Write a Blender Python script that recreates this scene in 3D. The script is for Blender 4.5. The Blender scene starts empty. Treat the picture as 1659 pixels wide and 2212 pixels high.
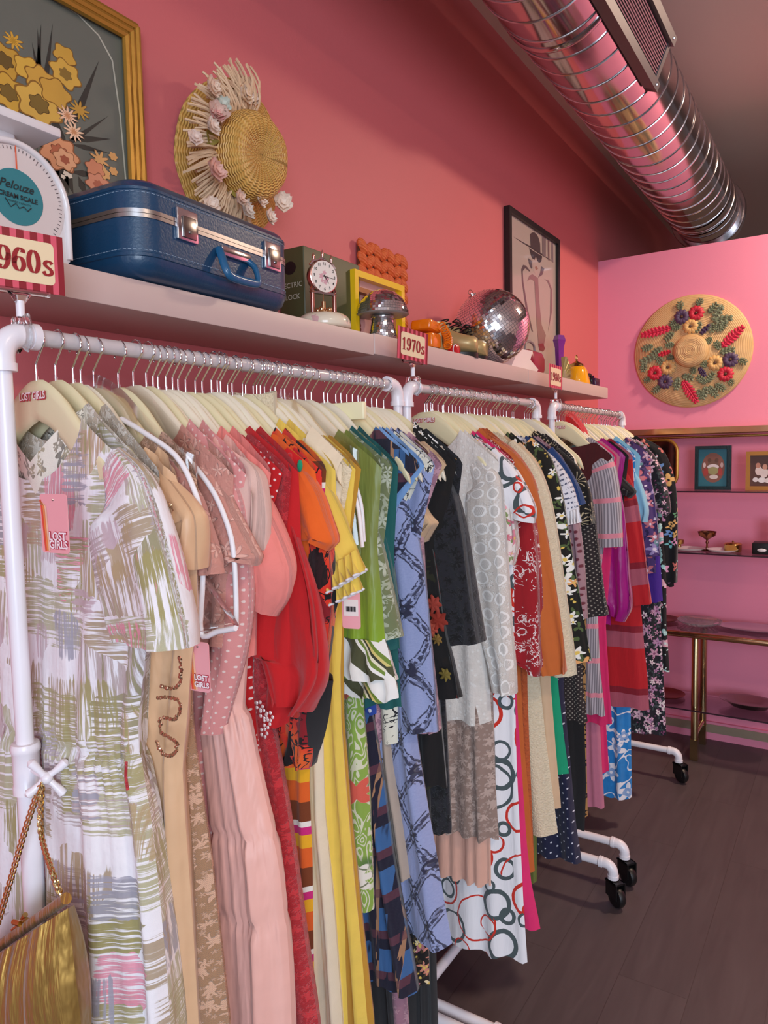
import bpy, math, random
import numpy as np
from mathutils import Vector, Matrix
random.seed(7)
SC = bpy.context.scene
COL = SC.collection
pi = math.pi
# ---------------------------------------------------------------- camera
FPX = 1572.416
CAM = np.array([1.1492, 0.0, 1.45])
CR = np.array([0.83972693, 0.5426021, -0.02101526])
CU = np.array([-0.02395709, 0.07568409, 0.99684401])
CF = np.array([-0.54248017, 0.8365733, -0.07655314])
cd = bpy.data.cameras.new('camera'); co = bpy.data.objects.new('camera', cd); COL.objects.link(co)
cd.sensor_fit = 'VERTICAL'; cd.sensor_height = 36.0; cd.lens = FPX / 2212 * 36.0
cd.clip_start = 0.05; cd.clip_end = 100
co.matrix_world = Matrix([[CR[0], CU[0], -CF[0], CAM[0]], [CR[1], CU[1], -CF[1], CAM[1]], [CR[2], CU[2], -CF[2], CAM[2]], [0, 0, 0, 1]])
SC.camera = co
# ---------------------------------------------------------------- world, light, exposure
SC.view_settings.view_transform = 'Standard'; SC.view_settings.look = 'None'
SC.view_settings.exposure = 0.05; SC.view_settings.gamma = 1.0; SC.view_settings.use_curve_mapping = False
W = bpy.data.worlds.new('world'); SC.world = W; W.use_nodes = True
W.node_tree.nodes['Background'].inputs[0].default_value = (0.75, 0.86, 1.0, 1)
W.node_tree.nodes['Background'].inputs[1].default_value = 0.45
def area(name, loc, target, sx, sy, power, col, spread=180):
    l = bpy.data.lights.new(name, 'AREA'); l.shape = 'RECTANGLE'; l.size = sx; l.size_y = sy
    l.energy = power; l.color = col; l.spread = math.radians(spread)
    o = bpy.data.objects.new(name, l); COL.objects.link(o); o.location = loc
    o.rotation_euler = (Vector(target) - Vector(loc)).to_track_quat('-Z', 'Y').to_euler()
    return o
# daylight entering through the shop windows of the street wall, behind the camera
area('daylight_window', (3.5, -2.35, 1.6), (0.6, 2.0, 1.0), 1.9, 2.0, 126, (0.70, 0.83, 1.0))
area('daylight_door', (0.95, -2.35, 1.3), (0.95, 3.0, 1.2), 0.9, 2.0, 9, (0.82, 0.90, 1.0))
# warm lamps on the shop ceiling
for lx, ly, pw in ((2.5, 0.4, 20), (1.55, 3.3, 40)):
    l = bpy.data.lights.new('ceiling_lamp_light', 'AREA'); l.shape = 'DISK'; l.size = 0.28; l.energy = pw; l.color = (1.0, 0.76, 0.56)
    o = bpy.data.objects.new('ceiling_lamp_light', l); COL.objects.link(o); o.location = (lx, ly, 2.93)

def atX(px, py, X):
    d = CR * (px - 829.5) / FPX - CU * (py - 1106) / FPX + CF
    return CAM + d * (X - CAM[0]) / d[0]
def atY(px, py, Y):
    d = CR * (px - 829.5) / FPX - CU * (py - 1106) / FPX + CF
    return CAM + d * (Y - CAM[1]) / d[1]
def atZ(px, py, Z):
    d = CR * (px - 829.5) / FPX - CU * (py - 1106) / FPX + CF
    return CAM + d * (Z - CAM[2]) / d[2]

# ---------------------------------------------------------------- shader helpers
def lin(h):
    if not isinstance(h, str): return tuple(h)[:3]
    h = h.lstrip('#'); o = []
    for i in (0, 2, 4):
        c = int(h[i:i + 2], 16) / 255
        o.append(c / 12.92 if c <= .04045 else ((c + .055) / 1.055) ** 2.4)
    return tuple(o)
class S:
    """a shader socket with arithmetic"""
    def __init__(s, nt, sock): s.nt = nt; s.k = sock
    def m(s, op, *a, clamp=False):
        n = s.nt.nodes.new('ShaderNodeMath'); n.operation = op; n.use_clamp = clamp
        for i, v in enumerate((s,) + a):
            if isinstance(v, S): s.nt.links.new(v.k, n.inputs[i])
            else: n.inputs[i].default_value = v
        return S(s.nt, n.outputs[0])
    def __add__(s, o): return s.m('ADD', o)
    __radd__ = __add__
    def __mul__(s, o): return s.m('MULTIPLY', o)
    __rmul__ = __mul__
    def __sub__(s, o): return s.m('SUBTRACT', o)
    def __rsub__(s, o): return (s * -1.0) + o
    def __truediv__(s, o): return s.m('DIVIDE', o)
    def __lt__(s, o): return s.m('LESS_THAN', o)
    def __gt__(s, o): return s.m('GREATER_THAN', o)
    def sin(s): return s.m('SINE')
    def cos(s): return s.m('COSINE')
    def abs(s): return s.m('ABSOLUTE')
    def fract(s): return s.m('FRACT')
    def floor(s): return s.m('FLOOR')
    def max(s, o): return s.m('MAXIMUM', o)
    def min(s, o): return s.m('MINIMUM', o)
    def step(s, a, b):
        n = s.nt.nodes.new('ShaderNodeMapRange'); n.interpolation_type = 'SMOOTHSTEP'
        s.nt.links.new(s.k, n.inputs[0]); n.inputs[1].default_value = a; n.inputs[2].default_value = b
        return S(s.nt, n.outputs[0])
class MT:
    """one procedural material; u, v are the cloth coordinates in metres"""
    def __init__(s, name):
        s.mat = bpy.data.materials.new(name); s.mat.use_nodes = True; s.nt = s.mat.node_tree
        s.bsdf = s.nt.nodes['Principled BSDF']
        s.out = s.nt.nodes['Material Output']
    def uv(s):
        if not hasattr(s, '_uv'):
            n = s.nt.nodes.new('ShaderNodeUVMap'); n.uv_map = 'UVMap'; s._uv = S(s.nt, n.outputs[0])
        return s._uv
    def obj(s):
        n = s.nt.nodes.new('ShaderNodeTexCoord'); return S(s.nt, n.outputs['Object'])
    def sep(s, vec):
        n = s.nt.nodes.new('ShaderNodeSeparateXYZ'); s.nt.links.new(vec.k, n.inputs[0])
        return S(s.nt, n.outputs[0]), S(s.nt, n.outputs[1]), S(s.nt, n.outputs[2])
    def vec(s, x, y, z=0.0):
        n = s.nt.nodes.new('ShaderNodeCombineXYZ')
        for i, v in enumerate((x, y, z)):
            if isinstance(v, S): s.nt.links.new(v.k, n.inputs[i])
            else: n.inputs[i].default_value = v
        return S(s.nt, n.outputs[0])
    def noise(s, vec, scale, detail=2, rough=.5, dist=0, col=False):
        n = s.nt.nodes.new('ShaderNodeTexNoise'); s.nt.links.new(vec.k, n.inputs['Vector'])
        n.inputs['Scale'].default_value = scale; n.inputs['Detail'].default_value = detail
        n.inputs['Roughness'].default_value = rough; n.inputs['Distortion'].default_value = dist
        return S(s.nt, n.outputs[1 if col else 0])
    def vor(s, vec, scale, rand=1.0, metric='EUCLIDEAN', feat='F1'):
        n = s.nt.nodes.new('ShaderNodeTexVoronoi'); n.voronoi_dimensions = '2D'; n.distance = metric; n.feature = feat
        s.nt.links.new(vec.k, n.inputs['Vector']); n.inputs['Scale'].default_value = scale; n.inputs['Randomness'].default_value = rand
        if feat == 'DISTANCE_TO_EDGE': return S(s.nt, n.outputs[0])
        return S(s.nt, n.outputs['Distance']), S(s.nt, n.outputs['Color']), S(s.nt, n.outputs['Position'])
    def mix(s, f, a, b):
        n = s.nt.nodes.new('ShaderNodeMix'); n.data_type = 'RGBA'
        if isinstance(f, S): s.nt.links.new(f.k, n.inputs[0])
        else: n.inputs[0].default_value = f
        for i, v in ((6, a), (7, b)):
            if isinstance(v, S): s.nt.links.new(v.k, n.inputs[i])
            else: n.inputs[i].default_value = (*lin(v), 1)
        return S(s.nt, n.outputs[2])
    def ramp(s, f, stops, const=True):
        n = s.nt.nodes.new('ShaderNodeValToRGB'); r = n.color_ramp
        if const: r.interpolation = 'CONSTANT'
        while len(r.elements) < len(stops): r.elements.new(0.5)
        for e, (p, c) in zip(r.elements, stops): e.position = p; e.color = (*lin(c), 1)
        s.nt.links.new(f.k, n.inputs[0]); return S(s.nt, n.outputs[0])
    def flowers(s, vec, scale, R=.42, pet=5, rand=.8, sharp=.35, edge=.04):
        """petal mask, cell random 0..1, centre mask"""
        d, c, p = s.vor(vec, scale, rand)
        n = s.nt.nodes.new('ShaderNodeVectorMath'); n.operation = 'SUBTRACT'
        s.nt.links.new(vec.k, n.inputs[0]); s.nt.links.new(p.k, n.inputs[1])
        lx, ly, _ = s.sep(S(s.nt, n.outputs[0]))
        r1, r2, r3 = s.sep(c)
        ang = ly.m('ARCTAN2', lx)
        rad = ((ang * pet + r1 * 6.28).cos() * sharp + (1 - sharp)) * R * (r2 * .5 + .6)
        return (rad - d).step(0, edge), r3, (R * .22 - d).step(0, edge), d
    def set(s, name, v):
        k = s.bsdf.inputs[name]
        if isinstance(v, S): s.nt.links.new(v.k, k)
        elif isinstance(v, str): k.default_value = (*lin(v), 1)
        else: k.default_value = v
        return s
    def bump(s, h, strength=.3, dist=.002):
        n = s.nt.nodes.new('ShaderNodeBump'); n.inputs['Strength'].default_value = strength; n.inputs['Distance'].default_value = dist
        s.nt.links.new(h.k, n.inputs['Height']); s.nt.links.new(n.outputs[0], s.bsdf.inputs['Normal'])
        return s
def plain(name, col, rough=.5, metal=0., bump=0, bscale=60, var=.06, spec=.5, trans=0., coat=0.):
    m = MT(name); v = m.obj(); c = lin(col)
    if var:
        m.set('Base Color', m.mix(m.noise(v, bscale * .3, 3), tuple(x * (1 - var) for x in c), tuple(min(1, x * (1 + var)) for x in c)))
    else: m.set('Base Color', (*c, 1))
    m.set('Roughness', rough).set('Metallic', metal).set('Specular IOR Level', spec)
    if trans: m.set('Transmission Weight', trans)
    if coat: m.set('Coat Weight', coat).set('Coat Roughness', .08)
    if bump: m.bump(m.noise(v, bscale, 4), bump)
    return m.mat

# ---------------------------------------------------------------- mesh helpers
class MB:
    def __init__(s): s.v = []; s.f = []; s.mi = []; s.uv = []; s.cur = 0
    def add(s, verts, faces, uv=None):
        o = len(s.v); s.v += [tuple(map(float, p)) for p in verts]; s.f += [tuple(i + o for i in f) for f in faces]
        s.mi += [s.cur] * len(faces)
        s.uv += list(uv) if uv is not None else [(p[0] + p[1], p[2]) for p in verts]
        return s
    def box(s, c, d, rot=None, bev=0):
        x, y, z = (q / 2 for q in d)
        if bev:
            return s.rbox(c, d, bev, rot)
        P = [Vector((a * x, b * y, e * z)) for a in (-1, 1) for b in (-1, 1) for e in (-1, 1)]
        if rot is not None: P = [rot @ p for p in P]
        P = [p + Vector(c) for p in P]
        return s.add(P, [(0, 1, 3, 2), (4, 6, 7, 5), (0, 4, 5, 1), (2, 3, 7, 6), (0, 2, 6, 4), (1, 5, 7, 3)])
    def rbox(s, c, d, b, rot=None, n=3):
        """box with rounded vertical edges and chamfered top and bottom"""
        x, y, z = (q / 2 for q in d); b = min(b, x * .98, y * .98, z * .98)
        ring = lambda ins: [(sx * (x - b) + math.cos(a) * (b - ins), sy * (y - b) + math.sin(a) * (b - ins)) for sx, sy, a0 in ((1, 1, 0), (-1, 1, pi / 2), (-1, -1, pi), (1, -1, 1.5 * pi)) for a in [a0 + k * pi / 2 / n for k in range(n + 1)]]
        L = [(ring(b * .9), -z), (ring(b * .3), -z + b * .28), (ring(0), -z + b), (ring(0), z - b), (ring(b * .3), z - b * .28), (ring(b * .9), z)]
        V = []; N = len(L[0][0])
        for r, h in L: V += [Vector((p[0], p[1], h)) for p in r]
        F = [(i * N + k, i * N + (k + 1) % N, (i + 1) * N + (k + 1) % N, (i + 1) * N + k) for i in range(len(L) - 1) for k in range(N)]
        F += [tuple(range(N - 1, -1, -1)), tuple(range((len(L) - 1) * N, len(L) * N))]
        if rot is not None: V = [rot @ p for p in V]
        return s.add([p + Vector(c) for p in V], F)
    def tube(s, pts, r, n=10, closed=False, cap=True, flat=1.0):
        P = [Vector(p) for p in pts]; m = len(P); rr = r if hasattr(r, '__len__') else [r] * m
        T = []
        for i in range(m):
            a = P[(i - 1) % m] if closed or i else P[0]; b = P[(i + 1) % m] if closed or i < m - 1 else P[-1]
            T.append((b - a).normalized())
        up = Vector((0, 0, 1)) if abs(T[0].z) < .9 else Vector((1, 0, 0))
        nx = T[0].cross(up).normalized(); V = []
        for i in range(m):
            nx = (nx - T[i] * nx.dot(T[i])).normalized(); ny = T[i].cross(nx)
            V += [P[i] + nx * math.cos(2 * pi * k / n) * rr[i] + ny * math.sin(2 * pi * k / n) * rr[i] * flat for k in range(n)]
        F = [(i * n + k, i * n + (k + 1) % n, (i + 1) % m * n + (k + 1) % n, (i + 1) % m * n + k) for i in range(m if closed else m - 1) for k in range(n)]
        if cap and not closed: F += [tuple(range(n - 1, -1, -1)), tuple(range((m - 1) * n, m * n))]
        return s.add(V, F)
    def lathe(s, prof, c=(0, 0, 0), n=24, M=None, a0=0, sx=1, sy=1):
        V = []; m = len(prof)
        for r, z in prof:
            for k in range(n):
                a = a0 + 2 * pi * k / n; p = Vector((r * math.cos(a) * sx, r * math.sin(a) * sy, z))
                V.append((M @ p if M is not None else p) + Vector(c))
        F = [(i * n + k, i * n + (k + 1) % n, (i + 1) * n + (k + 1) % n, (i + 1) * n + k) for i in range(m - 1) for k in range(n)]
        if prof[0][0] > 1e-6: F.append(tuple(range(n - 1, -1, -1)))
        if prof[-1][0] > 1e-6: F.append(tuple(range((m - 1) * n, m * n)))
        return s.add(V, F)
    def ball(s, c, r, n=16, M=None, sc=(1, 1, 1)):
        pr = [(math.sin(pi * i / (n // 2)) * r, -math.cos(pi * i / (n // 2)) * r) for i in range(n // 2 + 1)]
        D = Matrix.Diagonal(sc); M2 = (M @ D) if M is not None else D
        return s.lathe([(max(a, 1e-7), b) for a, b in pr], c, n, M2)
    def prism(s, poly, t, M=None, c=(0, 0, 0)):
        """polygon in local xy, extruded from 0 to t along local z"""
        n = len(poly); P = [Vector((p[0], p[1], h)) for h in (0, t) for p in poly]
        if M is not None: P = [M @ p for p in P]
        P = [p + Vector(c) for p in P]
        F = [(i, (i + 1) % n, n + (i + 1) % n, n + i) for i in range(n)] + [tuple(range(n - 1, -1, -1)), tuple(range(n, 2 * n))]
        return s.add(P, F)
    def grid(s, fn, nu, nv, uvf=None, wrap=False):
        V = []; U = []
        for j in range(nv + 1):
            for i in range(nu + (0 if wrap else 1)):
                V.append(fn(i / nu, j / nv)); U.append(uvf(i / nu, j / nv) if uvf else (i / nu, j / nv))
        w = nu if wrap else nu + 1
        F = [(j * w + i, j * w + (i + 1) % w, (j + 1) * w + (i + 1) % w, (j + 1) * w + i) for j in range(nv) for i in range(nu)]
        return s.add(V, F, U)
    def build(s, name, mats, parent=None, smooth=40, loc=None, rot=None):
        me = bpy.data.meshes.new(name); me.from_pydata(s.v, [], s.f)
        if not isinstance(mats, (list, tuple)): mats = [mats]
        for m in mats: me.materials.append(m)
        if len(mats) > 1: me.polygons.foreach_set('material_index', s.mi)
        ul = me.uv_layers.new(name='UVMap'); li = np.empty(len(me.loops), dtype=np.int32); me.loops.foreach_get('vertex_index', li)
        ul.data.foreach_set('uv', np.array(s.uv, dtype=np.float32)[li].ravel())
        me.validate()
        if smooth:
            me.shade_smooth()
            if smooth < 170: me.set_sharp_from_angle(angle=math.radians(smooth))
        o = bpy.data.objects.new(name, me); COL.objects.link(o)
        if parent is not None: o.parent = parent
        if loc is not None: o.location = loc
        if rot is not None: o.rotation_euler = rot
        return o
def tag(o, label=None, cat=None, group=None, kind=None):
    for k, v in (('label', label), ('category', cat), ('group', group), ('kind', kind)):
        if v: o[k] = v
    return o
def thing(name, loc, label, cat, group=None, rotz=0):
    o = bpy.data.objects.new(name, None); COL.objects.link(o); o.location = loc; o.rotation_euler = (0, 0, rotz); o.empty_display_size = .05
    return tag(o, label, cat, group)
def struct(o): o['kind'] = 'structure'; return o
def copy_tree(o, parent=None):
    c = o.copy(); COL.objects.link(c)
    if parent is not None: c.parent = parent
    for ch in list(o.children): copy_tree(ch, c)
    return c
def rotm(ax, deg): return Matrix.Rotation(math.radians(deg), 3, ax)
def frame3(x, y, z):
    """matrix whose columns are the given axes"""
    return Matrix((x, y, z)).transposed()
MWALL = frame3(Vector((0, 1, 0)), Vector((0, 0, 1)), Vector((1, 0, 0)))      # local xy on the left wall, facing +x
MBACK = frame3(Vector((1, 0, 0)), Vector((0, 0, 1)), Vector((0, -1, 0)))     # local xy on the back wall, facing the room
def text_mb(txt, size, offset=0., shear=0., res=3):
    cu = bpy.data.curves.new('t', 'FONT'); cu.body = txt; cu.size = size; cu.offset = offset; cu.shear = shear
    cu.align_x = 'CENTER'; cu.align_y = 'CENTER'; cu.resolution_u = res
    o = bpy.data.objects.new('t', cu); COL.objects.link(o)
    dg = bpy.context.evaluated_depsgraph_get(); me = o.evaluated_get(dg).to_mesh()
    V = [tuple(v.co) for v in me.vertices]; F = [tuple(p.vertices) for p in me.polygons]
    o.evaluated_get(dg).to_mesh_clear(); bpy.data.objects.remove(o); bpy.data.curves.remove(cu)
    return V, F
def put_text(mb, txt, size, c, M, lift=.0004, **k):
    V, F = text_mb(txt, size, **k)
    mb.add([(M @ Vector((p[0], p[1], lift))) + Vector(c) for p in V], F)
def interp(pts, q):
    """piecewise linear; pts sorted by first value"""
    return float(np.interp(q, [p[0] for p in pts], [p[1] for p in pts]))
def smooth_path(P, k=4):
    """Catmull-Rom through the points"""
    P = [np.array(p, float) for p in P]; Q = [2 * P[0] - P[1]] + P + [2 * P[-1] - P[-2]]; out = []
    for i in range(1, len(Q) - 2):
        for j in range(k):
            t = j / k; a, b, c, d = Q[i - 1:i + 3]
            out.append(.5 * (2 * b + (c - a) * t + (2 * a - 5 * b + 4 * c - d) * t * t + (3 * b - a - 3 * c + d) * t ** 3))
    out.append(P[-1]); return out
# ================================================================= materials of the setting
def wall_mat(name, c):
    m = MT(name); v = m.obj(); l = lin(c)
    m.set('Base Color', m.mix(m.noise(v, 1.3, 3), tuple(x * .97 for x in l), tuple(min(1, x * 1.03) for x in l))).set('Roughness', .55).set('Specular IOR Level', .35)
    m.bump(m.noise(v, 160, 3), .12, .002); return m.mat
M_WALL = wall_mat('coral_wall_paint', '#d46e70')
M_BACK = wall_mat('pink_wall_paint', '#e98ca6')
M_CEIL = wall_mat('ceiling_paint', '#d6c9bb')
def floor_mat():
    m = MT('vinyl_plank'); o = m.obj(); x, y, z = m.sep(o)
    n = m.nt.nodes.new('ShaderNodeTexBrick'); m.nt.links.new(m.vec(y, x).k, n.inputs['Vector'])
    n.inputs['Scale'].default_value = 1; n.inputs['Brick Width'].default_value = 1.22; n.inputs['Row Height'].default_value = .18
    n.inputs['Mortar Size'].default_value = .0012; n.offset = .37
    n.inputs['Color1'].default_value = (0, 0, 0, 1); n.inputs['Color2'].default_value = (1, 1, 1, 1); n.inputs['Mortar'].default_value = (.5, .5, .5, 1)
    b = S(m.nt, n.outputs[0]); mo = S(m.nt, n.outputs[1])
    g = m.noise(m.vec(x * 14, y * 1.6, b * 7), 2.2, 6, .6, .6); g2 = m.noise(m.vec(x * 3, y * .7, b * 3), 2, 4)
    c = m.mix((g * .8 + g2 * .4 - .1), '#42373a', '#66595c'); c = m.mix(b * .25, c, '#4c4144'); c = m.mix(mo * .6, c, '#3c3030')
    m.set('Base Color', c).set('Roughness', g * .2 + .4); m.bump(g - mo * .8, .12, .002); return m.mat
M_FLOOR = floor_mat()
M_NEUT = wall_mat('cream_wall_paint', '#d9cfc8')
M_WHITE = plain('white_powder_coat', '#eeeaf0', .28, var=.02)
M_PIPE = plain('grey_white_pipe', '#c9c2c4', .3, var=.03, coat=.3)
M_SHELF = plain('shelf_laminate', '#cbb4ae', .45, var=.02)
M_CHROME = plain('chrome', '#dcdce0', .12, 1, var=0)
M_DUCT = None
M_BLACK = plain('black_plastic', '#121214', .4, var=.1)
M_CREAM = plain('cream_plastic_wood', '#e6dbb2', .3, var=.03)
M_CREAM2 = plain('pale_cream_plastic_wood', '#ece3cc', .35, var=.03)
M_BRASS = plain('polished_brass', '#c9a866', .18, 1, var=.05)
M_GOLD = plain('gold_leaf', '#b98a3a', .38, .55, bump=.3, bscale=40)
def clear(name, c='#ffffff', rough=.02, ior=1.45, alpha=1.):
    m = MT(name); m.set('Base Color', c).set('Roughness', rough).set('Transmission Weight', 1.).set('IOR', ior); return m.mat
M_CLEAR = clear('clear_plastic')
def film(name, tint=(1, 1, 1), op=.1, rough=.1):
    """thin clear film: mostly see-through with a glossy face"""
    m = MT(name); nt = m.nt; t = nt.nodes.new('ShaderNodeBsdfTransparent'); t.inputs[0].default_value = (*tint, 1)
    g = nt.nodes.new('ShaderNodeBsdfGlossy'); g.inputs[1].default_value = rough
    f = nt.nodes.new('ShaderNodeFresnel'); f.inputs[0].default_value = 1.45
    a = S(nt, f.outputs[0]) * .7 + op
    mx = nt.nodes.new('ShaderNodeMixShader'); nt.links.new(a.k, mx.inputs[0]); nt.links.new(t.outputs[0], mx.inputs[1]); nt.links.new(g.outputs[0], mx.inputs[2])
    nt.links.new(mx.outputs[0], m.out.inputs[0])
    bn = nt.nodes.new('ShaderNodeBump'); bn.inputs[0].default_value = .4; bn.inputs[1].default_value = .004
    nt.links.new(m.noise(m.obj(), 18, 3).k, bn.inputs['Height']); nt.links.new(bn.outputs[0], g.inputs['Normal'])
    return m.mat
M_FILM = film('garment_bag_film', op=.06, rough=.12)
M_PANE = film('glass_pane', (.9, .95, .94), .03, .02)

# ================================================================= room shell
YB = 3.87; HP = 2.435; HC = 3.0; XR = 4.6; YF = -2.5; YE = 6.4
def slab(name, lo, hi, mat):
    c = [(a + b) / 2 for a, b in zip(lo, hi)]; d = [b - a for a, b in zip(lo, hi)]
    o = MB().box((0, 0, 0), d).build(name, mat, smooth=0, loc=c); return struct(o)
slab('floor', (-.1, YF, -.1), (XR, YE, 0), M_FLOOR)
slab('wall_left', (-.1, YF, 0), (0, YE, HC), M_WALL)
slab('wall_back', (0, YB, 0), (XR, YB + .1, HP), M_BACK)
slab('wall_far', (-.1, YE, 0), (XR + .1, YE + .1, HC), M_NEUT)
slab('wall_right', (XR, YF, 0), (XR + .1, YE, HC), M_NEUT)
slab('ceiling', (-.1, YF, HC), (XR + .1, YE, HC + .1), M_CEIL)
wf = MB()
for lo, hi in (((-.1, 0), (.5, HC)), ((1.4, 0), (1.5, HC)), ((4.55, 0), (XR + .1, HC)), ((.5, 2.3), (1.4, HC)), ((1.5, 0), (4.55, .5)), ((1.5, 2.6), (4.55, HC)), ((.5, 0), (1.4, .3))):
    wf.box(((lo[0] + hi[0]) / 2, YF - .05, (lo[1] + hi[1]) / 2), (hi[0] - lo[0], .1, hi[1] - lo[1]))
struct(wf.build('wall_front', M_NEUT, smooth=0))
bs = MB(); bs.box((XR / 2, YB - .008, .045), (XR, .016, .09)); struct(bs.build('baseboard_back', M_BACK, smooth=0))
gs = MB(); gs.box((XR / 2, YB - .018, .058), (XR, .005, .042)); struct(gs.build('trim_1', plain('gold_strip', '#b7a68f', .3, .5), smooth=0))
bs = MB(); bs.box((.008, (YF + YB) / 2, .045), (.016, YB - YF - .03, .09)); struct(bs.build('baseboard_left', M_WALL, smooth=0))

# ================================================================= spiral duct under the ceiling
DX, DZ, DR = .444, 2.717, .165
def duct_mat():
    m = MT('galvanised_steel'); o = m.obj(); n = m.noise(o, 5, 4, .6)
    m.set('Base Color', m.mix(n, '#a9a3a6', '#cfc9cb')).set('Metallic', 1.).set('Roughness', n * .10 + .08)
    m.bump(m.noise(o, 2.5, 2), .06, .02); return m.mat
M_DUCT = duct_mat()
du = thing('spiral_duct', (DX, 1.5, DZ), 'shiny round spiral steel air duct running below the ceiling', 'air duct')
y0, y1 = -1.6, 3.0
b = MB(); b.lathe([(DR, y0), (DR, y1)], n=64, M=frame3(Vector((1, 0, 0)), Vector((0, 0, 1)), Vector((0, 1, 0))))
b.build('pipe', M_DUCT, du)
PITCH = .105; turns = int((y1 - y0) / PITCH); sp = []
for k in range(turns * 40 + 1):
    a = 2 * pi * k / 40; sp.append((math.cos(a) * (DR + .001), y0 + PITCH * k / 40, math.sin(a) * (DR + .001)))
b = MB(); b.tube(sp, .0028, n=6); b.build('spiral_seam', plain('seam_steel', '#c9c4c6', .22, 1, var=0), du)
def ring(y, r, w, nm, parent):
    b = MB(); b.lathe([(r - .01, y - w), (r, y - w), (r + .004, y - w * .5), (r + .004, y + w * .5), (r, y + w), (r - .01, y + w)], n=64, M=frame3(Vector((1, 0, 0)), Vector((0, 0, 1)), Vector((0, 1, 0))))
    return b.build(nm, M_DUCT, parent)
for yy in (.52, 2.5, 2.62): ring(yy, DR + .002, .012, 'joint_band', du)
ring(2.88, DR + .02, .02, 'end_flange', du)
# register grille on the room side of the duct
GA = math.radians(-22); gy0, gy1 = .30, .98
gn = Vector((math.cos(GA), 0, math.sin(GA))); gt = Vector((-math.sin(GA), 0, math.cos(GA))); gy = Vector((0, 1, 0))
GM = frame3(gy, gt, gn)
gr = MB(); gc = Vector((0, (gy0 + gy1) / 2 - .0, 0)) + gn * (DR - .004)
L = gy1 - gy0; Wd = .155
for sgn in (-1, 1):
    gr.box(gc + gt * sgn * (Wd / 2 - .012) + gn * .016, (L, .024, .04), GM)
    gr.box(gc + gy * sgn * (L / 2 - .012) + gn * .010, (.024, Wd, .028), GM)
M_GREY = plain('grey_sheet_steel', '#6b6266', .45, .4)
gro = gr.build('register_frame', M_GREY, du, smooth=0)
gl = MB()
for k in range(13): gl.box(gc + gt * ((k - 6) * (Wd - .05) / 13) + gn * .016, (L - .05, .003, .012), GM @ rotm('X', 25))
gl.build('louvre', plain('louvre_steel', '#a79c9c', .4, .5), gro, smooth=0)
gb = MB(); gb.box(gc + gn * .002, (L - .04, Wd - .04, .003), GM); gb.build('backing', M_BLACK, gro, smooth=0)
for sgn in (-1, 1):
    for s2 in (-1, 1):
        sc_ = MB(); sc_.ball(gc + gt * sgn * (Wd / 2 - .012) + gy * s2 * (L / 2 - .03) + gn * .037, .005, 8); sc_.build('screw', M_CHROME, gro)
du.location.y = 1.5
# the parts above were laid out around y = 1.5

# ================================================================= floating shelves on the left wall
ST = 1.733; SD = .2; SH = .048
for nm, ya, yb, dz, lab in (('floating_shelf', -.47, 1.4355, 0, 'long pale floating shelf carrying the blue suitcase and porcelain clock'),
                            ('floating_shelf', 1.4375, 2.388, .003, 'pale floating shelf section under the disco ball and gold boots'),
                            ('floating_shelf', 2.39, 3.345, .003, 'pale floating shelf section nearest the corner under the yellow bell')):
    o = MB().rbox((0, 0, 0), (SD, yb - ya, SH), .002, n=1).build(nm, M_SHELF, loc=(SD / 2 + .0005, (ya + yb) / 2, ST - SH / 2 + dz), smooth=30)
    tag(o, lab, 'shelf', 'floating shelves on the coral wall')

# ================================================================= rolling garment racks
RX, RZ = .279, 1.608
def caster(parent, x, y, yaw):
    c = MB(); M = rotm('Z', yaw)
    c.tube([(x, y, .095), (x, y, .075)], .012, 10)
    for s_ in (-1, 1): c.box(Vector((x, y, .058)) + M @ Vector((.012, s_ * .017, 0)), (.05, .004, .05), M)
    c.box(Vector((x, y, .080)) + M @ Vector((.008, 0, 0)), (.05, .038, .006), M)
    k = c.build('caster', M_BLACK, parent)
    w = MB(); ax = M @ frame3(Vector((1, 0, 0)), Vector((0, 0, 1)), Vector((0, 1, 0)))
    w.lathe([(.004, -.014), (.022, -.014), (.031, -.011), (.034, -.005), (.034, .005), (.031, .011), (.022, .014), (.004, .014)], Vector((x, y, .0345)) + M @ Vector((.018, 0, 0)), 24, ax)
    w.build('wheel', M_BLACK, k)
def elbow(b, p, d1, d2, r=.015, R=.03):
    """pipe elbow at corner p joining directions d1 and d2 (unit vectors away from the corner)"""
    d1, d2, p = Vector(d1), Vector(d2), Vector(p); pts = []
    c = p + (d1 + d2) * R
    for k in range(9):
        a = k / 8 * pi / 2; pts.append(c - d2 * R * math.cos(a) - d1 * R * math.sin(a))
    pts = [pts[0] + d1 * .012] + pts + [pts[-1] + d2 * .012]
    b.tube(pts, r, 16)
    for q, d in ((pts[0], d1), (pts[-1], d2)): b.tube([q - d * .004, q + d * .006], r + .002, 16)
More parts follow.
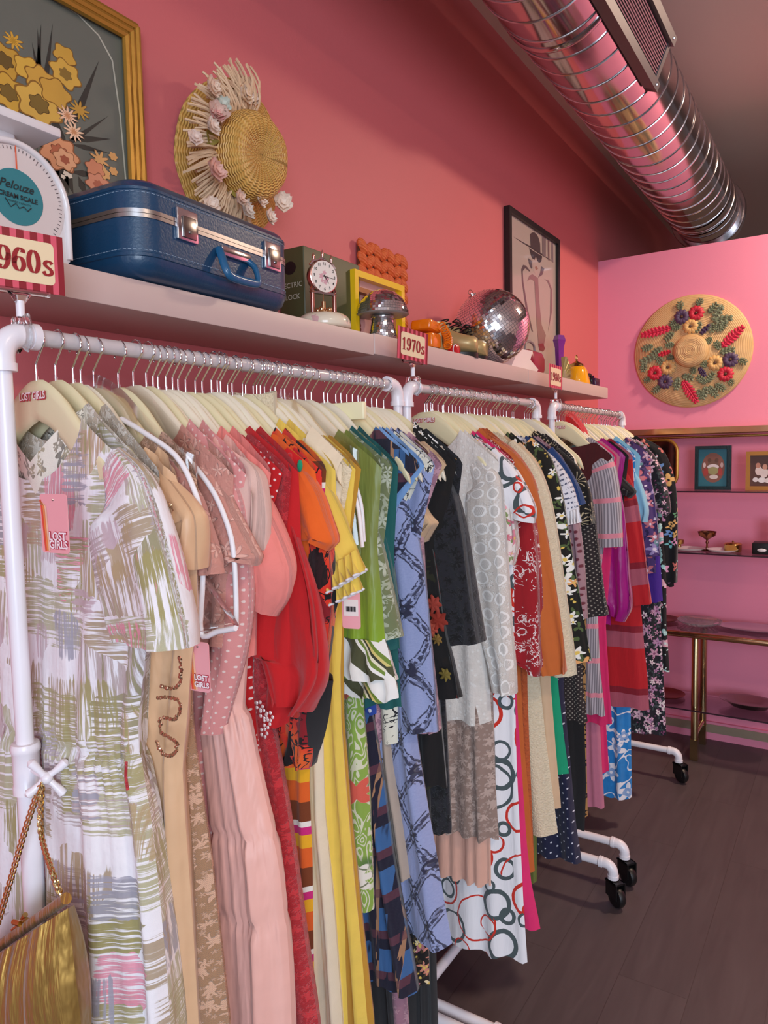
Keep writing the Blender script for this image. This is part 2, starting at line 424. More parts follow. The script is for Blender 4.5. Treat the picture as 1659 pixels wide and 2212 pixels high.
def rack(name, ya, yb, lab):
    t = thing('garment_rack', (RX, (ya + yb) / 2, 0), lab, 'clothes rack', 'rolling clothes racks along the wall')
    def L(mb): mb.v = [(p[0] - RX, p[1] - (ya + yb) / 2, p[2]) for p in mb.v]; return mb
    mb = MB(); mb.tube([(RX, ya + .03, RZ), (RX, yb - .03, RZ)], .0107, 20); L(mb).build('rail', M_PIPE, t)
    for y, dy in ((ya, 1), (yb, -1)):
        mb = MB(); mb.tube([(RX, y, RZ - .03), (RX, y, 1.085)], .0107, 16); L(mb).build('upright', M_WHITE, t)
        mb = MB(); mb.tube([(RX, y, 1.06), (RX, y, .12)], .0132, 16); L(mb).build('lower_upright', M_WHITE, t)
        mb = MB(); mb.lathe([(.0135, 1.035), (.0172, 1.036), (.0172, 1.046), (.0162, 1.048), (.0162, 1.088), (.0178, 1.09), (.0178, 1.096), (.0162, 1.1), (.0125, 1.1)], (RX, y, 0), 24); L(mb).build('collar', M_WHITE, t)
        mb = MB(); elbow(mb, (RX, y, RZ), (0, dy, 0), (0, 0, -1), .0148, .028); L(mb).build('elbow', M_WHITE, t)
        mb = MB(); mb.tube([(.06, y, .13), (.50, y, .13)], .0132, 14)
        for x, sx in ((.03, 1), (.528, -1)): elbow(mb, (x, y, .13), (sx, 0, 0), (0, 0, -1), .016, .026)
        L(mb).build('foot_bar', M_WHITE, t)
        mb = MB(); M = t
        for x in (.055, .528):
            n0 = len(bpy.data.objects)
            caster(t, x - RX if x > .1 else .042 - RX, y - (ya + yb) / 2, -35 if x > .1 else 150)
    mb = MB(); mb.tube([(RX, ya + .013, .13), (RX, yb - .013, .13)], .0132, 14); L(mb).build('base_bar', M_WHITE, t)
    return t
R1 = rack('r', .50, 1.408, 'nearest white pipe clothes rack with the white brushstroke dress in front')
R2 = rack('r', 1.447, 2.262, 'middle white pipe clothes rack with the ivory lace dress at its near end')
R3 = rack('r', 2.40, 3.29, 'farthest white pipe clothes rack beside the pink back wall')
# clamp knob of the nearest rack
kb = MB(); kc = Vector((RX + .018, .495, 1.068)); kn = Vector((.93, -.10, 0)).normalized(); kx = Vector((.62, .78, 0)).normalized()
kb.tube([Vector((RX, .5, 1.068)) + kn * .012, Vector((RX, .5, 1.068)) + kn * .05], .0035, 8)
kp = Vector((RX, .5, 1.068)) + kn * .05
for a in (38, 128, 218, 308):
    d = kx * math.cos(math.radians(a)) + Vector((0, 0, 1)) * math.sin(math.radians(a))
    kb.tube([kp, kp + d * .010 + kn * .003, kp + d * .020 + kn * .004, kp + d * .027 + kn * .003, kp + d * .0305 + kn * .002], [.006, .0038, .0052, .006, .002], 10)
kb.ball(kp + kn * .003, .0075, 10)
kb.v = [(p[0] - RX, p[1] - .954, p[2]) for p in kb.v]
kb.build('clamp_knob', M_WHITE, R1)
# ================================================================= cloth materials
FAB = {}
def fab(key, fn, rough=.75, sheen=.25, weave=900, wb=.12, metal=0., wrinkle=.35):
    """fn(m, uv, u, v) -> base colour; weave and creases go into the bump"""
    m = MT(key + '_cloth'); uv = m.uv(); u, v, _ = m.sep(uv)
    r = fn(m, uv, u, v); h = None
    if isinstance(r, tuple) and len(r) == 2 and isinstance(r[1], S): r, h = r
    if isinstance(r, S): m.set('Base Color', r)
    else:
        l = lin(r); m.set('Base Color', m.mix(m.noise(uv, 40, 3), tuple(x * .93 for x in l), tuple(min(1, x * 1.05) for x in l)))
    m.set('Roughness', rough).set('Metallic', metal).set('Sheen Weight', sheen).set('Sheen Roughness', .5).set('Specular IOR Level', .3)
    cr = m.noise(m.vec(u * 3.2, v * .7), 9, 3, .55) * wrinkle * 2.6
    if weave: cr = cr + (u * weave * 6.28).sin() * (v * weave * 6.28).sin() * wb * .12
    if h is not None: cr = cr + h
    m.bump(cr, .6, .014)
    FAB[key] = m.mat; return m.mat
def solid(key, c, **k): return fab(key, lambda m, uv, u, v: c, **k)
# --- solids
for k_, c_, kw in (('nude_satin', '#dcb28a', dict(rough=.38, weave=0)), ('pink_satin', '#eeb6a8', dict(rough=.42, weave=0)), ('sheer_pink', '#e6bfb2', dict(rough=.6)),
                   ('coral', '#f58c82', dict(wrinkle=.8)), ('red', '#c9171d', {}), ('bright_red', '#d4181c', {}), ('yellow', '#f0cd58', dict(wrinkle=.6)),
                   ('cream', '#f0dfc0', {}), ('mustard', '#c2902e', {}), ('teal', '#0d5a58', dict(rough=.5)), ('light_blue', '#84aee2', dict(rough=.6)),
                   ('tan', '#d8b68e', dict(rough=.5)), ('black', '#131216', dict(wb=.4)), ('peach', '#e9b39d', dict(rough=.45)), ('hot_pink', '#e22a6c', {}), ('rust', '#c8672c', {}),
                   ('beige', '#d8b792', dict(rough=.5)), ('emerald', '#0f9a6e', {}), ('navy', '#1f3f74', {}), ('maroon', '#4f1418', {}), ('mauve', '#c87890', {}),
                   ('magenta', '#a3107e', dict(rough=.35, weave=0)), ('sky', '#8cc8e2', dict(rough=.5)), ('royal_purple', '#4a2390', {}), ('white', '#f1eef0', {}), ('taupe', '#b7a596', dict(rough=.35)), ('brown', '#5a3a2a', {}),
                   ('orange', '#f0671c', {}), ('olive', '#6c7430', dict(rough=.35))):
    solid(k_, c_, **kw)
# --- prints
def p_brush(m, uv, u, v):
    w = m.noise(uv, 60, 2); base = m.mix(0.0, '#f3eff2', '#f3eff2')
    for i, (sc, ox, oy, pal, thr) in enumerate(((13, .0, .0, ((0, '#9c9468'), (.25, '#ab9474'), (.5, '#b4ae86'), (.75, '#b9a6a2'), (.88, '#948a5e')), .05), (12, .37, .21, ((0, '#bf9f84'), (.3, '#a59a64'), (.58, '#e890a4'), (.68, '#b5a8b4'), (.8, '#aca272')), .45),
                                         (16, .71, .53, ((0, '#ea829c'), (.22, '#c9aeb4'), (.45, '#a5a2b0'), (.65, '#b89f78')), .62))):
        off = m.vec(u + ox + (w - .5) * .02, v + oy + (w - .5) * .02)
        d, c, p = m.vor(off, sc, .85, 'CHEBYCHEV'); r1, r2, r3 = m.sep(c)
        hor = r1 > .48
        nh = m.noise(m.vec(u * 12, v * 260), 1, 3, .6); nv = m.noise(m.vec(u * 260 + 9, v * 12), 1, 3, .6)
        n = nh * hor + nv * (1 - hor)
        inside = (r2 * .25 + .36 - d + (n - .5) * .5).step(0, .06)
        msk = inside * (n - .42).step(0, .1) * (r3 > thr) * .9
        col = m.ramp((r2 * .7 + n * .45).fract(), pal)
        base = m.mix(msk, base, col)
    return base, w * .3
fab('brush', p_brush, rough=.7)
def p_lace(c1, c2, sc=26, mesh=420):
    def f(m, uv, u, v):
        wn = m.noise(uv, 55, 2, col=True); wx, wy, _ = m.sep(wn); uv = m.vec(u + (wx - .5) * .02, v + (wy - .5) * .02)
        a, r, c, d = m.flowers(uv, sc, .52, 6, .9, .3, .06); b, *_ = m.flowers(m.vec(u + .02, v + .013), sc * 2.1, .46, 5, 1., .3, .08)
        k = a.max(b * .8); g = ((u * mesh * 6.28).sin() * (v * mesh * 6.28).sin()) * .12
        k = (k + g).m('MULTIPLY', 1.0, clamp=True)
        return m.mix(k, c2, c1), k * .9
    return f
fab('nude_lace', p_lace('#dcae90', '#a9805f', 46))
fab('cream_lace', p_lace('#efe6d8', '#c9b8a2', 40))
fab('mauve_lace', p_lace('#d0a0ac', '#a8788a', 34))
fab('ruffle_lace', p_lace('#cdb2a4', '#a08578', 40))
fab('black_lace', p_lace('#0c0c0e', '#23232a', 46))
fab('red_lace', p_lace('#d0343a', '#b01f28', 60))
def p_blue_lace(m, uv, u, v):
    wx, wy, _ = m.sep(m.noise(uv, 70, 2, col=True)); u2 = u + (wx - .5) * .008; v2 = v + (wy - .5) * .008
    p = ((u2 * 13 + v2 * 8).fract() - .5).abs(); q = ((u2 * 13 - v2 * 8).fract() - .5).abs(); e = p.min(q); x_ = p.max(q)
    dash = m.noise(uv, 130, 2) > .44
    line = ((e < .045) + (e > .10) * (e < .135)).min(1.) * dash
    fl = (.20 - x_).step(0, .03); dt = m.vor(uv, 85, .7)[0]; hole = fl * ((dt - .36).step(0, .1)) * .9 + (e < .14) * ((dt - .46).step(0, .08)) * .5
    fine = m.noise(uv, 300, 2)
    c_ = m.mix(fine, '#8f9ac6', '#a5afd6'); c_ = m.mix(line.max(hole).m('MULTIPLY', .92, clamp=True), c_, '#2f3048'); return c_, (line + hole) * -.5 + fl * .3
fab('blue_lace', p_blue_lace)
def p_ivory(m, uv, u, v):
    wx, wy, _ = m.sep(m.noise(uv, 60, 2, col=True))
    d, c, p = m.vor(m.vec(u * 1.15 + (wx - .5) * .008, v + (wy - .5) * .008), 25, .35); r1, _, _ = m.sep(c); ring = ((d - .33 + (r1 - .5) * .08).abs() < .05); inn = d < .29
    net = (u * 330 * 6.28).sin() * (v * 330 * 6.28).sin() * .5 + .5; sm, *_ = m.flowers(uv, 60, .45, 5, 1., .4, .08)
    k = (inn * (net * .45 + .3)).max(ring * .95).max(sm * .7 * (d > .4))
    sp = m.vor(uv, 280, 1)[0] < .12
    c_ = m.mix(k, '#dad0c5', '#fbf7f1'); return m.mix(sp * .8, c_, '#ffffff'), k * .8
fab('ivory_lace', p_ivory, rough=.5)
def p_ivory2(m, uv, u, v):
    n = m.noise(uv, 45, 4, .65); d = m.vor(uv, 55, 1)[0] < .16
    return m.mix(d * .7, m.mix(n, '#d8cdc2', '#f2ebe3'), '#f4f0ea'), n * .6 + d * .8
fab('ivory_mesh', p_ivory2, rough=.5)
def dots(bg, fg, sc, r, rand=0., rough_=.7):
    def f(m, uv, u, v):
        d = m.vor(m.vec(u + v, u - v) if not rand else uv, sc, rand)[0]; return m.mix((r - d).step(0, .08), bg, fg)
    return f
fab('pink_dots', dots('#e79a96', '#f8dfd6', 62, .2)); fab('red_dots', dots('#c4161c', '#f3e3dc', 62, .2)); fab('navy_dots', dots('#171c3c', '#d9dbe6', 36, .15)); fab('blue_dots', dots('#2c4ea8', '#f2f2f6', 45, .3))
fab('mauve_dots', dots('#a8848c', '#6a2736', 50, .26, .4)); fab('knit_dots', dots('#2b2223', '#a3988a', 75, .24, .0))
def p_brocade(m, uv, u, v):
    a, r, c, d = m.flowers(uv, 30, .5, 5, .9, .4, .1); n = m.noise(uv, 120, 4)
    k = (a + n - .5).m('MULTIPLY', 1., clamp=True); return m.mix(k, '#cf8f80', '#ecb7a6'), k * .6
fab('brocade', p_brocade, rough=.42)
def p_caftan(m, uv, u, v):
    d, c, p = m.vor(uv, 11, 1); r1, r2, r3 = m.sep(c); n = m.noise(uv, 30, 3)
    blob = (d + (n - .5) * .5) < .34; br = ((m.noise(uv, 26, 2, .5, 1.2) - .5).abs() < .022)
    c_ = m.mix(m.noise(uv, 5, 1).step(.44, .5), '#f0641c', '#e23522'); c_ = m.mix(blob * (r1 > .35), c_, m.ramp(r2, ((0, '#2a1014'), (.55, '#8c1420'), (.8, '#16090c')))); return m.mix(br, c_, '#1b0a0c')
fab('caftan', p_caftan)
def p_greenstripe(m, uv, u, v):
    q = ((u * .8 + v * .75) * 11).fract()
    return m.ramp(q, ((0, '#f2f0ea'), (.26, '#4a4c2e'), (.48, '#f2f0ea'), (.53, '#6f8a2c'), (.58, '#e9e4c8'), (.62, '#33351f'), (.66, '#d8c878'), (.7, '#6f8a2c'), (.76, '#f2f0ea')))
fab('green_stripe', p_greenstripe, rough=.32)
def p_lime(m, uv, u, v):
    n = m.noise(m.vec(u * 60, v * 6), 1, 3); g = (v - 1.18).step(-.12, .14); return m.mix(g, m.mix(n, '#7fa51e', '#96bb34'), m.mix(n, '#6d7a34', '#879148'))
fab('lime', p_lime, rough=.36, weave=0)
def p_jacq(m, uv, u, v):
    a, r, c, d = m.flowers(m.vec(u * 1.3, v), 26, .52, 5, .9, .4, .06); b = ((m.noise(uv, 36, 2, .5, .8) - .5).abs() < .03)
    rim = (d * 9).sin() * a; return m.mix((a * .7 + rim * .25).max(b * .6), '#747d56', '#c3c9b4'), a * .5
fab('jacquard', p_jacq, rough=.5)
def p_leaf(m, uv, u, v):
    a, r, c, d = m.flowers(m.vec(u * .8, v), 12, .5, 6, .8, .25, .02); out = (d * 14).sin().abs() < .22
    b = ((m.noise(m.vec(u * 2.2, v), 17, 1, .4, 1.) * 9).fract() < .35)
    c_ = m.mix(b * .8, '#8eb04a', '#e9e6d0'); c_ = m.mix(m.noise(uv, 9, 1).step(.6, .64) * .8, c_, '#3f6a3a'); c_ = m.mix(a, c_, '#f0ebde'); c_ = m.mix(a * out, c_, '#7c8466')
    return m.mix((r > .78) * a, c_, '#e0604e')
fab('leaf', p_leaf, rough=.5)
def p_plaid(m, uv, u, v):
    n = m.noise(m.vec(u * 90, v * 12), 1, 2); a = (u * 18).fract(); b = (v * 12).fract(); d = (v * 24 + n * .5).fract()
    c_ = m.mix((a < .5) * (b < .55) * ((n - .3).step(0, .1)), '#191a30', '#3c6aa0'); c_ = m.mix((a > .86) * (n > .45) * .9, c_, '#b98a66'); return m.mix((b > .8) * (n > .4) * .7, c_, '#6a3a48')
fab('plaid', p_plaid, rough=.45)
def p_toile(m, uv, u, v, bg='#a3141f', fg='#f1e2de', sc=30):
    n = (m.noise(uv, sc, 3, .55, 1.4) - .5).abs() < .018; a, r, c, d = m.flowers(uv, sc * .62, .42, 5, 1, .5, .02); out = ((d * 15).sin().abs() < .25) * a
    e = m.noise(m.vec(u + 3, v), sc * 1.5, 3, .6, 2.) ; bl = e > .66
    return m.mix((n * (m.noise(uv, 12, 1) > .48)).max(out).max(bl), bg, fg)
fab('red_toile', p_toile)
fab('white_toile', lambda m, uv, u, v: p_toile(m, uv, u, v, '#efe8d4', '#2c2a2c', 24))
def p_rings(m, uv, u, v):
    base = m.mix(0., '#f5f2f4', '#f5f2f4'); wob = m.noise(uv, 30, 2)
    for sc, ox, rr, th, thr in ((9, 0., .34, .045, .1), (13, .43, .26, .05, .35), (8, .77, .40, .035, .3), (16, .19, .2, .06, .5)):
        d, c, p = m.vor(m.vec(u + ox, v + ox * .7), sc, .75); r1, r2, r3 = m.sep(c)
        rad = r2 * .12 + (rr - .06); k = ((d - rad + (wob - .5) * .07).abs() < (th * (r1 * .8 + .5))) * (r3 > thr)
        base = m.mix(k, base, m.ramp(r1, ((0, '#d5301f'), (.46, '#4d5a5c'))))
    return base
fab('rings', p_rings)
def floral(bg, cols, sc=22, R=.5, leaf=None, pet=5, rand=.9, ctr='#e8c860', sc2=1.7, hi=.14):
    def f(m, uv, u, v):
        wx, wy, _ = m.sep(m.noise(uv, 60, 2, col=True)); u = u + (wx - .5) * .012; v = v + (wy - .5) * .012
        base = m.mix(0., bg, bg)
        if leaf:
            a, r, c, d = m.flowers(m.vec(u * 1.5 + .07, v + .05), sc * 1.2, .5, 3, 1., .5, .03); base = m.mix(a, base, leaf)
        for i, s_ in enumerate((sc, sc * sc2)):
            a, r, c, d = m.flowers(m.vec(u + .13 * i, v + .21 * i), s_, R, pet, rand, .3, .04)
            col = m.ramp(r, [(k / len(cols), x) for k, x in enumerate(cols)]); sh = (d * 7).sin() * .5 + .5
            base = m.mix(a * ((r * 7.3).fract() > (.18 if i == 0 else .5)), base, m.mix(sh * hi, col, '#ffffff')); base = m.mix(c * a, base, ctr)
        return base
    return f
fab('collar_print', floral('#efe6d6', ('#8a7a5e', '#a8946c', '#6e624c'), 46, .5, None, 5, 1., '#efe6d6'))
fab('rose_print', floral('#f1e3da', ('#e56f84', '#ef9aa6', '#d94f6a'), 20, .46, '#8d9a62'))
fab('bw_floral', floral('#14140f', ('#f2f0e6', '#f2f0e6', '#e89a24', '#f2f0e6'), 20, .5, '#53673a'))
fab('purple_floral', floral('#533a74', ('#b79acb', '#3c7f88', '#d89ab0', '#c84a60', '#8c74b8'), 15, .52, '#2f2250', ctr='#e8dcec'))
fab('pink_floral', floral('#1c1b24', ('#e9b6c6', '#c884a2', '#f0d8d8', '#b070a0'), 22, .55, '#3e4a4c', ctr='#8c4a70'))
fab('yoke_floral', floral('#3a2440', ('#d9a0c0', '#e8c4d4', '#9a5f94'), 24, .55, '#4e3a60'))
fab('embroidered', floral('#0b0a10', ('#3fb0b0', '#2b7ac0', '#e88cb8', '#e6a62c', '#3a9a50', '#d6482c'), 14, .42, None, 4, 1., '#0b0a10', 1.4))
fab('teal_leaf', floral('#0b0c12', ('#7fc4c2', '#9ad2cc', '#5aa0a4', '#e6a0b4'), 18, .52, None, 2, 1., '#cfe6e2'))
fab('dark_floral', floral('#15100f', ('#d8744e', '#e8c08a', '#b4485a', '#f0d8a0'), 30, .5, '#4a3a22'))
fab('rose_black', floral('#141213', ('#141210', '#141210', '#b8402e', '#141210', '#2a2a18'), 9, .5, None, 7, .9, '#1a1512', 1.7, .0))
fab('white_flower_black', floral('#100f11', ('#f0ece4', '#e6d8c0', '#f0ece4'), 34, .45, None, 5, 1., '#b0803a'))
fab('leopard', lambda m, uv, u, v: m.mix(((m.vor(uv, 50, 1)[0] - .36).abs() < .12) * (m.noise(uv, 60, 2) > .45), m.mix(m.noise(uv, 14, 2), '#a06a34', '#c99a5e'), '#1a120e'))
def p_hib(m, uv, u, v):
    a, r, c, d = m.flowers(uv, 11, .5, 5, .9, .28, .02); s_ = (m.noise(uv, 9, 1, .4, 1.6) - .5).abs() < .022; w = ((d * 12).sin() > .72) * a
    return m.mix(a.max(s_) * (1 - w * .7), m.mix(m.noise(uv, 50, 4), '#1a76c0', '#2c92da'), '#f3f1f6')
fab('hibiscus', p_hib)
def p_gstripe(m, uv, u, v):
    q = (u * 120).fract(); b = (v * 8.2).fract(); c_ = m.mix((q < .5), '#8a828a', '#c2bac0'); return m.mix((b > .86), c_, '#eb94a2')
fab('grey_stripe', p_gstripe)
def p_redplaid(m, uv, u, v):
    return m.ramp((v * 4.3 + .3).fract(), ((0, '#c01a24'), (.4, '#b0596a'), (.66, '#8a1a2c'), (.76, '#c01a24')))
fab('red_plaid', p_redplaid)
fab('zebra', lambda m, uv, u, v: m.mix((m.noise(m.vec(u * .6, v), 26, 1, .5, 1.2) * 9).fract() > .5, '#eae4da', '#14110f'))
def p_knit(c1, c2, sc=150):
    return lambda m, uv, u, v: (m.mix(m.noise(uv, sc, 3), c1, c2), m.noise(uv, sc * 1.6, 2) * .9)
fab('gold_knit', p_knit('#d6c29a', '#f0e4c8')); fab('gauze', p_knit('#ddc8a2', '#f0e2c6', 90)); fab('rust_knit', p_knit('#a9441c', '#cf6c38', 110))
def p_tweed(m, uv, u, v):
    q = (v * 75).fract(); n = m.noise(m.vec(u * 150, v * 75), 1, 2); return m.mix((q < .35) * (n > .5), '#eceaf0', '#5a6078'), q
fab('tweed', p_tweed)
def p_firework(m, uv, u, v):
    d, c, p = m.vor(uv, 16, .6); n = m.nt.nodes.new('ShaderNodeVectorMath'); n.operation = 'SUBTRACT'; m.nt.links.new(uv.k, n.inputs[0]); m.nt.links.new(p.k, n.inputs[1])
    lx, ly, _ = m.sep(S(m.nt, n.outputs[0])); a = ly.m('ARCTAN2', lx); k = ((a * 12).cos() > .72) * (d < .46) * (d > .08)
    return m.mix(k, '#1a1614', '#c9b690')
fab('firework', p_firework)
fab('ribbon_print', lambda m, uv, u, v: m.ramp((v * 9).fract(), ((0, '#e8641e'), (.3, '#f2b21e'), (.5, '#d4267a'), (.62, '#f6f0e2'), (.7, '#7a3a16'))))
fab('gold_lame', lambda m, uv, u, v: (m.mix(m.noise(m.vec(u * 5, v), 14, 3), '#86642c', '#b8924c'), m.noise(m.vec(u * 9, v), 12, 3) * .8), rough=.36, metal=.65, weave=0)
# ================================================================= hangers
def hook_y(px):
    a, b = atX(px, 700, .272), atX(px, 1000, .272); q = 700 + 300 * (1.57 - a[2]) / (b[2] - a[2]); return atX(px, q, .272)[1]
ARM = [(0, 1.557), (.018, 1.5555), (.04, 1.547), (.07, 1.529), (.10, 1.504), (.13, 1.479), (.16, 1.456), (.182, 1.438), (.193, 1.424), (.200, 1.408)]
HCX = .272
def arm_z(x): return interp(ARM, abs(x))
def hanger_mesh():
    """flat arched coat hanger with thick rounded shoulder ends; origin at the bottom of the hook"""
    b = MB(); N = 44; xs = [-.197 + .394 * i / N for i in range(N + 1)]
    V = []; K = 10
    for x in xs:
        a = abs(x) / .197; zt = arm_z(x) - 1.557
        drop = .050 * (1 - a) ** 1.2 + .026 if a < .98 else .02
        zb = min(-.052 - max(0, abs(x) - .004) * .62, zt - .02) if a < .8 else zt - .026
        zb = max(zb, zt - .056)
        th = .0056 + .0012 * max(0, (a - .35) / .65) ** 1.5
        end = math.sqrt(max(0., 1 - max(0, (a - .93) / .075) ** 2)); zc = (zt + zb) / 2; hh = (zt - zb) / 2 * max(.25, end); th *= max(.3, end)
        yo = -.003 * max(0, (a - .3) / .7) ** 2
        for k in range(K):
            g = 2 * pi * (k + .5) / K; ce, se = math.cos(g), math.sin(g); p = .55
            V.append((x, yo + th * math.copysign(abs(ce) ** p, ce), zc + hh * math.copysign(abs(se) ** p, se)))
    n = len(xs); F = [(i * K + k, (i + 1) * K + k, (i + 1) * K + (k + 1) % K, i * K + (k + 1) % K) for i in range(n - 1) for k in range(K)]
    F += [tuple(range(K)), tuple(range((n - 1) * K + K - 1, (n - 1) * K - 1, -1))]
    return b.add(V, F)
def hook_mesh(h=.0):
    b = MB(); pts = [(0, 0, -.004), (0, 0, .017), (.0025, 0, .0225), (.0195, 0, .0395)]
    c = Vector((.0075, 0, .0465)); r = .0165
    for k in range(13):
        a = math.radians(-8 + k * 17); pts.append((c.x + r * math.cos(a) + .0008, 0, c.z + r * math.sin(a)))
    b.tube(smooth_path(pts, 2), .0015, 6)
    b.ball(pts[-1], .0022, 6); b.tube([(0, 0, -.004), (0, 0, .004)], .0026, 8)
    return b
HM = [None]
def lost_girls_sticker(parent, z, s=1.):
    M = frame3(Vector((1, 0, 0)), Vector((0, 0, 1)), Vector((0, -1, 0)))
    b = MB(); put_text(b, 'LOST GIRLS', .0135 * s, (0, -.0068, z), M, .0004, offset=.0011 * s); o = b.build('sticker', plain('sticker_red', '#c23a44', .5, var=0), parent, smooth=0)
    b = MB(); put_text(b, 'LOST GIRLS', .0135 * s, (-.0005, -.0068, z + .0006), M, .0009, offset=.0003 * s); b.build('lettering', plain('sticker_white', '#fbe9ea', .5, var=0), o, smooth=0)
def hanger(px, label, rk, alt=False, dz=0.):
    y = hook_y(px)
    if HM[0] is None:
        h = hanger_mesh().build('clothes_hanger', M_CREAM, smooth=60); hook_mesh().build('hook', M_CHROME, h, smooth=60); HM[0] = h
    else: h = copy_tree(HM[0])
    h.location = (HCX, y, 1.557 + dz); h.rotation_euler = (0, 0, math.radians(random.uniform(-4, 4)))
    tag(h, label, 'hanger', 'cream hangers on the ' + rk + ' rack')
    return h
# ================================================================= garments
def px_local(px, py, P0, yaw):
    ex = np.array([math.cos(yaw), math.sin(yaw), 0]); n = np.array([-math.sin(yaw), math.cos(yaw), 0])
    d = CR * (px - 829.5) / FPX - CU * (py - 1106) / FPX + CF
    q = CAM + d * (np.dot(n, P0 - CAM) / np.dot(n, d)); return float(np.dot(q - P0, ex)), float(q[2])
LMIN = -.245
def cloth(name, mat, parent, wR, ztop, zhem, d, folds, amp, rng, wL=None, ns=44, nt=40, gather=0., yo=0., hemw=.004, y0d=.0125, smooth=170, lean=0., seams=()):
    """a hanging tube of cloth: wR(z) right half width, ztop(lx) the upper edge, zhem(s) the lower edge"""
    ph = [rng.uniform(0, 6.28) for _ in range(6)]; fr = [folds * rng.uniform(.7, 1.3), folds * rng.uniform(1.5, 2.1), folds * rng.uniform(.35, .6)]
    b = MB()
    for side in (-1, 1):
        V = []; U = []
        for j in range(nt + 1):
            t = j / nt
            for i in range(ns + 1):
                s = -1 + 2 * i / ns; se = math.sin(s * pi / 2) * .35 + s * .65
                w0 = wR(1.43); zt = ztop(se * w0)
                zh = zhem(s) + hemw * math.sin(fr[0] * 6.28 * s + ph[1])
                z = zt + (zh - zt) * t; w = wR(z) if s > 0 or wL is None else wL(z)
                lx = max(se * w, LMIN + .0001 * i)
                tt = t ** .8; hd = (y0d + (d - y0d) * min(1, tt * 1.4)) * max(0., 1 - abs(s) ** 3.2) ** .55
                a = amp * 1.55 * (.15 + .85 * tt) * min(1, (1 - abs(s)) * 7 + .25)
                f = a * (.6 * math.sin(6.28 * fr[0] * s + ph[0] + 1.2 * t) + .3 * math.sin(6.28 * fr[1] * s + ph[1] - .8 * t) + .45 * math.sin(6.28 * fr[2] * s + ph[2] + .6 * t))
                for zs in seams:
                    hd *= 1 - .15 * math.exp(-((z - zs) / .007) ** 2); f *= 1 - .35 * math.exp(-((z - zs) / .012) ** 2)
                    if z < zs: f += .0032 * math.exp((z - zs) / .06) * math.sin(6.28 * 17 * s + 2 * math.sin(7 * s + zs * 40))
                    else: f += .002 * math.exp(-(z - zs) / .03) * math.sin(6.28 * 15 * s + zs * 9)
                if gather: f += gather * math.sin(6.28 * folds * 4.3 * s + ph[3] + math.sin(t * 9)) * (.4 + .6 * t)
                V.append((lx + a * .35 * math.sin(5 * t + ph[4]) * abs(s), yo + side * hd + f + lean * t, z)); U.append((lx * 1.15 + side * .31 + ph[5] * .2, z))
        w = ns + 1
        F = [(j * w + i, j * w + i + 1, (j + 1) * w + i + 1, (j + 1) * w + i) for j in range(nt) for i in range(ns)]
        b.add(V, F if side < 0 else [q[::-1] for q in F], U)
    return b.build(name, mat, parent, smooth=smooth)
def tube_cloth(name, mat, parent, path, width, depth, rng, mirror=False, folds=3, amp=.004, yo=-.004, nring=28, puff=0., smooth=170):
    """a sleeve: path is the outer edge (local x, z), width measured inwards from it"""
    P = smooth_path(path, 5); m = len(P); t_ = [k / (m - 1) for k in range(m)]
    ws = smooth_path([(i / (len(width) - 1), q) for i, q in enumerate(width)], 6); wd = [max(.006, interp(ws, t)) for t in t_]; wm_ = max(width); ph = [rng.uniform(0, 6.28) for _ in range(4)]
    V = []; U = []; L = 0
    for i in range(m):
        a = P[max(0, i - 2)]; c = P[min(m - 1, i + 2)]; T = (c - a) / (np.linalg.norm(c - a) + 1e-9)
        nrm = np.array([T[1], -T[0]])            # points to the left of travel for a downward path
        if nrm[0] > 0: nrm = -nrm
        if nrm[1] > .75: nrm = np.array([nrm[0], .75]) ; nrm /= np.linalg.norm(nrm)
        if i: L += float(np.linalg.norm(P[i] - P[i - 1]))
        ce = P[i] + nrm * wd[i] / 2; d = depth * min(1., .42 + t_[i] * 1.8) * (1 + puff * math.sin(pi * min(1, t_[i] * 1.0)))
        for k in range(nring):
            g = 2 * pi * k / nring; f = amp * 1.7 * (.2 + t_[i]) * (math.sin(folds * g + ph[0] + 2 * t_[i]) + .5 * math.sin((folds * 2 + 1) * g + ph[1] - 3 * t_[i]))
            o = ce - nrm * math.cos(g) * (wd[i] / 2 + min(0, f)); lx = o[0]
            if mirror: lx = max(-lx, LMIN - .003 + .0004 * k)
            V.append((lx, yo + math.sin(g) * d + f * (1 if abs(math.sin(g)) > .3 else .4), o[1])); U.append((abs(k - nring / 2) / nring * 2.2 * wm_ + ph[2] + (.3 if k > nring / 2 else 0), -L + ph[3]))
    F = [(i * nring + k, i * nring + (k + 1) % nring, (i + 1) * nring + (k + 1) % nring, (i + 1) * nring + k) for i in range(m - 1) for k in range(nring)]
    if mirror: F = [f[::-1] for f in F]
    b = MB(); b.add(V, F, U); return b.build(name, mat, parent, smooth=smooth)
def ribbon(name, mat, parent, path, rad, n=8): 
    b = MB(); b.tube(path, rad, n); return b.build(name, mat, parent, smooth=60)
GARS = []
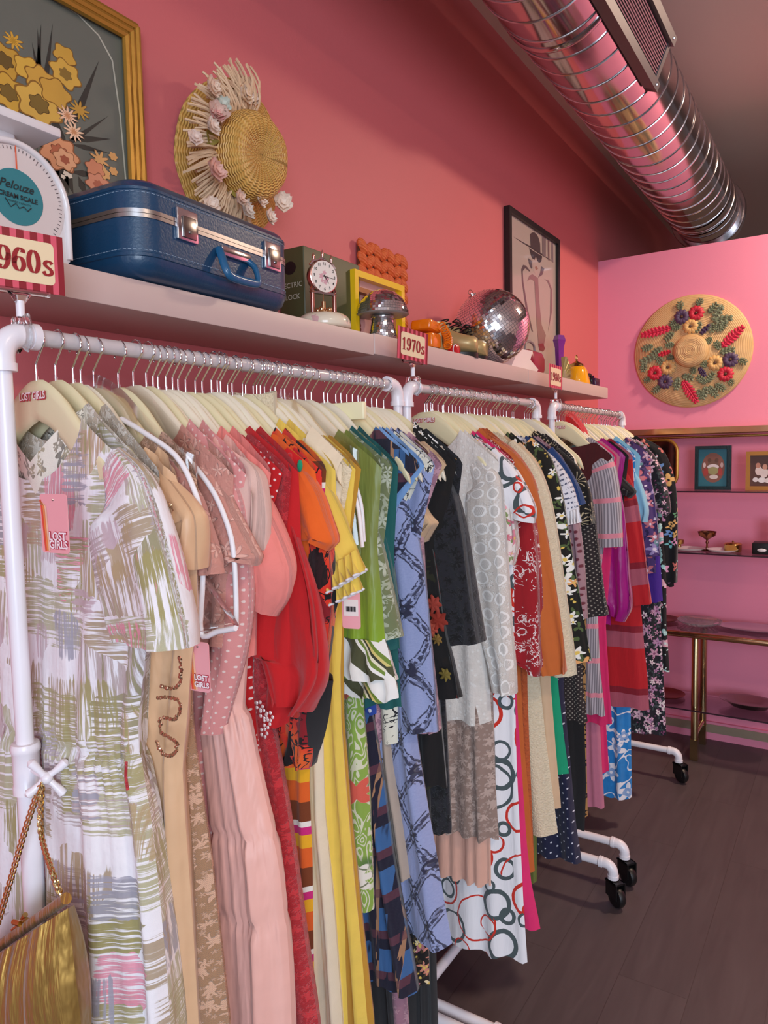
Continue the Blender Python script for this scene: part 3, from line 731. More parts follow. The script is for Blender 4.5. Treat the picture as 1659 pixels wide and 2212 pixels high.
def garment(h, name, label, cat, m, e, hem=None, nw=.105, tip=.192, neck=.05, top='shoulder', sl=None, sw=(.07, .09, .09), sm=None, sd=.024, puff=0., d=.026, folds=3.2, amp=.007, gather=0., hemL=0., yaw=0., dy=0., group=None, both=True, sfolds=3, samp=.004, lean=0., hemc=None, seams=()):
    """e: right edge of the body in the plane of its hanger, from top to hem; sl: outer edge of the sleeve"""
    y = hook_y(h) + dy; rng = random.Random(h * 13 + len(label)); P0 = np.array([HCX, y, 0.]); yw = math.radians(yaw)
    E = [px_local(px, py, P0, yw) for px, py in e]; E = [(z, x) for x, z in E]; E.sort(); zh = hem if hem is not None else E[0][0]
    tipz = 1.43; pts = [q for q in E if q[0] < tipz - .02]
    if top == 'shoulder': pts = pts + [(tipz, tip), (1.6, tip)]
    wR = lambda z: interp(pts, z)
    if top == 'shoulder':
        nz = arm_z(nw)
        def zt(x):
            a = abs(x)
            if a < nw: return nz + .004 - neck * (1 - (a / nw) ** 2) ** .7
            return arm_z(min(a, .2)) + .004
        wt = zt
    else: wt = lambda x: top
    root = cloth(name, FAB[m], None, wR, wt, (lambda s: zh + hemL * max(0, -s) ** 1 + (hemc or 0) * (1 - abs(s))), d, folds, amp, rng, gather=gather, wL=None, lean=lean, ns=110 if seams else 44, nt=110 if seams else 40, seams=[px_local(*q, P0, yw)[1] for q in seams])
    root.location = (HCX, y, 0); root.rotation_euler = (0, 0, yw); tag(root, label, cat, group)
    if sl:
        SP = [px_local(px, py, P0, yw) for px, py in sl]
        for mir in ((False, True) if both else (False,)):
            tube_cloth('sleeve', FAB[sm or m], root, SP, sw, sd, random.Random(h), mir, sfolds, samp, puff=puff)
    root['_y'] = y; del root['_y']
    return root
def tier(root, name, m, ytop_px, e, P, d=.03, folds=5, amp=.008, gather=.002, yo=-.003, hemw=.005, y0d=None):
    """a gathered tier or peplum on a garment"""
    y = root.location.y; P0 = np.array([HCX, y, 0.]); yw = root.rotation_euler[2]
    E = [px_local(px, py, P0, yw) for px, py in e]; pts = sorted((z, x) for x, z in E); zt = px_local(*ytop_px, P0, yw)[1]
    return cloth(name, FAB[m], root, lambda z: interp(pts, z), lambda x: zt, lambda s: pts[0][0], d, folds, amp, random.Random(int(zt * 1e4)), gather=gather, yo=yo, y0d=d - .012 if y0d is None else y0d, hemw=hemw, nt=16)
RK1, RK2, RK3 = 'nearest', 'middle', 'farthest'
HUNG = {}
def G(h, short, *a, **k):
    HUNG[h] = short; return garment(h, *a, **k)
# ---------------- nearest rack
g_brush = G(78, 'white brushstroke dress', 'dress', 'white dress with green, tan and pink brushstroke print, first on the nearest rack', 'dress', 'brush',
  [(335, 1250), (318, 1400), (302, 1560), (305, 1640), (328, 1760), (345, 1900), (360, 2050), (373, 2212)], hem=.34, nw=.105, tip=.188, neck=.075, d=.05, folds=2.6, amp=.010, seams=((305, 1632),),
  sl=[(262, 965), (318, 1015), (352, 1095), (384, 1215), (409, 1340), (414, 1398)], sw=(.04, .10, .125, .13, .125, .12), sd=.030)
g_emb = G(120, 'embroidered cream lace blouse', 'blouse', 'cream lace blouse with brown embroidered collar hanging behind the brushstroke dress', 'blouse', 'cream_lace', [(335, 1150), (325, 1350), (318, 1560)], nw=.075, neck=.05, d=.02)
b = MB()
def collar_fn(a, t):
    g = 2 * pi * a; return (.078 * math.cos(g), -.006 + .03 * math.sin(g) - .006 * t, 1.478 - .016 * math.sin(g) * -1 + .05 * t * (.8 - .4 * math.sin(g)) - (.07 if math.sin(g) < 0 else .01) * (1 - abs(math.cos(g))) ** .8)
b.grid(collar_fn, 40, 6, lambda a, t: (a * .4, t * .05), wrap=True); cb = b.build('collar', FAB['collar_print'], g_emb, smooth=170)
g_nude = G(158, 'beaded nude satin dress', 'dress', 'nude satin dress with swirling sequin beading beside the brushstroke dress', 'dress', 'nude_satin',
  [(398, 1082), (434, 1105), (438, 1150), (424, 1230), (426, 1330), (412, 1420), (402, 1560), (392, 1650), (398, 1760), (415, 1980), (430, 2212)], hem=.3, nw=.15, tip=.19, d=.036, folds=4.5, amp=.015, sl=[(352, 1008), (396, 1052), (432, 1098), (440, 1140), (434, 1230)], sw=(.03, .045, .06, .065, .05), sd=.02)
G(202.5, 'beige lace gown', 'dress', 'long beige floral lace gown partly inside the first clear garment cover', 'dress', 'nude_lace',
  [(440, 1130), (430, 1300), (415, 1480), (418, 1570), (436, 1700), (458, 1850), (480, 2050), (497, 2212)], hem=.3, nw=.12, d=.034, folds=3, amp=.006, sl=[(380, 985), (425, 1050), (450, 1120), (474, 1200), (478, 1240)], sw=(.04, .07, .08, .08), sm='brocade')
G(288, 'dusty pink brocade blouse', 'blouse', 'dusty pink floral brocade blouse with cap sleeves, behind the first clear cover', 'blouse', 'brocade', [(500, 1200), (495, 1300), (488, 1400)], nw=.11, d=.024,
  sl=[(430, 970), (480, 1035), (515, 1105), (548, 1170), (562, 1200), (558, 1222)], sw=(.04, .08, .10, .105, .10))
G(316, 'pink pin dot chiffon dress', 'dress', 'pink chiffon dress with tiny white pin dots and long sleeves', 'dress', 'pink_dots', [(480, 1300), (455, 1450), (458, 1600), (470, 1750), (476, 1900), (478, 2000)], nw=.10, d=.028, folds=4, amp=.008,
  sl=[(382, 925), (450, 960), (505, 1025), (530, 1090), (543, 1200), (546, 1300), (535, 1400), (510, 1500), (489, 1583)], sw=(.04, .08, .09, .09, .09, .08, .06, .035), sd=.022)
g_tier = G(341.6, 'pale pink tiered satin gown', 'dress', 'pale pink satin maxi dress with gathered tiers and sheer cap sleeves', 'dress', 'pink_satin',
  [(575, 1120), (556, 1220), (540, 1330), (528, 1450), (522, 1530), (534, 1550), (560, 1680), (588, 1806), (594, 1830), (604, 1900), (611, 1985), (615, 2010), (622, 2100), (627, 2212)], hem=.3, nw=.125, tip=.175, d=.046, folds=3.6, amp=.009, seams=((522, 1535), (588, 1808), (611, 1990)),
  sl=[(530, 985), (563, 1015), (575, 1065), (578, 1120), (574, 1188)], sw=(.03, .055, .065, .06, .04), sm='sheer_pink')
G(373, 'coral puff sleeve blouse', 'blouse', 'coral cotton blouse with gathered puff sleeves', 'blouse', 'coral', [(560, 1200), (552, 1330), (548, 1420)], nw=.11, d=.026, folds=3, amp=.006,
  sl=[(440, 925), (505, 985), (556, 1050), (590, 1110), (620, 1180), (634, 1235), (626, 1290), (600, 1332)], sw=(.04, .08, .10, .115, .12, .12, .085), sd=.03, puff=.3, samp=.006)
g_rdot = G(401, 'red pin dot dress', 'dress', 'red dress with white pin dots and ivory lace trim behind the pink tiered gown', 'dress', 'red_dots', [(575, 1150), (548, 1300), (545, 1480), (556, 1600), (575, 1720), (592, 1830), (606, 1950), (618, 2100)], nw=.12, d=.03, folds=4, amp=.006)
g_rlace = G(422, 'long red beaded gown', 'dress', 'long red crinkle gown with white beaded flowers at the waist', 'dress', 'red_lace', [(612, 1250), (580, 1400), (578, 1520), (600, 1620), (622, 1750), (640, 1880), (662, 2050), (690, 2212)], hem=.3, nw=.12, d=.04, folds=3, amp=.009)
G(437, 'red flared sleeve caftan', 'dress', 'plain bright red caftan dress with wide flared sleeves', 'dress', 'red', [(655, 1300), (636, 1480), (622, 1562)], nw=.105, d=.026,
  sl=[(480, 918), (555, 970), (606, 1035), (636, 1105), (662, 1175), (690, 1270), (704, 1350), (710, 1430), (700, 1490), (660, 1550)], sw=(.04, .075, .09, .11, .14, .16, .18, .18, .15, .06), sd=.024, sfolds=3, samp=.009)
g_bow = G(470, 'red strappy dress', 'dress', 'red sleeveless dress with knotted shoulder strap and green accents', 'dress', 'bright_red', [(640, 1130), (610, 1300), (600, 1500), (600, 1600)], nw=.15, tip=.175, d=.024)
for k, (px, py, m_, s_) in enumerate(((585, 975, 'bright_red', 1), (612, 1000, 'emerald', .6), (636, 1015, 'bright_red', 1), (655, 1006, 'emerald', .45), (628, 1000, 'bright_red', .8))):
    x, z = px_local(px, py, np.array([HCX, g_bow.location.y, 0]), 0); b = MB(); b.ball((x, -.008, z), .017 * s_, 10, rotm('Y', 35 + 20 * k), (1.3, .6, .55)); b.build('knot', FAB[m_], g_bow, smooth=170)
g_caf = G(492, 'orange and black caftan', 'dress', 'orange, red and black printed caftan with black bordered wing sleeves', 'dress', 'caftan', [(690, 1300), (680, 1480), (668, 1600), (655, 1650)], nw=.11, d=.028,
  sl=[(600, 962), (660, 1025), (700, 1090), (718, 1160), (725, 1225), (727, 1290), (716, 1400), (700, 1510), (688, 1600), (674, 1655)], sw=(.04, .075, .09, .10, .13, .15, .15, .12, .08, .02), sd=.026)
def strip(root, nm, mat, pts, w, yo):
    P0 = np.array([HCX, root.location.y, 0]); P = smooth_path([px_local(px, py, P0, 0) for px, py in pts], 4); b = MB()
    for sd in (-1, 1):
        V = []
        for i, p in enumerate(P):
            d = P[min(i + 1, len(P) - 1)] - P[max(i - 1, 0)]; d = d / np.linalg.norm(d); n = np.array([d[1], -d[0]]); n = -n if n[0] > 0 else n
            V += [(p[0] + .002, 0, p[1]), (p[0] + n[0] * w * .5, sd * yo * .7, p[1] + n[1] * w * .5), (p[0] + n[0] * w, sd * yo, p[1] + n[1] * w)]
        b.add(V, [(3 * i + k, 3 * i + k + 1, 3 * i + k + 4, 3 * i + k + 3) for i in range(len(P) - 1) for k in (0, 1)])
    return b.build(nm, mat, root, smooth=170)
strip(g_caf, 'border', FAB['black'], ((722, 1245), (730, 1290), (718, 1330), (698, 1345)), .022, .024); strip(g_caf, 'border', FAB['black'], ((718, 1470), (708, 1550), (692, 1612), (672, 1655)), .024, .024)
G(476.6, 'orange blouse', 'blouse', 'plain orange blouse with magenta spots, peeking above the black bordered caftan', 'blouse', 'orange', [(690, 1100), (690, 1200), (680, 1300)], nw=.12, d=.02,
  sl=[(610, 960), (662, 1010), (695, 1060), (715, 1120), (727, 1168), (712, 1190)], sw=(.04, .075, .085, .08, .07))
G(502, 'striped sun print dress', 'dress', 'dress in orange, yellow, pink and brown bands, only its skirt edge in view', 'dress', 'ribbon_print', [(672, 1500), (668, 1700), (675, 1850), (678, 2100)], hem=.35, nw=.13, d=.02)
g_yel = G(524, 'yellow ruffled dress', 'dress', 'yellow cotton maxi dress with white edged ruffles on the cuff', 'dress', 'yellow', [(735, 1290), (712, 1420), (688, 1540), (668, 1680), (666, 1800), (672, 1950), (678, 2212)], hem=.3, nw=.09, d=.028, folds=3.4, amp=.007,
  sl=[(560, 905), (640, 968), (695, 1020), (735, 1085), (765, 1155), (785, 1200), (796, 1228)], sw=(.04, .075, .09, .10, .105, .105), sd=.026)
P0 = np.array([HCX, g_yel.location.y, 0])
def ruffle(root, nm, mat, a, c, hgt, n=9, amp=.010, yo=-.03, trim=None):
    (x0, z0), (x1, z1) = a, c; b = MB(); T = Vector((x1 - x0, 0, z1 - z0)); Nn = Vector((T.z, 0, -T.x)).normalized()
    if Nn.z > 0: Nn = -Nn
    fn = lambda u, v: Vector((x0, yo, z0)) + T * u + Nn * hgt * v + Vector((0, -1, 0)) * (amp * (.3 + v) * math.sin(6.28 * n * u) + .012 * v) + T.normalized() * (amp * .8 * v * math.cos(6.28 * n * u))
    b.grid(fn, n * 12, 8, lambda u, v: (u * T.length * 2, v * hgt)); o = b.build(nm, mat, root, smooth=170)
    if trim is not None:
        q = MB(); q.tube([fn(k / (n * 12), 1.0) for k in range(n * 12 + 1)], .0018, 6); q.build('ruffle_edge', trim, o, smooth=60)
    return o
ruffle(g_yel, 'ruffle', FAB['yellow'], px_local(712, 1235, P0, 0), px_local(797, 1180, P0, 0), .036, 6, .008, -.032, FAB['white'])
ruffle(g_yel, 'ruffle', FAB['yellow'], px_local(715, 1262, P0, 0), px_local(792, 1222, P0, 0), .034, 5, .007, -.028, FAB['white'])
g_crm = G(547.5, 'cream sleeveless gown', 'dress', 'cream sleeveless gown with beaded stand collar rising above its hanger', 'dress', 'cream', [(735, 1110), (705, 1300), (700, 1600), (703, 1750), (722, 1950), (741, 2212)], hem=.3, nw=.11, tip=.185, d=.036, folds=3.5, amp=.011)
b = MB(); b.grid(lambda a, t: (.058 * math.cos(2 * pi * a) - .005, .022 * math.sin(2 * pi * a) - .004, 1.500 + .062 * t + .004 * math.sin(4 * pi * a)), 32, 5, lambda a, t: (a * .3, t * .07), wrap=True); b.build('collar', FAB['gold_knit'], g_crm, smooth=170)
b = MB(); b.grid(lambda a, t: (.128 + .062 * a, -.019 * math.sin(pi * t) * 1. - .002, 1.497 - .052 * a - .050 * t * 1.0 + .004), 10, 10, lambda a, t: (a * .06, t * .06)); b.build('shoulder_strap', FAB['cream'], g_crm, smooth=170)
G(562.9, 'cream gauze dress', 'dress', 'pale cream crinkled gauze dress, skirt hanging left of the cream gown', 'dress', 'gauze', [(705, 1300), (690, 1550), (684, 1700), (686, 1850), (690, 2212)], hem=.3, nw=.12, d=.026, folds=4, amp=.008)
G(571.6, 'butter yellow gown', 'dress', 'butter yellow gown with crinkled skirt, between cream and mustard gowns', 'dress', 'yellow', [(742, 1300), (736, 1450), (738, 1560), (748, 1700), (766, 1900), (782, 2050), (796, 2212)], hem=.3, nw=.12, d=.03, folds=3.4, amp=.009)
G(584.5, 'mustard gown', 'dress', 'mustard yellow gown hanging between the yellow dress and leaf print skirt', 'dress', 'mustard', [(745, 1250), (742, 1380), (742, 1550), (756, 1750), (780, 1980), (808, 2212)], hem=.3, nw=.12, d=.034, folds=3, amp=.009)
g_grn = G(634, 'green peplum dress', 'dress', 'shiny lime green top with white and olive striped double peplum', 'top', 'lime', [(815, 1180), (825, 1290), (832, 1385)], nw=.11, d=.03, amp=.004,
  sl=[(712, 1005), (752, 1055), (782, 1120), (800, 1190), (806, 1260)], sw=(.04, .07, .08, .085, .08), sd=.022)
tier(g_grn, 'peplum', 'green_stripe', (832, 1380), [(832, 1382), (846, 1430), (856, 1468)], None, d=.040, folds=4, amp=.010, gather=.002)
tier(g_grn, 'peplum', 'green_stripe', (856, 1440), [(850, 1440), (858, 1480), (864, 1512)], None, d=.036, folds=4, amp=.010, gather=.002, yo=.0)
G(643, 'leaf print skirt', 'skirt', 'green skirt with white leaf and flower print below the striped peplum', 'skirt', 'leaf', [(790, 1400), (784, 1530), (796, 1700), (803, 1850), (808, 1962)], top=1.36, d=.03, folds=3, amp=.008)
G(660, 'olive brocade dress', 'dress', 'olive dress woven with silver white flowers, long sleeves', 'dress', 'jacquard', [(820, 1250), (815, 1400), (815, 1480)], nw=.11, d=.024, sl=[(755, 990), (790, 1045), (815, 1115), (836, 1205), (856, 1295), (872, 1374)], sw=(.04, .07, .08, .08, .08, .075), sd=.022)
G(672.6, 'dark teal dress', 'dress', 'dark teal dress squeezed behind the olive brocade dress', 'dress', 'teal', [(850, 1200), (860, 1400), (868, 1530)], nw=.10, d=.022, sl=[(750, 970), (800, 1040), (828, 1110), (848, 1210), (860, 1300), (866, 1400)], sw=(.04, .07, .08, .08, .075, .07))
G(725.6, 'navy plaid dress', 'dress', 'long navy dress with blue and copper woven plaid checks', 'dress', 'plaid', [(830, 1100), (810, 1300), (800, 1520), (826, 1680), (848, 1850), (872, 1990), (893, 2100), (900, 2140)], nw=.10, d=.036, folds=3, amp=.009, sl=[(770, 960), (815, 1010), (838, 1040)], sw=(.04, .07, .06))
G(737, 'light blue cap sleeve dress', 'dress', 'light blue dress with pointed cap sleeves', 'dress', 'light_blue', [(835, 1130), (830, 1220), (842, 1400), (850, 1500)], nw=.10, d=.024, sl=[(775, 965), (818, 1000), (848, 1035), (864, 1058), (858, 1095), (843, 1140), (832, 1168)], sw=(.035, .06, .075, .08, .07, .045, .012), both=True)
G(749.5, 'taupe satin gown', 'dress', 'taupe grey satin gown, its skirt right of the navy plaid dress', 'dress', 'taupe', [(838, 1300), (836, 1480), (855, 1650), (876, 1770), (893, 1895)], top=1.1, d=.03, folds=3, amp=.008)
G(761.7, 'periwinkle lace coat', 'coat', 'periwinkle blue lace coat dress with long sleeves and scalloped cuffs', 'coat', 'blue_lace', [(880, 1300), (888, 1500), (905, 1620), (925, 1740), (944, 1840), (960, 1940), (973, 2010), (978, 2040)], nw=.10, d=.042, folds=2.5, amp=.010, hemL=.05,
  sl=[(800, 945), (848, 985), (880, 1055), (905, 1150), (922, 1250), (935, 1390), (944, 1500), (950, 1578)], sw=(.035, .075, .085, .085, .085, .09, .09, .09), sd=.028)
G(774, 'sage strap gown', 'dress', 'sage brown strap dress whose hanger tip pokes out by the blue coat', 'dress', 'brown', [(890, 1040), (880, 1200), (880, 1500)], nw=.13, tip=.165, d=.018)
G(779, 'mauve lace dress', 'dress', 'mauve pink lace dress peeking out behind the periwinkle lace coat', 'dress', 'mauve_lace', [(905, 1150), (905, 1300), (912, 1480)], nw=.11, d=.022, sl=[(860, 985), (890, 1020), (907, 1065), (914, 1150), (922, 1300), (936, 1450), (950, 1580)], sw=(.035, .06, .065, .065, .06, .06, .06))
G(759.5, 'white toile blouse', 'blouse', 'ivory blouse with black toile print, sleeve end showing left of the blue coat', 'blouse', 'white_toile', [(850, 1200), (850, 1400)], nw=.11, d=.018, sl=[(832, 1060), (856, 1150), (866, 1300), (878, 1450), (890, 1600)], sw=(.05, .07, .075, .08, .085))
g_zeb = G(803, 'zebra strap dress', 'dress', 'dark dress with twisted zebra striped shoulder strap', 'dress', 'black', [(925, 1100), (920, 1300), (935, 1500)], nw=.14, tip=.17, d=.02)
P0 = np.array([HCX, g_zeb.location.y, 0]); pth = [px_local(px, py, P0, 0) for px, py in ((893, 985), (905, 1000), (922, 1014), (930, 1030))]
ribbon('twisted_strap', FAB['zebra'], g_zeb, [(x, -.010, z) for x, z in smooth_path(pth, 3)], .013)
G(790, 'tan cape blouse', 'blouse', 'tan satin blouse with a triangular pointed sleeve', 'blouse', 'tan', [(915, 1080), (905, 1200), (900, 1350)], nw=.13, d=.018, sl=[(895, 1035), (915, 1080), (931, 1110), (945, 1130), (931, 1152), (916, 1172)], sw=(.05, .06, .065, .06, .04, .01), both=False)
g_rose = G(813.7, 'black rose dress', 'dress', 'black chiffon dress with large red rose embroidery', 'dress', 'rose_black', [(935, 1250), (940, 1450), (955, 1600), (965, 1700)], nw=.11, d=.026, sl=[(905, 1010), (925, 1100), (945, 1220), (968, 1350), (990, 1440), (1003, 1505)], sw=(.05, .07, .09, .11, .12, .12), sd=.02)
g_blk = G(828.9, 'black lace dress', 'dress', 'black lace dress with ivory flowers on its yoke, last on the nearest rack', 'dress', 'black_lace', [(965, 1300), (962, 1500), (970, 1680), (976, 1800)], nw=.095, d=.026, sl=[(905, 955), (955, 992), (988, 1055), (1008, 1130), (1022, 1220), (1035, 1310), (1047, 1386)], sw=(.04, .08, .09, .09, .09, .095, .10), sd=.03)
b = MB(); b.grid(lambda a, t: (.085 + .10 * a, -.013 - .006 * math.sin(pi * t), arm_z(.085 + .10 * a) + .006 - .035 * t), 12, 6, lambda a, t: (a * .1, t * .035)); b.build('yoke', FAB['white_flower_black'], g_blk, smooth=170)
G(808, 'long black trousers', 'trousers', 'long black trousers reaching nearly to the floor', 'trousers', 'black', [(925, 1600), (935, 1900), (943, 2050), (948, 2212)], hem=.18, top=1.36, d=.026, amp=.006)
G(795, 'dark floral trousers', 'trousers', 'dark trousers with peach and yellow flowers beside the plaid dress hem', 'trousers', 'dark_floral', [(905, 1700), (915, 1900), (925, 2020), (928, 2125)], top=1.36, d=.022, amp=.005)
G(745, 'mauve slip', 'dress', 'mauve pink slip whose hem shows at the floor under the plaid dress', 'dress', 'mauve_lace', [(830, 1500), (850, 1900), (876, 2130), (882, 2212)], hem=.22, top=1.36, d=.014)
G(742, 'black evening gown', 'dress', 'black evening gown, skirt showing under the plaid dress', 'dress', 'black', [(820, 1400), (820, 1700), (840, 2000), (862, 2212)], hem=.22, top=1.36, d=.02)
# ---------------- middle rack
g_iv = G(918, 'ivory lace dress', 'dress', 'ivory crochet lace dress with long sheer sleeves, first on the middle rack', 'dress', 'ivory_mesh', [(1060, 1180), (1056, 1320), (1058, 1450), (1063, 1560)], nw=.10, neck=.06, d=.045, folds=2, amp=.006,
  sl=[(1040, 985), (1082, 1030), (1092, 1110), (1100, 1230), (1108, 1360), (1115, 1440), (1117, 1497)], sw=(.05, .09, .10, .095, .085, .07, .06), sd=.030, sm='ivory_lace')
G(920.5, 'dusty rose ruffled skirt', 'skirt', 'dusty rose lace ruffled skirt below the ivory lace dress', 'skirt', 'ruffle_lace', [(1058, 1400), (1064, 1560), (1070, 1690), (1078, 1812)], top=1.2, d=.036, folds=4.5, amp=.008, gather=.003, dy=-.006)
G(927, 'peach slip', 'slip', 'peach satin slip below the dusty rose ruffled skirt', 'slip', 'peach', [(1055, 1500), (1060, 1700), (1064, 1910)], top=1.1, d=.03, folds=4, amp=.006, dy=-.006)
G(931, 'rose print blouse', 'blouse', 'cream blouse with pink rose print behind the ivory lace sleeve', 'blouse', 'rose_print', [(1095, 1200), (1100, 1300)], nw=.12, d=.018, sl=[(1085, 1020), (1108, 1070), (1119, 1130), (1122, 1180), (1112, 1220)], sw=(.04, .06, .065, .065, .05), sd=.016)
G(935, 'white ring print dress', 'dress', 'white maxi dress printed with red and grey rings', 'dress', 'rings', [(1110, 1250), (1112, 1480), (1116, 1650), (1124, 1800), (1132, 1950), (1141, 2078)], nw=.11, d=.028, folds=2.6, amp=.008, hemL=.09,
  sl=[(1070, 965), (1112, 1005), (1142, 1055), (1160, 1100), (1156, 1130)], sw=(.035, .075, .09, .095, .09), sd=.026)
g_hp = G(946.5, 'hot pink maxi dress', 'dress', 'hot pink maxi dress hanging right of the white ring print dress', 'dress', 'hot_pink', [(1105, 1250), (1112, 1450), (1126, 1650), (1138, 1820), (1148, 1905), (1168, 2003)], nw=.10, d=.026, folds=2, amp=.005)
G(956, 'red toile dress', 'dress', 'crimson dress with white toile figures, full long sleeve', 'dress', 'red_toile', [(1130, 1250), (1128, 1400)], nw=.12, d=.024, sl=[(1105, 1005), (1140, 1060), (1162, 1140), (1172, 1260), (1176, 1380), (1178, 1440), (1168, 1462)], sw=(.05, .07, .09, .105, .11, .105, .09), sd=.028)
G(969, 'rust orange dress', 'dress', 'rust orange dress with long gathered sleeves and cuffs', 'dress', 'rust', [(1125, 1450), (1132, 1600), (1145, 1750), (1155, 1880)], nw=.09, d=.028, sl=[(1065, 945), (1115, 980), (1152, 1030), (1175, 1110), (1195, 1220), (1212, 1320), (1224, 1400), (1228, 1455)], sw=(.035, .08, .085, .085, .085, .09, .09, .075), sd=.028, samp=.006)
G(977, 'red brown knit cardigan', 'cardigan', 'red brown loose knit cardigan around the rust orange shoulder', 'cardigan', 'rust_knit', [(1135, 1150), (1140, 1500), (1155, 1880)], nw=.085, d=.022, sl=[(1058, 935), (1112, 970), (1148, 1020), (1162, 1060)], sw=(.035, .075, .08, .07))
G(993, 'pale gold knit dress', 'dress', 'pale gold flecked knit dress with long sleeves', 'dress', 'gold_knit', [(1165, 1450), (1180, 1600), (1195, 1720), (1205, 1802)], nw=.10, d=.034, folds=2, amp=.008, hemL=-.05, sl=[(1110, 950), (1155, 995), (1185, 1055), (1205, 1150), (1222, 1270), (1240, 1390), (1248, 1456)], sw=(.035, .075, .085, .085, .085, .085, .08), sd=.028)
G(1003, 'beige satin dress', 'dress', 'beige satin dress hem right of the gold knit dress', 'dress', 'beige', [(1185, 1300), (1190, 1480), (1202, 1640), (1211, 1742)], nw=.11, d=.024, sl=[(1125, 955), (1165, 1000), (1190, 1060), (1200, 1130)], sw=(.035, .07, .08, .08))
G(1015, 'emerald green skirt', 'skirt', 'emerald green skirt between beige and polka dot hems', 'skirt', 'emerald', [(1200, 1400), (1208, 1500), (1218, 1590), (1229, 1674)], top=1.1, d=.024, folds=2, amp=.005)
G(1009, 'dark green dress', 'dress', 'dark green print dress edge under the rust dress hem', 'dress', 'olive', [(1165, 1500), (1160, 1750), (1160, 1905)], top=1.36, d=.02)
G(1025, 'black and orange floral dress', 'dress', 'black dress with white leaves and orange flowers, long sleeve', 'dress', 'bw_floral', [(1215, 1300), (1225, 1420)], nw=.10, d=.02, sl=[(1150, 945), (1190, 985), (1215, 1060), (1232, 1160), (1250, 1260), (1268, 1360), (1281, 1426)], sw=(.035, .065, .07, .07, .07, .07, .07), sd=.02)
g_tw = G(1040, 'white tweed blouse', 'blouse', 'white and blue tweed blouse with pleated white cuff ruffle', 'blouse', 'tweed', [(1215, 1200), (1215, 1300)], nw=.11, d=.022, sl=[(1165, 960), (1205, 995), (1235, 1040), (1250, 1085), (1256, 1115)], sw=(.035, .075, .09, .095, .09), sd=.026)
P0 = np.array([HCX, g_tw.location.y, 0]); ruffle(g_tw, 'cuff_ruffle', FAB['white'], px_local(1212, 1108, P0, 0), px_local(1256, 1098, P0, 0), .035, 7, .006, -.022)
g_nv = G(1061, 'navy jumper', 'jumper', 'navy blue top with yellow edging at the cuff', 'top', 'navy', [(1235, 1200), (1230, 1350)], nw=.11, d=.02, sl=[(1195, 965), (1232, 1010), (1254, 1050), (1266, 1088)], sw=(.035, .07, .08, .075))
G(1067, 'navy polka dot dress', 'dress', 'navy dress with white polka dots reaching low by the casters', 'dress', 'navy_dots', [(1215, 1350), (1220, 1500), (1233, 1650), (1244, 1780), (1256, 1858)], nw=.11, d=.044, folds=3, amp=.014)
G(1080, 'mauve spotted blouse', 'blouse', 'mauve blouse with maroon spots between tweed and brown knit sleeves', 'blouse', 'mauve_dots', [(1240, 1200), (1245, 1350)], nw=.11, d=.02, sl=[(1200, 985), (1235, 1040), (1252, 1120), (1264, 1230), (1270, 1335)], sw=(.04, .06, .065, .065, .06))
G(1094, 'black firework print dress', 'dress', 'black dress with cream starburst print on its shoulder', 'dress', 'firework', [(1262, 1200), (1262, 1400)], nw=.09, d=.02, sl=[(1205, 965), (1250, 1005), (1276, 1050), (1286, 1105), (1290, 1130)], sw=(.035, .07, .08, .08, .075))
G(1106, 'dark brown dotted knit dress', 'dress', 'dark brown dotted knit dress with frayed sleeve end', 'dress', 'knit_dots', [(1255, 1400), (1262, 1500), (1270, 1560)], nw=.10, d=.022, sl=[(1215, 970), (1258, 1020), (1282, 1080), (1296, 1170), (1308, 1270), (1316, 1328)], sw=(.035, .07, .08, .085, .085, .08), sd=.024)
G(1133, 'black midi skirt', 'skirt', 'black midi skirt at the far end of the middle rack', 'skirt', 'black', [(1258, 1450), (1263, 1600), (1266, 1700), (1262, 1795)], top=1.36, d=.022, amp=.005)
G(1143, 'leopard print scarf', 'scarf', 'brown leopard print scarf edge beside the black midi skirt', 'scarf', 'leopard', [(1266, 1500), (1268, 1660), (1270, 1762)], top=1.3, d=.014)
# ---------------- farthest rack
G(1203, 'maroon dress', 'dress', 'dark maroon dress, first on the farthest rack', 'dress', 'maroon', [(1262, 1050), (1262, 1200), (1262, 1350)], nw=.13, neck=.02, d=.018)
g_st = G(1208, 'grey striped dress', 'dress', 'grey pinstriped dress with pink bands and puffed short sleeves', 'dress', 'grey_stripe', [(1290, 1300), (1296, 1440), (1308, 1545)], nw=.105, d=.024, sl=[(1262, 955), (1300, 962), (1328, 1000), (1340, 1060), (1344, 1120), (1346, 1180)], sw=(.04, .11, .12, .12, .12, .125), sd=.034)
G(1214, 'hot pink dress', 'dress', 'hot pink dress peeping below the grey striped sleeve', 'dress', 'hot_pink', [(1320, 1200), (1308, 1350), (1314, 1460), (1322, 1566)], nw=.12, d=.022, sl=[(1290, 975), (1325, 1040), (1342, 1120), (1346, 1165), (1332, 1185)], sw=(.04, .07, .08, .08, .06))
G(1222, 'mauve long dress', 'dress', 'plain mauve long dress left of the blue hibiscus dress', 'dress', 'mauve', [(1290, 1350), (1293, 1500), (1300, 1650), (1306, 1744)], nw=.12, d=.026, amp=.004)
G(1228, 'fuchsia skirt', 'skirt', 'fuchsia skirt strip between the mauve dress and blue hibiscus dress', 'skirt', 'hot_pink', [(1303, 1400), (1308, 1550), (1316, 1668)], top=1.36, d=.018)
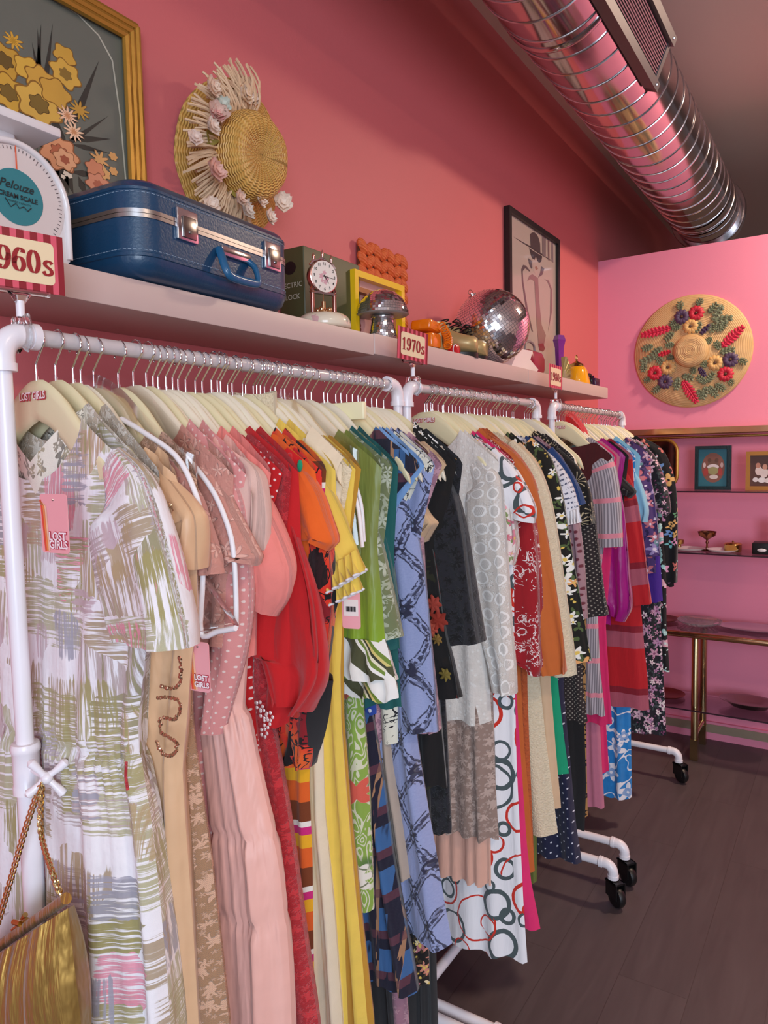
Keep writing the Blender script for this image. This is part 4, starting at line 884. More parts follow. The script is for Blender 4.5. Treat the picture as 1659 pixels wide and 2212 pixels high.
G(1236, 'magenta satin robe', 'robe', 'magenta satin robe with gathered full sleeves and violet piping', 'robe', 'magenta', [(1318, 1200), (1318, 1350)], nw=.11, d=.022, sl=[(1290, 970), (1328, 1020), (1346, 1080), (1355, 1160), (1362, 1240), (1367, 1310), (1350, 1345)], sw=(.035, .07, .085, .10, .11, .11, .07), sd=.026, sfolds=6, samp=.007)
G(1245, 'black cap sleeve top', 'top', 'black top with pointed cap sleeve beside the magenta robe', 'top', 'black', [(1345, 1100), (1340, 1250)], nw=.12, d=.018, sl=[(1315, 985), (1348, 1030), (1376, 1060), (1362, 1078)], sw=(.035, .065, .07, .03), both=False)
G(1262, 'blue hibiscus dress', 'dress', 'bright blue dress with white hibiscus flowers', 'dress', 'hibiscus', [(1355, 1350), (1362, 1530), (1363, 1620), (1364, 1724)], nw=.12, d=.036, folds=2.5, amp=.010)
G(1254, 'red banded knit dress', 'dress', 'red knit dress with dusty pink and wine bands, long sleeves', 'dress', 'red_plaid', [(1385, 1320), (1392, 1400), (1398, 1460), (1402, 1532)], nw=.11, d=.028, amp=.004, sl=[(1310, 965), (1352, 1010), (1378, 1080), (1392, 1160), (1402, 1240), (1410, 1304)], sw=(.035, .07, .085, .09, .09, .09), sd=.024)
G(1275, 'sky blue satin jacket', 'jacket', 'sky blue satin jacket with elbow sleeves', 'jacket', 'sky', [(1372, 1150), (1370, 1250)], nw=.10, d=.02, sl=[(1310, 948), (1352, 982), (1384, 1035), (1402, 1095), (1400, 1128)], sw=(.035, .07, .08, .08, .07), sd=.022)
G(1300, 'purple floral blouse', 'blouse', 'purple blouse with teal and lilac flowers', 'blouse', 'purple_floral', [(1415, 1180), (1418, 1240)], nw=.10, d=.022, sl=[(1345, 955), (1383, 985), (1408, 1040), (1421, 1110), (1430, 1200)], sw=(.035, .08, .09, .095, .10), sd=.026)
G(1305, 'royal purple skirt', 'skirt', 'royal purple skirt below the purple floral blouse', 'skirt', 'royal_purple', [(1420, 1150), (1428, 1230), (1432, 1300)], top=1.2, d=.024, amp=.005)
G(1310, 'pink blossom dress', 'dress', 'black dress covered in pink blossoms, long skirt near the back wall', 'dress', 'pink_floral', [(1425, 1250), (1428, 1380), (1434, 1480), (1440, 1588)], nw=.10, d=.036, folds=2.5, amp=.010, sl=[(1370, 948), (1412, 980), (1437, 1035), (1450, 1098), (1440, 1116)], sw=(.035, .08, .09, .09, .07), sd=.026)
G(1326, 'black embroidered jacket', 'jacket', 'black jacket with bright appliqued motifs at the far end of the racks', 'jacket', 'embroidered', [(1448, 1150), (1452, 1200), (1456, 1266)], nw=.09, d=.026, sl=[(1390, 945), (1432, 970), (1456, 1020), (1465, 1080), (1466, 1170), (1465, 1258)], sw=(.035, .085, .095, .09, .09, .09), sd=.028)
G(1319, 'black teal leaf dress', 'dress', 'black dress with teal leaves hanging below the embroidered jacket', 'dress', 'teal_leaf', [(1440, 1250), (1440, 1350), (1446, 1450)], nw=.11, d=.03, amp=.008)

# ---------------- hangers: one on every hook, named by what it carries
TIPPED = ('pale pink tiered satin gown', 'beaded nude satin dress', 'red strappy dress', 'cream sleeveless gown', 'sage strap gown', 'zebra strap dress')
N1 = (78, 120, 158, 174.5, 202.5, 255.5, 288, 316, 331, 341.6, 359, 373, 385, 401, 422, 437, 457, 470, 476.6, 492, 502, 524, 531, 547.5, 555, 562.9, 571.6, 584.5, 595, 607.8, 615.5, 634, 643, 660, 672.6, 700, 725.6, 737, 749.5, 761.7, 774, 779, 790, 803, 813.7, 828.9)
N2 = (918, 923, 931, 935, 946.5, 956, 959, 969, 977, 985, 993, 1003, 1009, 1015, 1025, 1032, 1040, 1050, 1061, 1067, 1072, 1080, 1087, 1094, 1106, 1110, 1133, 1138, 1143, 1149, 1153)
N3 = (1203, 1208, 1214, 1218, 1222, 1228, 1236, 1245, 1249, 1254, 1258, 1262, 1267, 1275, 1283, 1292, 1296, 1300, 1305, 1310, 1314, 1319, 1326, 1330, 1335)
for NN, rk in ((N1, RK1), (N2, RK2), (N3, RK3)):
    for i, px in enumerate(NN):
        lab = ('cream hanger carrying the ' + HUNG[px]) if px in HUNG else ('cream hanger crowded between others on the ' + rk + ' rack')
        h = hanger(px, lab, rk, dz=random.uniform(-.0025, .003))
        if i and random.random() < .45: h.material_slots[0].link = 'OBJECT'; h.material_slots[0].material = M_CREAM2
        if px not in HUNG: h.scale = (.8, 1, 1)
        elif HUNG[px] not in TIPPED: h.scale = (.88, 1, 1)
        if i == 0: firsts = (globals().get('firsts') or []) + [h]
for h in firsts: lost_girls_sticker(h, -.022)
# ================================================================= decade signs clipped on the rails
def nib(mb, path, w, t, M, c, s, closed=False, lift=.0006):
    P = [np.array(p, float) for p in path]; n = len(P); A = []
    for i in range(n):
        a = P[(i - 1) % n] if closed or i else P[0]; b = P[(i + 1) % n] if closed or i < n - 1 else P[-1]
        d = (b - a) / (np.linalg.norm(b - a) + 1e-9); q = (t + (w - t) * abs(d[1]) ** 1.3) / 2; nn = np.array([-d[1], d[0]]); A.append((P[i] + nn * q, P[i] - nn * q))
    V = []
    for a, b in A: V += [(M @ Vector((a[0] * s, a[1] * s, lift))) + Vector(c), (M @ Vector((b[0] * s, b[1] * s, lift))) + Vector(c)]
    mb.add(V, [(2 * i, 2 * i + 1, 2 * ((i + 1) % n) + 1, 2 * ((i + 1) % n)) for i in range(n if closed else n - 1)])
def ell(cx, cy, rx, ry, a0=0, a1=360, n=28): return [(cx + rx * math.cos(math.radians(a0 + (a1 - a0) * k / n)), cy + ry * math.sin(math.radians(a0 + (a1 - a0) * k / n))) for k in range(n + 1)]
def digit(mb, ch, x, M, c, s):
    W, T = .2, .05; o = lambda P: [(p[0] + x, p[1]) for p in P]
    if ch == '0': nib(mb, o(ell(.3, .5, .2, .45)), W, T, M, c, s)
    if ch == '1':
        nib(mb, o([(.3, 0), (.3, .97)]), W, T, M, c, s); nib(mb, o([(.12, .03), (.48, .03)]), W, .06, M, c, s); nib(mb, o([(.1, .78), (.2, .84), (.3, .96)]), .1, .07, M, c, s)
    if ch in '96':
        for P in (ell(.3, .68, .19, .28), smooth_path([(.49, .7), (.49, .5), (.42, .22), (.27, .04), (.13, .1), (.13, .2)], 5)):
            P = [(.6 - p[0], 1 - p[1]) for p in P] if ch == '6' else P
            nib(mb, o(P), W, T, M, c, s)
    if ch == '7':
        nib(mb, o([(.06, .9), (.54, .9)]), W, .14, M, c, s); nib(mb, o([(.5, .93), (.36, .5), (.24, .0)]), W, T, M, c, s); nib(mb, o([(.08, .95), (.08, .72)]), .06, T, M, c, s)
    if ch == '8': nib(mb, o(ell(.3, .74, .15, .22)), .17, T, M, c, s); nib(mb, o(ell(.3, .26, .19, .24)), W, T, M, c, s)
    if ch == 's': nib(mb, o(smooth_path([(.46, .5), (.40, .58), (.26, .6), (.16, .48), (.26, .36), (.40, .26), (.44, .12), (.30, .02), (.16, .05), (.1, .16)], 5)), .17, .09, M, c, s)
def m_stripes():
    m = MT('sign_stripes'); u, v, _ = m.sep(m.uv()); q = (u * 62).fract(); m.set('Base Color', m.mix((q < .55), '#d9566a', '#8c1426')).set('Roughness', .4); return m.mat
M_STR = m_stripes(); M_SIGNC = plain('sign_cream', '#edd6ae', .45, var=.01); M_SIGNR = plain('sign_red', '#97141f', .45, var=0)
def sign(txt, y, yaw, roll, z0, lab, w=.112, h=.073):
    """yaw: turn of the card from the rail direction towards the room"""
    t = thing('decade_sign', (RX, y, RZ + .0107), lab, 'sign', 'decade signs clipped on the rack rails')
    a = math.radians(yaw); ax = Vector((math.sin(a), math.cos(a), 0)); n = Vector((math.cos(a), -math.sin(a), 0)); up = Vector((0, 0, 1))
    r = math.radians(roll); ax2 = ax * math.cos(r) - up * math.sin(r); up2 = up * math.cos(r) + ax * math.sin(r)
    M = frame3(ax2, up2, n); zc = Vector((0, 0, z0 - RZ - .0107)) + up2 * (h / 2)
    b = MB(); V = [M @ Vector((x * w / 2, q * h / 2, d)) + zc for d in (0, -.0012) for x, q in ((-1, -1), (1, -1), (1, 1), (-1, 1))]
    uv = [(x * w / 2, q * h / 2) for d in (0, 1) for x, q in ((-1, -1), (1, -1), (1, 1), (-1, 1))]
    b.add(V, [(0, 1, 2, 3), (7, 6, 5, 4), (0, 4, 5, 1), (1, 5, 6, 2), (2, 6, 7, 3), (3, 7, 4, 0)], uv); card = b.build('card', M_STR, t, smooth=0)
    b = MB(); pw, ph, rr = w / 2 - .012, h / 2 - .0105, .006; P = []
    for sx, sy, a0 in ((1, 1, 0), (-1, 1, 90), (-1, -1, 180), (1, -1, 270)):
        for k in range(6): g = math.radians(a0 + k * 18); P.append((sx * (pw - rr) + rr * math.cos(g), sy * (ph - rr) + rr * math.sin(g)))
    b.prism(P, .0005, M, zc); b.build('panel', M_SIGNC, card, smooth=0)
    b = MB(); s = .029; tot = 4 * .6 + .52
    for k, ch in enumerate(txt): digit(b, ch, k * .6 - tot / 2, M, zc + M @ Vector((0, -s * .5, .0006)), s)
    b.build('lettering', M_SIGNR, card, smooth=0)
    zb = z0 - RZ - .0107
    b = MB(); b.tube([ax * -.036 + up * (zb - .002), ax * .036 + up * (zb - .002)], .0042, 8); b.tube([up * (zb - .004), up * (zb - .02)], [.016, .004], 10, flat=.35); b.build('card_grip', M_CLEAR, t, smooth=40)
    b = MB(); b.tube([up * (zb - .014), up * (zb - .034)], .0052, 12); b.build('swivel_joint', M_WHITE, t)
    b = MB(); top = zb - .034
    b.rbox((0, 0, (top - .002) / 2 + .001), (.018, .018, max(.012, top - .002)), .003)
    for sx in (-1, 1): b.tube([(sx * .010, 0, .012), (sx * .0145, 0, 0), (sx * .0145, 0, -.018), (sx * .006, 0, -.027)], .0035, 8, flat=2.2)
    b.build('rail_clip', M_CLEAR, t, smooth=40)
    return t
sign('1960s', .527, 12, 0, 1.664, 'red striped sign reading 1960s clipped on the nearest rail')
sign('1970s', 1.478, 8, 4, 1.668, 'red striped sign reading 1970s clipped on the middle rail')
sign('1980s', 2.44, 4, 2, 1.668, 'red striped sign reading 1980s clipped on the farthest rail', w=.11, h=.08)

# ================================================================= clear garment covers, tags, clip hanger, handbag
def cover(h, fr, bk, lab, zs=1.2, depth=.03):
    y = hook_y(h); P0 = np.array([HCX, y, 0.]); E = [px_local(px, py, P0, 0) for px, py in fr]; pts = sorted((z, x) for x, z in E)
    low = pts[0][0]; wR = lambda z: interp([q for q in pts if q[0] < 1.43] + [(1.44, .175), (1.6, .175)], z)
    o = cloth('garment_cover', M_FILM, None, wR, lambda x: arm_z(min(abs(x), .2)) + .012, lambda s: low, depth, 2, .004, random.Random(h), y0d=.02)
    o.location = (HCX, y, 0); tag(o, lab, 'garment cover', 'clear covers on the nearest rack')
    pw = plain('white_piping', '#f2f0f3', .5, var=.02) if 'white_piping' not in bpy.data.materials else bpy.data.materials['white_piping']
    for P, dy in ((fr, -.6 * depth), (bk, .6 * depth)):
        Q = [px_local(px, py, P0 + np.array([0, dy, 0]), 0) for px, py in P]; ribbon('piping', pw, o, [(x, dy, z) for x, z in smooth_path(Q, 4)], .0036)
    return o
g_cov = cover(222, [(262, 905), (312, 935), (380, 985), (420, 1060), (438, 1140), (438, 1250), (434, 1368), (470, 1364), (509, 1357)], [(284, 905), (380, 968), (450, 1045), (490, 1130), (505, 1200), (510, 1300), (510, 1355)],
      'clear plastic shoulder cover with white piping over the beige lace gown', depth=.045)
cover(600, [(600, 905), (650, 935), (712, 980), (755, 1045), (774, 1100), (783, 1182)], [(606, 900), (660, 930), (720, 972), (760, 1030), (780, 1090), (786, 1170)], 'clear plastic shoulder cover with white piping over the green peplum top', depth=.016)
def hang_tag(loc, w, h, rz, lab, text=True, code=False):
    M = frame3(Vector((math.cos(rz), math.sin(rz), 0)), Vector((0, 0, 1)), Vector((math.sin(rz), -math.cos(rz), 0)))
    b = MB(); rr = .004; P = []
    for sx, sy, a0 in ((1, 1, 0), (-1, 1, 90), (-1, -1, 180), (1, -1, 270)):
        for k in range(5): g = math.radians(a0 + k * 22.5); P.append((sx * (w / 2 - rr) + rr * math.cos(g), sy * (h / 2 - rr) + rr * math.sin(g)))
    b.prism(P, .0012, M, M @ Vector((0, 0, -.0006))); o = b.build('hang_tag', plain('tag_pink', '#f2a9ae', .45, var=.01), smooth=0, loc=loc); tag(o, lab, 'price tag', 'pink price tags on the clothes')
    if text:
        for dz, c_, off in ((.0003, '#c22c44', .0012), (.0008, '#fbeef0', .0004)):
            b = MB(); put_text(b, 'LOST', w * .27, M @ Vector((w * .12, -h * .22, .0007)), M, dz, offset=off); put_text(b, 'GIRLS', w * .27, M @ Vector((w * .14, -h * .36, .0007)), M, dz, offset=off)
            b.build('lettering', plain('tag_letter', c_, .5, var=0), o, smooth=0)
        for k, c_ in enumerate(('#e2503a', '#ee8a4a', '#f4c2a0')):
            x = -w / 2 + .003 + k * .0032; b = MB(); q = smooth_path([(-w / 2 + .001, h * .40 - k * .002), (x, h * .28), (x + .0015, 0), (x + .004, -h * .47)], 5)
            nib(b, [p for p in q], .003, .003, M, M @ Vector((0, 0, .0007)), 1., lift=.0003); b.build('stripe', plain('tag_stripe', c_, .5, var=0), o, smooth=0)
    if code:
        b = MB(); b.box(M @ Vector((0, .004, .001)), (w * .8, .0004, h * .45), rotm('Z', math.degrees(rz))); pl = b.build('price_label', plain('label_white', '#efe3dc', .5, var=0), o, smooth=0)
        b = MB()
        for k in range(9): b.box(M @ Vector((-w * .25 + k * w * .06, .002, .0014)), (w * .03 * (1 + k % 3 * .5), .0003, h * .14), rotm('Z', math.degrees(rz)))
        b.build('barcode', M_BLACK, pl, smooth=0)
    b = MB(); b.ball(M @ Vector((0, h * .40, .0008)), .0016, 8); b.build('eyelet', M_CHROME, o)
    return o
_q = atY(118, 1131, .484); hang_tag((float(_q[0]), .484, float(_q[2])), .047, .067, .05, 'pink tag with orange stripe pinned on the front of the brushstroke dress')
hang_tag((.480, .608, 1.198), .034, .062, .1, 'pink tag hanging below the first clear garment cover')
hang_tag((.498, .905, 1.213), .030, .058, .25, 'pink tag with barcode label below the yellow ruffled cuff', False, True)
# trouser clip hanger
y = hook_y(714.5); ch = thing('clip_hanger', (HCX, y - .01, 1.557), 'cream bar hanger with metal clips holding a blue dotted skirt', 'hanger', rotz=0)
x0, z0 = px_local(628, 888, np.array([HCX, y - .01, 0]), 0); x1, z1 = px_local(761, 888, np.array([HCX, y - .01, 0]), 0)
b = MB(); b.rbox(((x0 + x1) / 2, 0, z1 - 1.557), (x1 - x0 + .06, .012, .034), .003); b.build('bar', plain('bright_cream_bar', '#f6eec4', .35, var=.02), ch, smooth=30)
b = hook_mesh(); b.v = [(p[0], p[1], p[2]) for p in b.v]; b.build('hook', M_CHROME, ch, smooth=60)
zc = z1 - 1.557
for xx in (x1 - .035, x0 + .01):
    b = MB(); b.tube([(xx + .022, 0, zc - .016), (xx + .022, 0, zc - .042)], .0013, 6)
    for sgn in (-1, 1): b.box((xx, sgn * .004, zc - .052), (.026, .0016, .034), rotm('X', sgn * 9))
    b.tube([(xx - .014, 0, zc - .05), (xx + .024, 0, zc - .05)], .0022, 8); b.build('clip', M_CHROME, ch, smooth=40)
sk = cloth('skirt', FAB['blue_dots'], None, lambda z: x1 + .012 + (1.45 - z) * .06, lambda x: 1.557 + zc - .06, lambda s: .95, .024, 3, .006, random.Random(5)); sk.location = (HCX, y - .01, 0); tag(sk, 'blue skirt with white dots held by the metal clip hanger', 'skirt')
# red top slung over the hangers of the farthest rack
b = MB(); yr = hook_y(1225)
b.grid(lambda a, t: (HCX + .005 + .075 * a, yr - .03 + .06 * t + .004 * math.sin(9 * a), 1.578 - .10 * a ** 2 * .9 + .012 * math.sin(pi * t) + .003 * math.sin(14 * t + 5 * a)), 18, 14)
b.grid(lambda a, t: (HCX + .005 + .075 * a, yr - .03 + .004 * math.sin(9 * a) - .003, 1.578 - .10 * a ** 2 * .9 - .035 * t), 18, 4)
tag(b.build('folded_top', FAB['bright_red'], smooth=170), 'bright red top folded over the hangers of the farthest rack', 'top')
# bead motif and sequins
P0 = np.array([HCX, g_nude.location.y, 0]); b = MB(); rng = random.Random(3)
for path in (((392, 1420), (395, 1450), (390, 1478), (372, 1486), (352, 1480)), ((345, 1506), (372, 1505), (390, 1514), (392, 1535), (382, 1552), (360, 1548)), ((350, 1552), (352, 1580), (368, 1590), (384, 1600), (386, 1618), (374, 1630), (356, 1626), (342, 1600)), ((362, 1085), (372, 1092), (374, 1105))):
    Q = smooth_path(path, 6)
    for px, py in Q:
        x, z = px_local(px, py, P0 + np.array([0, -.034, 0]), 0); b.lathe([(.0005, -.0008), (.0024, -.0004), (.0025, .0004), (.0006, .0012)], (x + rng.uniform(-.001, .001), -.036 - rng.random() * .002, z), 7, rotm('X', 90 + rng.uniform(-25, 25)) @ rotm('Y', rng.uniform(-25, 25)))
tag(b.build('sequin_trim', plain('bronze_sequin', '#b8977a', .2, .9, var=.2), g_nude, smooth=30), kind='stuff')
P0 = np.array([HCX, g_rlace.location.y, 0]); b = MB()
for px, py in ((566, 1522), (574, 1540), (582, 1560), (576, 1580), (588, 1545)):
    x, z = px_local(px, py, P0 + np.array([0, -.03, 0]), 0)
    for k in range(5): b.ball((x + .006 * math.cos(k * 1.256), -.036, z + .006 * math.sin(k * 1.256)), .0030, 8, None, (1, .4, 1))
tag(b.build('beaded_flowers', plain('pearl_bead', '#e6d6d2', .3, .2), g_rlace), kind='stuff')
P0 = np.array([HCX, g_rose.location.y, 0])
for k, (px, py, r, c_) in enumerate(((950, 1300, .022, '#a84030'), (960, 1335, .026, '#98301f'), (944, 1352, .020, '#b04c38'), (958, 1375, .014, '#8a6a2e'), (975, 1450, .016, '#7a6a2a'))):
    x, z = px_local(px, py, P0, 0); b = MB(); n = 26
    V = [(x, -.031, z)] + [(x + r * (.78 + .22 * math.cos(7 * g + k)) * math.cos(g), -.027 - .002 * math.cos(7 * g + k), z + r * (.78 + .22 * math.cos(7 * g + k)) * math.sin(g)) for g in [2 * pi * q / n for q in range(n)]]
    b.add(V, [(0, 1 + q, 1 + (q + 1) % n) for q in range(n)]); b.build('embroidered_rose', plain('rose_thread_' + str(k), c_, .8, var=.35, bscale=200, bump=.5), g_rose, smooth=170)
# tie cord of the brushstroke dress
b = MB(); P0 = np.array([HCX, g_brush.location.y, 0]); Q = [px_local(px, py, P0 + np.array([0, -.05, 0]), 0) for px, py in ((276, 1645), (275, 1675), (279, 1705))]
b.tube([(x, -.052, z) for x, z in Q], .0018, 6); b.build('tie_cord', FAB['red_lace'], g_brush)
P0b = np.array([HCX, hook_y(373), 0])
# gold handbag hanging by its chain from the clamp knob
hb = thing('handbag', (.30, .452, .80), 'gold gathered evening handbag with chain strap hanging from the rack knob', 'handbag')
A = Vector((.425, 0, .968)); Bv = Vector((.17, 0, .778)); base = Vector((.30, 0, .80)); dx = (A - Bv).normalized(); dn = Vector((.02, 0, -1)); Lb = (A - Bv).length
def bagf(sd):
    def f(a, t):
        e = math.sin(pi * min(1, max(0, a))) ** .35; fl = .02 * t
        p = Bv + dx * (Lb * (.5 + (a - .5) * (1 + .12 * t))) + dn * (.012 + .21 * t * (1 - .10 * abs(2 * a - 1) ** 3))
        y = sd * (.011 + .036 * math.sin(pi * min(1, t * .9 + .08)) ** .7) * e + .0035 * math.sin(a * 46 + 2 * math.sin(a * 9)) * (1 - t) ** .6
        return Vector((p.x, y, p.z)) - base
    return f
b = MB(); b.grid(bagf(-1), 60, 24, lambda a, t: (a * .3, t * .2)); b.grid(bagf(1), 60, 24, lambda a, t: (a * .3 + .5, t * .2)); b.build('pouch', FAB['gold_lame'], hb, smooth=170)
b = MB(); b.tube([Bv + dx * (Lb * k / 12) - base + Vector((0, 0, 0)) for k in range(13)], .0065, 10); b.build('frame', FAB['gold_lame'], hb)
b = MB(); mid = Bv + dx * Lb * .62 - dn * .008 - base
for s_ in (-1, 1): b.tube([mid + dx * s_ * .014 + Vector((0, -.006 * s_, 0)), mid - dn * .008 - dx * .003 * s_ + Vector((0, -.006 * s_, 0))], .0032, 8); 
b.tube([mid - dx * .02, mid + dx * .02], .0028, 8); b.build('clasp', M_BRASS, hb)
def chain(P, parent, w=.0062):
    P = [Vector(p) for p in smooth_path(P, 8)]; L = [0]
    for i in range(1, len(P)): L.append(L[-1] + (P[i] - P[i - 1]).length)
    n = int(L[-1] / (w * .62)); b = MB()
    for k in range(n):
        d = L[-1] * (k + .5) / n; i = max(j for j in range(len(L)) if L[j] <= d); i = min(i, len(P) - 2); t = (d - L[i]) / (L[i + 1] - L[i]); c = P[i].lerp(P[i + 1], t); T = (P[i + 1] - P[i]).normalized()
        S_ = T.cross(Vector((0, 1, 0))).normalized(); N_ = S_.cross(T); ang = math.radians(38 if k % 2 else -38); S2 = S_ * math.cos(ang) + N_ * math.sin(ang)
        b.tube([c + T * (w * .72 * math.cos(g)) + S2 * (w * .5 * math.sin(g)) for g in [2 * pi * q / 10 for q in range(10)]], w * .17, 5, True)
    return b.build('chain', plain('pale_gold_chain', '#dcc48c', .2, 1, var=.05), parent)
kq = Vector((RX + .052, .492, 1.063)) - hb.location; 
chain([kq + Vector((0, -.006, .0)), kq + Vector((-.02, -.018, -.06)), Vector((.285, .0, .90)) - base + Vector((0, 0, 0)), Bv + dx * Lb * .33 - base - dn * .006], hb)
chain([kq + Vector((0, -.004, .0)), kq + Vector((.015, -.018, -.05)), Vector((.402, .0, .99)) - base, A - dx * .012 - base - dn * .008], hb)

# ================================================================= wall art and the goods on the shelf
def plate(b, P, c, t, y0=0): pass
def onwall(px, py, X=.03): return atX(px, py, X)
pic = thing('framed_picture', (.016, .70, ST), 'gold framed flower print on slate grey leaning at the left edge', 'picture')
yl, yr_, zl, zh_ = .44, .945, ST + .002, 2.250; B0 = Vector((.016, .70, ST))
def loc_(x, y, z): return Vector((x, y, z)) - B0
fw_ = .036; b = MB()
for k in range(3):
    o = k * fw_ / 3; w_ = fw_ / 3
    for (ya, za, yb_, zb_) in ((yl + o, zl + o, yr_ - o, zl + o), (yr_ - o, zl + o, yr_ - o, zh_ - o), (yr_ - o, zh_ - o, yl + o, zh_ - o), (yl + o, zh_ - o, yl + o, zl + o)):
        cx_, cz_ = (ya + yb_) / 2, (za + zb_) / 2; d_ = Vector((0, yb_ - ya, zb_ - za)); inw = Vector((0, -d_.z, d_.y)).normalized() * (w_ / 2)
        p, q = loc_(.020, ya, za) + inw, loc_(.020, yb_, zb_) + inw; b.tube([p - d_.normalized() * -w_ / 2, q - d_.normalized() * w_ / 2], w_ * .62, 8)
b.build('frame', M_GOLD, pic)
b = MB(); b.box(loc_(.006, (yl + yr_) / 2, (zl + zh_) / 2), (.010, yr_ - yl - .012, zh_ - zl - .012)); art = b.build('print', plain('slate_print', '#6a6d63', .3, var=.08, coat=.4), pic, smooth=0)
KY, KZ = .00098, .00079
def ap(px, py): q = atX(px, py, .0125); return q[1], q[2]
layer = [0]
def flat(name, poly, col, parent=art):
    layer[0] += 1; x = .0113 + layer[0] * .000035
    b = MB(); b.add([Vector((x, y, z)) - B0 for y, z in poly], [tuple(range(len(poly)))])
    key = 'print_' + col.strip('#'); m = bpy.data.materials.get(key) or plain(key, col, .35, var=.12, coat=.4)
    return b.build(name, m, parent, smooth=0)
def blades(px, py, segs, col):
    b = MB(); layer[0] += 1; x = .0113 + layer[0] * .000035
    for (x0, y0, x1, y1, w) in segs:
        a, c = np.array(ap(x0, y0)), np.array(ap(x1, y1)); d = (c - a); n = np.array([-d[1], d[0]]); n = n / (np.linalg.norm(n) + 1e-9) * w * .0009; m = a + d * .4
        b.add([Vector((x, q[0], q[1])) - B0 for q in (a, m + n, c, m - n)], [(0, 1, 2, 3)])
    key = 'print_' + col.strip('#'); m = bpy.data.materials.get(key) or plain(key, col, .35, var=.12, coat=.4)
    b.build('printed_leaves', m, art, smooth=0)
def bloom(px, py, r, n, col, deep=.35, ph=0., inner=None):
    y0, z0 = ap(px, py); P = [(y0 + KY * r * (1 - deep + deep * math.cos(n * g + ph)) * math.cos(g), z0 + KZ * r * (1 - deep + deep * math.cos(n * g + ph)) * math.sin(g)) for g in [2 * pi * k / 60 for k in range(60)]]
    c0 = col.strip('#'); dk = '#' + ''.join('%02x' % int(int(c0[i:i + 2], 16) * f) for i, f in ((0, .66), (2, .58), (4, .5)))
    if inner or r > 15: flat('petal_outline', [(y0 + (q[0] - y0) * 1.09, z0 + (q[1] - z0) * 1.09) for q in P], dk)
    flat('printed_flower', P, col)
    if inner: bloom(px, py, r * .45, n, inner, deep, ph + 1)
blades(0, 0, [(70, 330, 90, 50, 9), (80, 330, 115, 50, 8), (95, 320, 82, 60, 8), (110, 300, 70, 90, 9), (150, 290, 215, 130, 7), (100, 300, 40, 180, 10), (60, 300, 20, 230, 12), (120, 330, 235, 250, 5), (150, 300, 240, 300, 6), (150, 310, 235, 330, 5), (150, 360, 100, 200, 12), (150, 370, 220, 380, 6), (140, 360, 160, 420, 10), (170, 380, 190, 430, 8), (120, 320, 150, 420, 16), (90, 250, 130, 400, 20)], '#33342f')
flat('line', [ap(*q) for q in ((100, -10), (102, -10), (170, 30), (215, 75), (245, 130), (262, 250), (275, 400), (272, 400), (259, 250), (242, 131), (213, 77), (169, 32))], '#b9b8a8')
for px, py, r, n, c_, i_ in ((30, 88, 17, 9, '#d8a43c', '#b98a2a'), (10, 130, 34, 6, '#c89a3a', '#6b5426'), (20, 200, 36, 6, '#d0a23e', '#7a6028'), (62, 150, 26, 5, '#dcae46', None), (140, 120, 22, 5, '#cfa040', None), (142, 160, 30, 6, '#d8aa48', '#8c6e30'), (90, 175, 30, 6, '#d2a244', None), (85, 225, 42, 6, '#d9ad4e', '#7d642c'), (120, 200, 30, 5, '#cf9f42', None), (172, 238, 20, 10, '#c2933c', None), (146, 250, 20, 11, '#eec2a0', '#c98a5e'), (160, 285, 20, 11, '#f0c8a6', '#cd8e60'), (128, 330, 38, 7, '#dd9a6e', '#b86848'), (140, 345, 22, 6, '#e5ab80', '#a85a40'), (215, 345, 20, 8, '#e0a86a', None), (244, 338, 10, 6, '#d9a060', None), (245, 370, 10, 6, '#d9a060', None), (225, 375, 14, 6, '#dba668', None), (205, 365, 20, 6, '#d68a66', None), (212, 400, 26, 7, '#d99070', '#b4654c'), (142, 375, 6, 5, '#e6d9c4', None), (150, 380, 6, 5, '#e6d9c4', None), (136, 382, 5, 5, '#e6d9c4', None)):
    bloom(px, py, r, n, c_, .12 if n < 8 else .3, px * .1, i_)

# straw hat with flowers on the wall
SHX = Vector((.03, 1.165, 2.075)); hat = thing('straw_hat', SHX, 'gold straw hat trimmed with raffia fringe and cloth flowers hung on the wall', 'hat')
def straw(name, c1, c2, sc=95):
    m = MT(name); u, v, _ = m.sep(m.uv()); z = ((v * sc * 1.6 + (u * sc * 4.).sin() * .18).fract() - .5).abs(); n = m.noise(m.uv(), 60, 3)
    h = z * 1.6 * ((u * sc * 4.).sin() * .3 + .7) + n * .5
    m.set('Base Color', m.mix(h.m('MULTIPLY', .9, clamp=True), c1, c2)).set('Roughness', .42); m.bump(h, .8, .006); return m.mat
M_STRAW = straw('gold_straw', '#bb7c26', '#ffd078')
HT = rotm('Z', -8) @ rotm('Y', 8)
def brimf(a, t):
    g = 2 * pi * a; r = .062 + .083 * t; return HT @ Vector((.004 + .020 * (1 - t) - .006 * math.cos(2 * g) * t + .002 * math.sin(9 * g) * t, r * .93 * math.cos(g), r * 1.08 * math.sin(g)))
b = MB(); b.grid(brimf, 72, 10, lambda a, t: (a * .7, t * .1), wrap=True); b.grid(lambda a, t: brimf(a, t) + Vector((-.004, 0, 0)), 72, 10, lambda a, t: (a * .7, t * .1), wrap=True); b.build('brim', M_STRAW, hat, smooth=60)
pr_ = [(.064, .012), (.078, .03), (.083, .055), (.080, .08), (.070, .098), (.05, .106), (.035, .104), (.02, .1), (.001, .1)]
b = MB(); prof = smooth_path(pr_, 4); MX = HT @ frame3(Vector((0, 1, 0)), Vector((0, 0, 1)), Vector((1, 0, 0)))
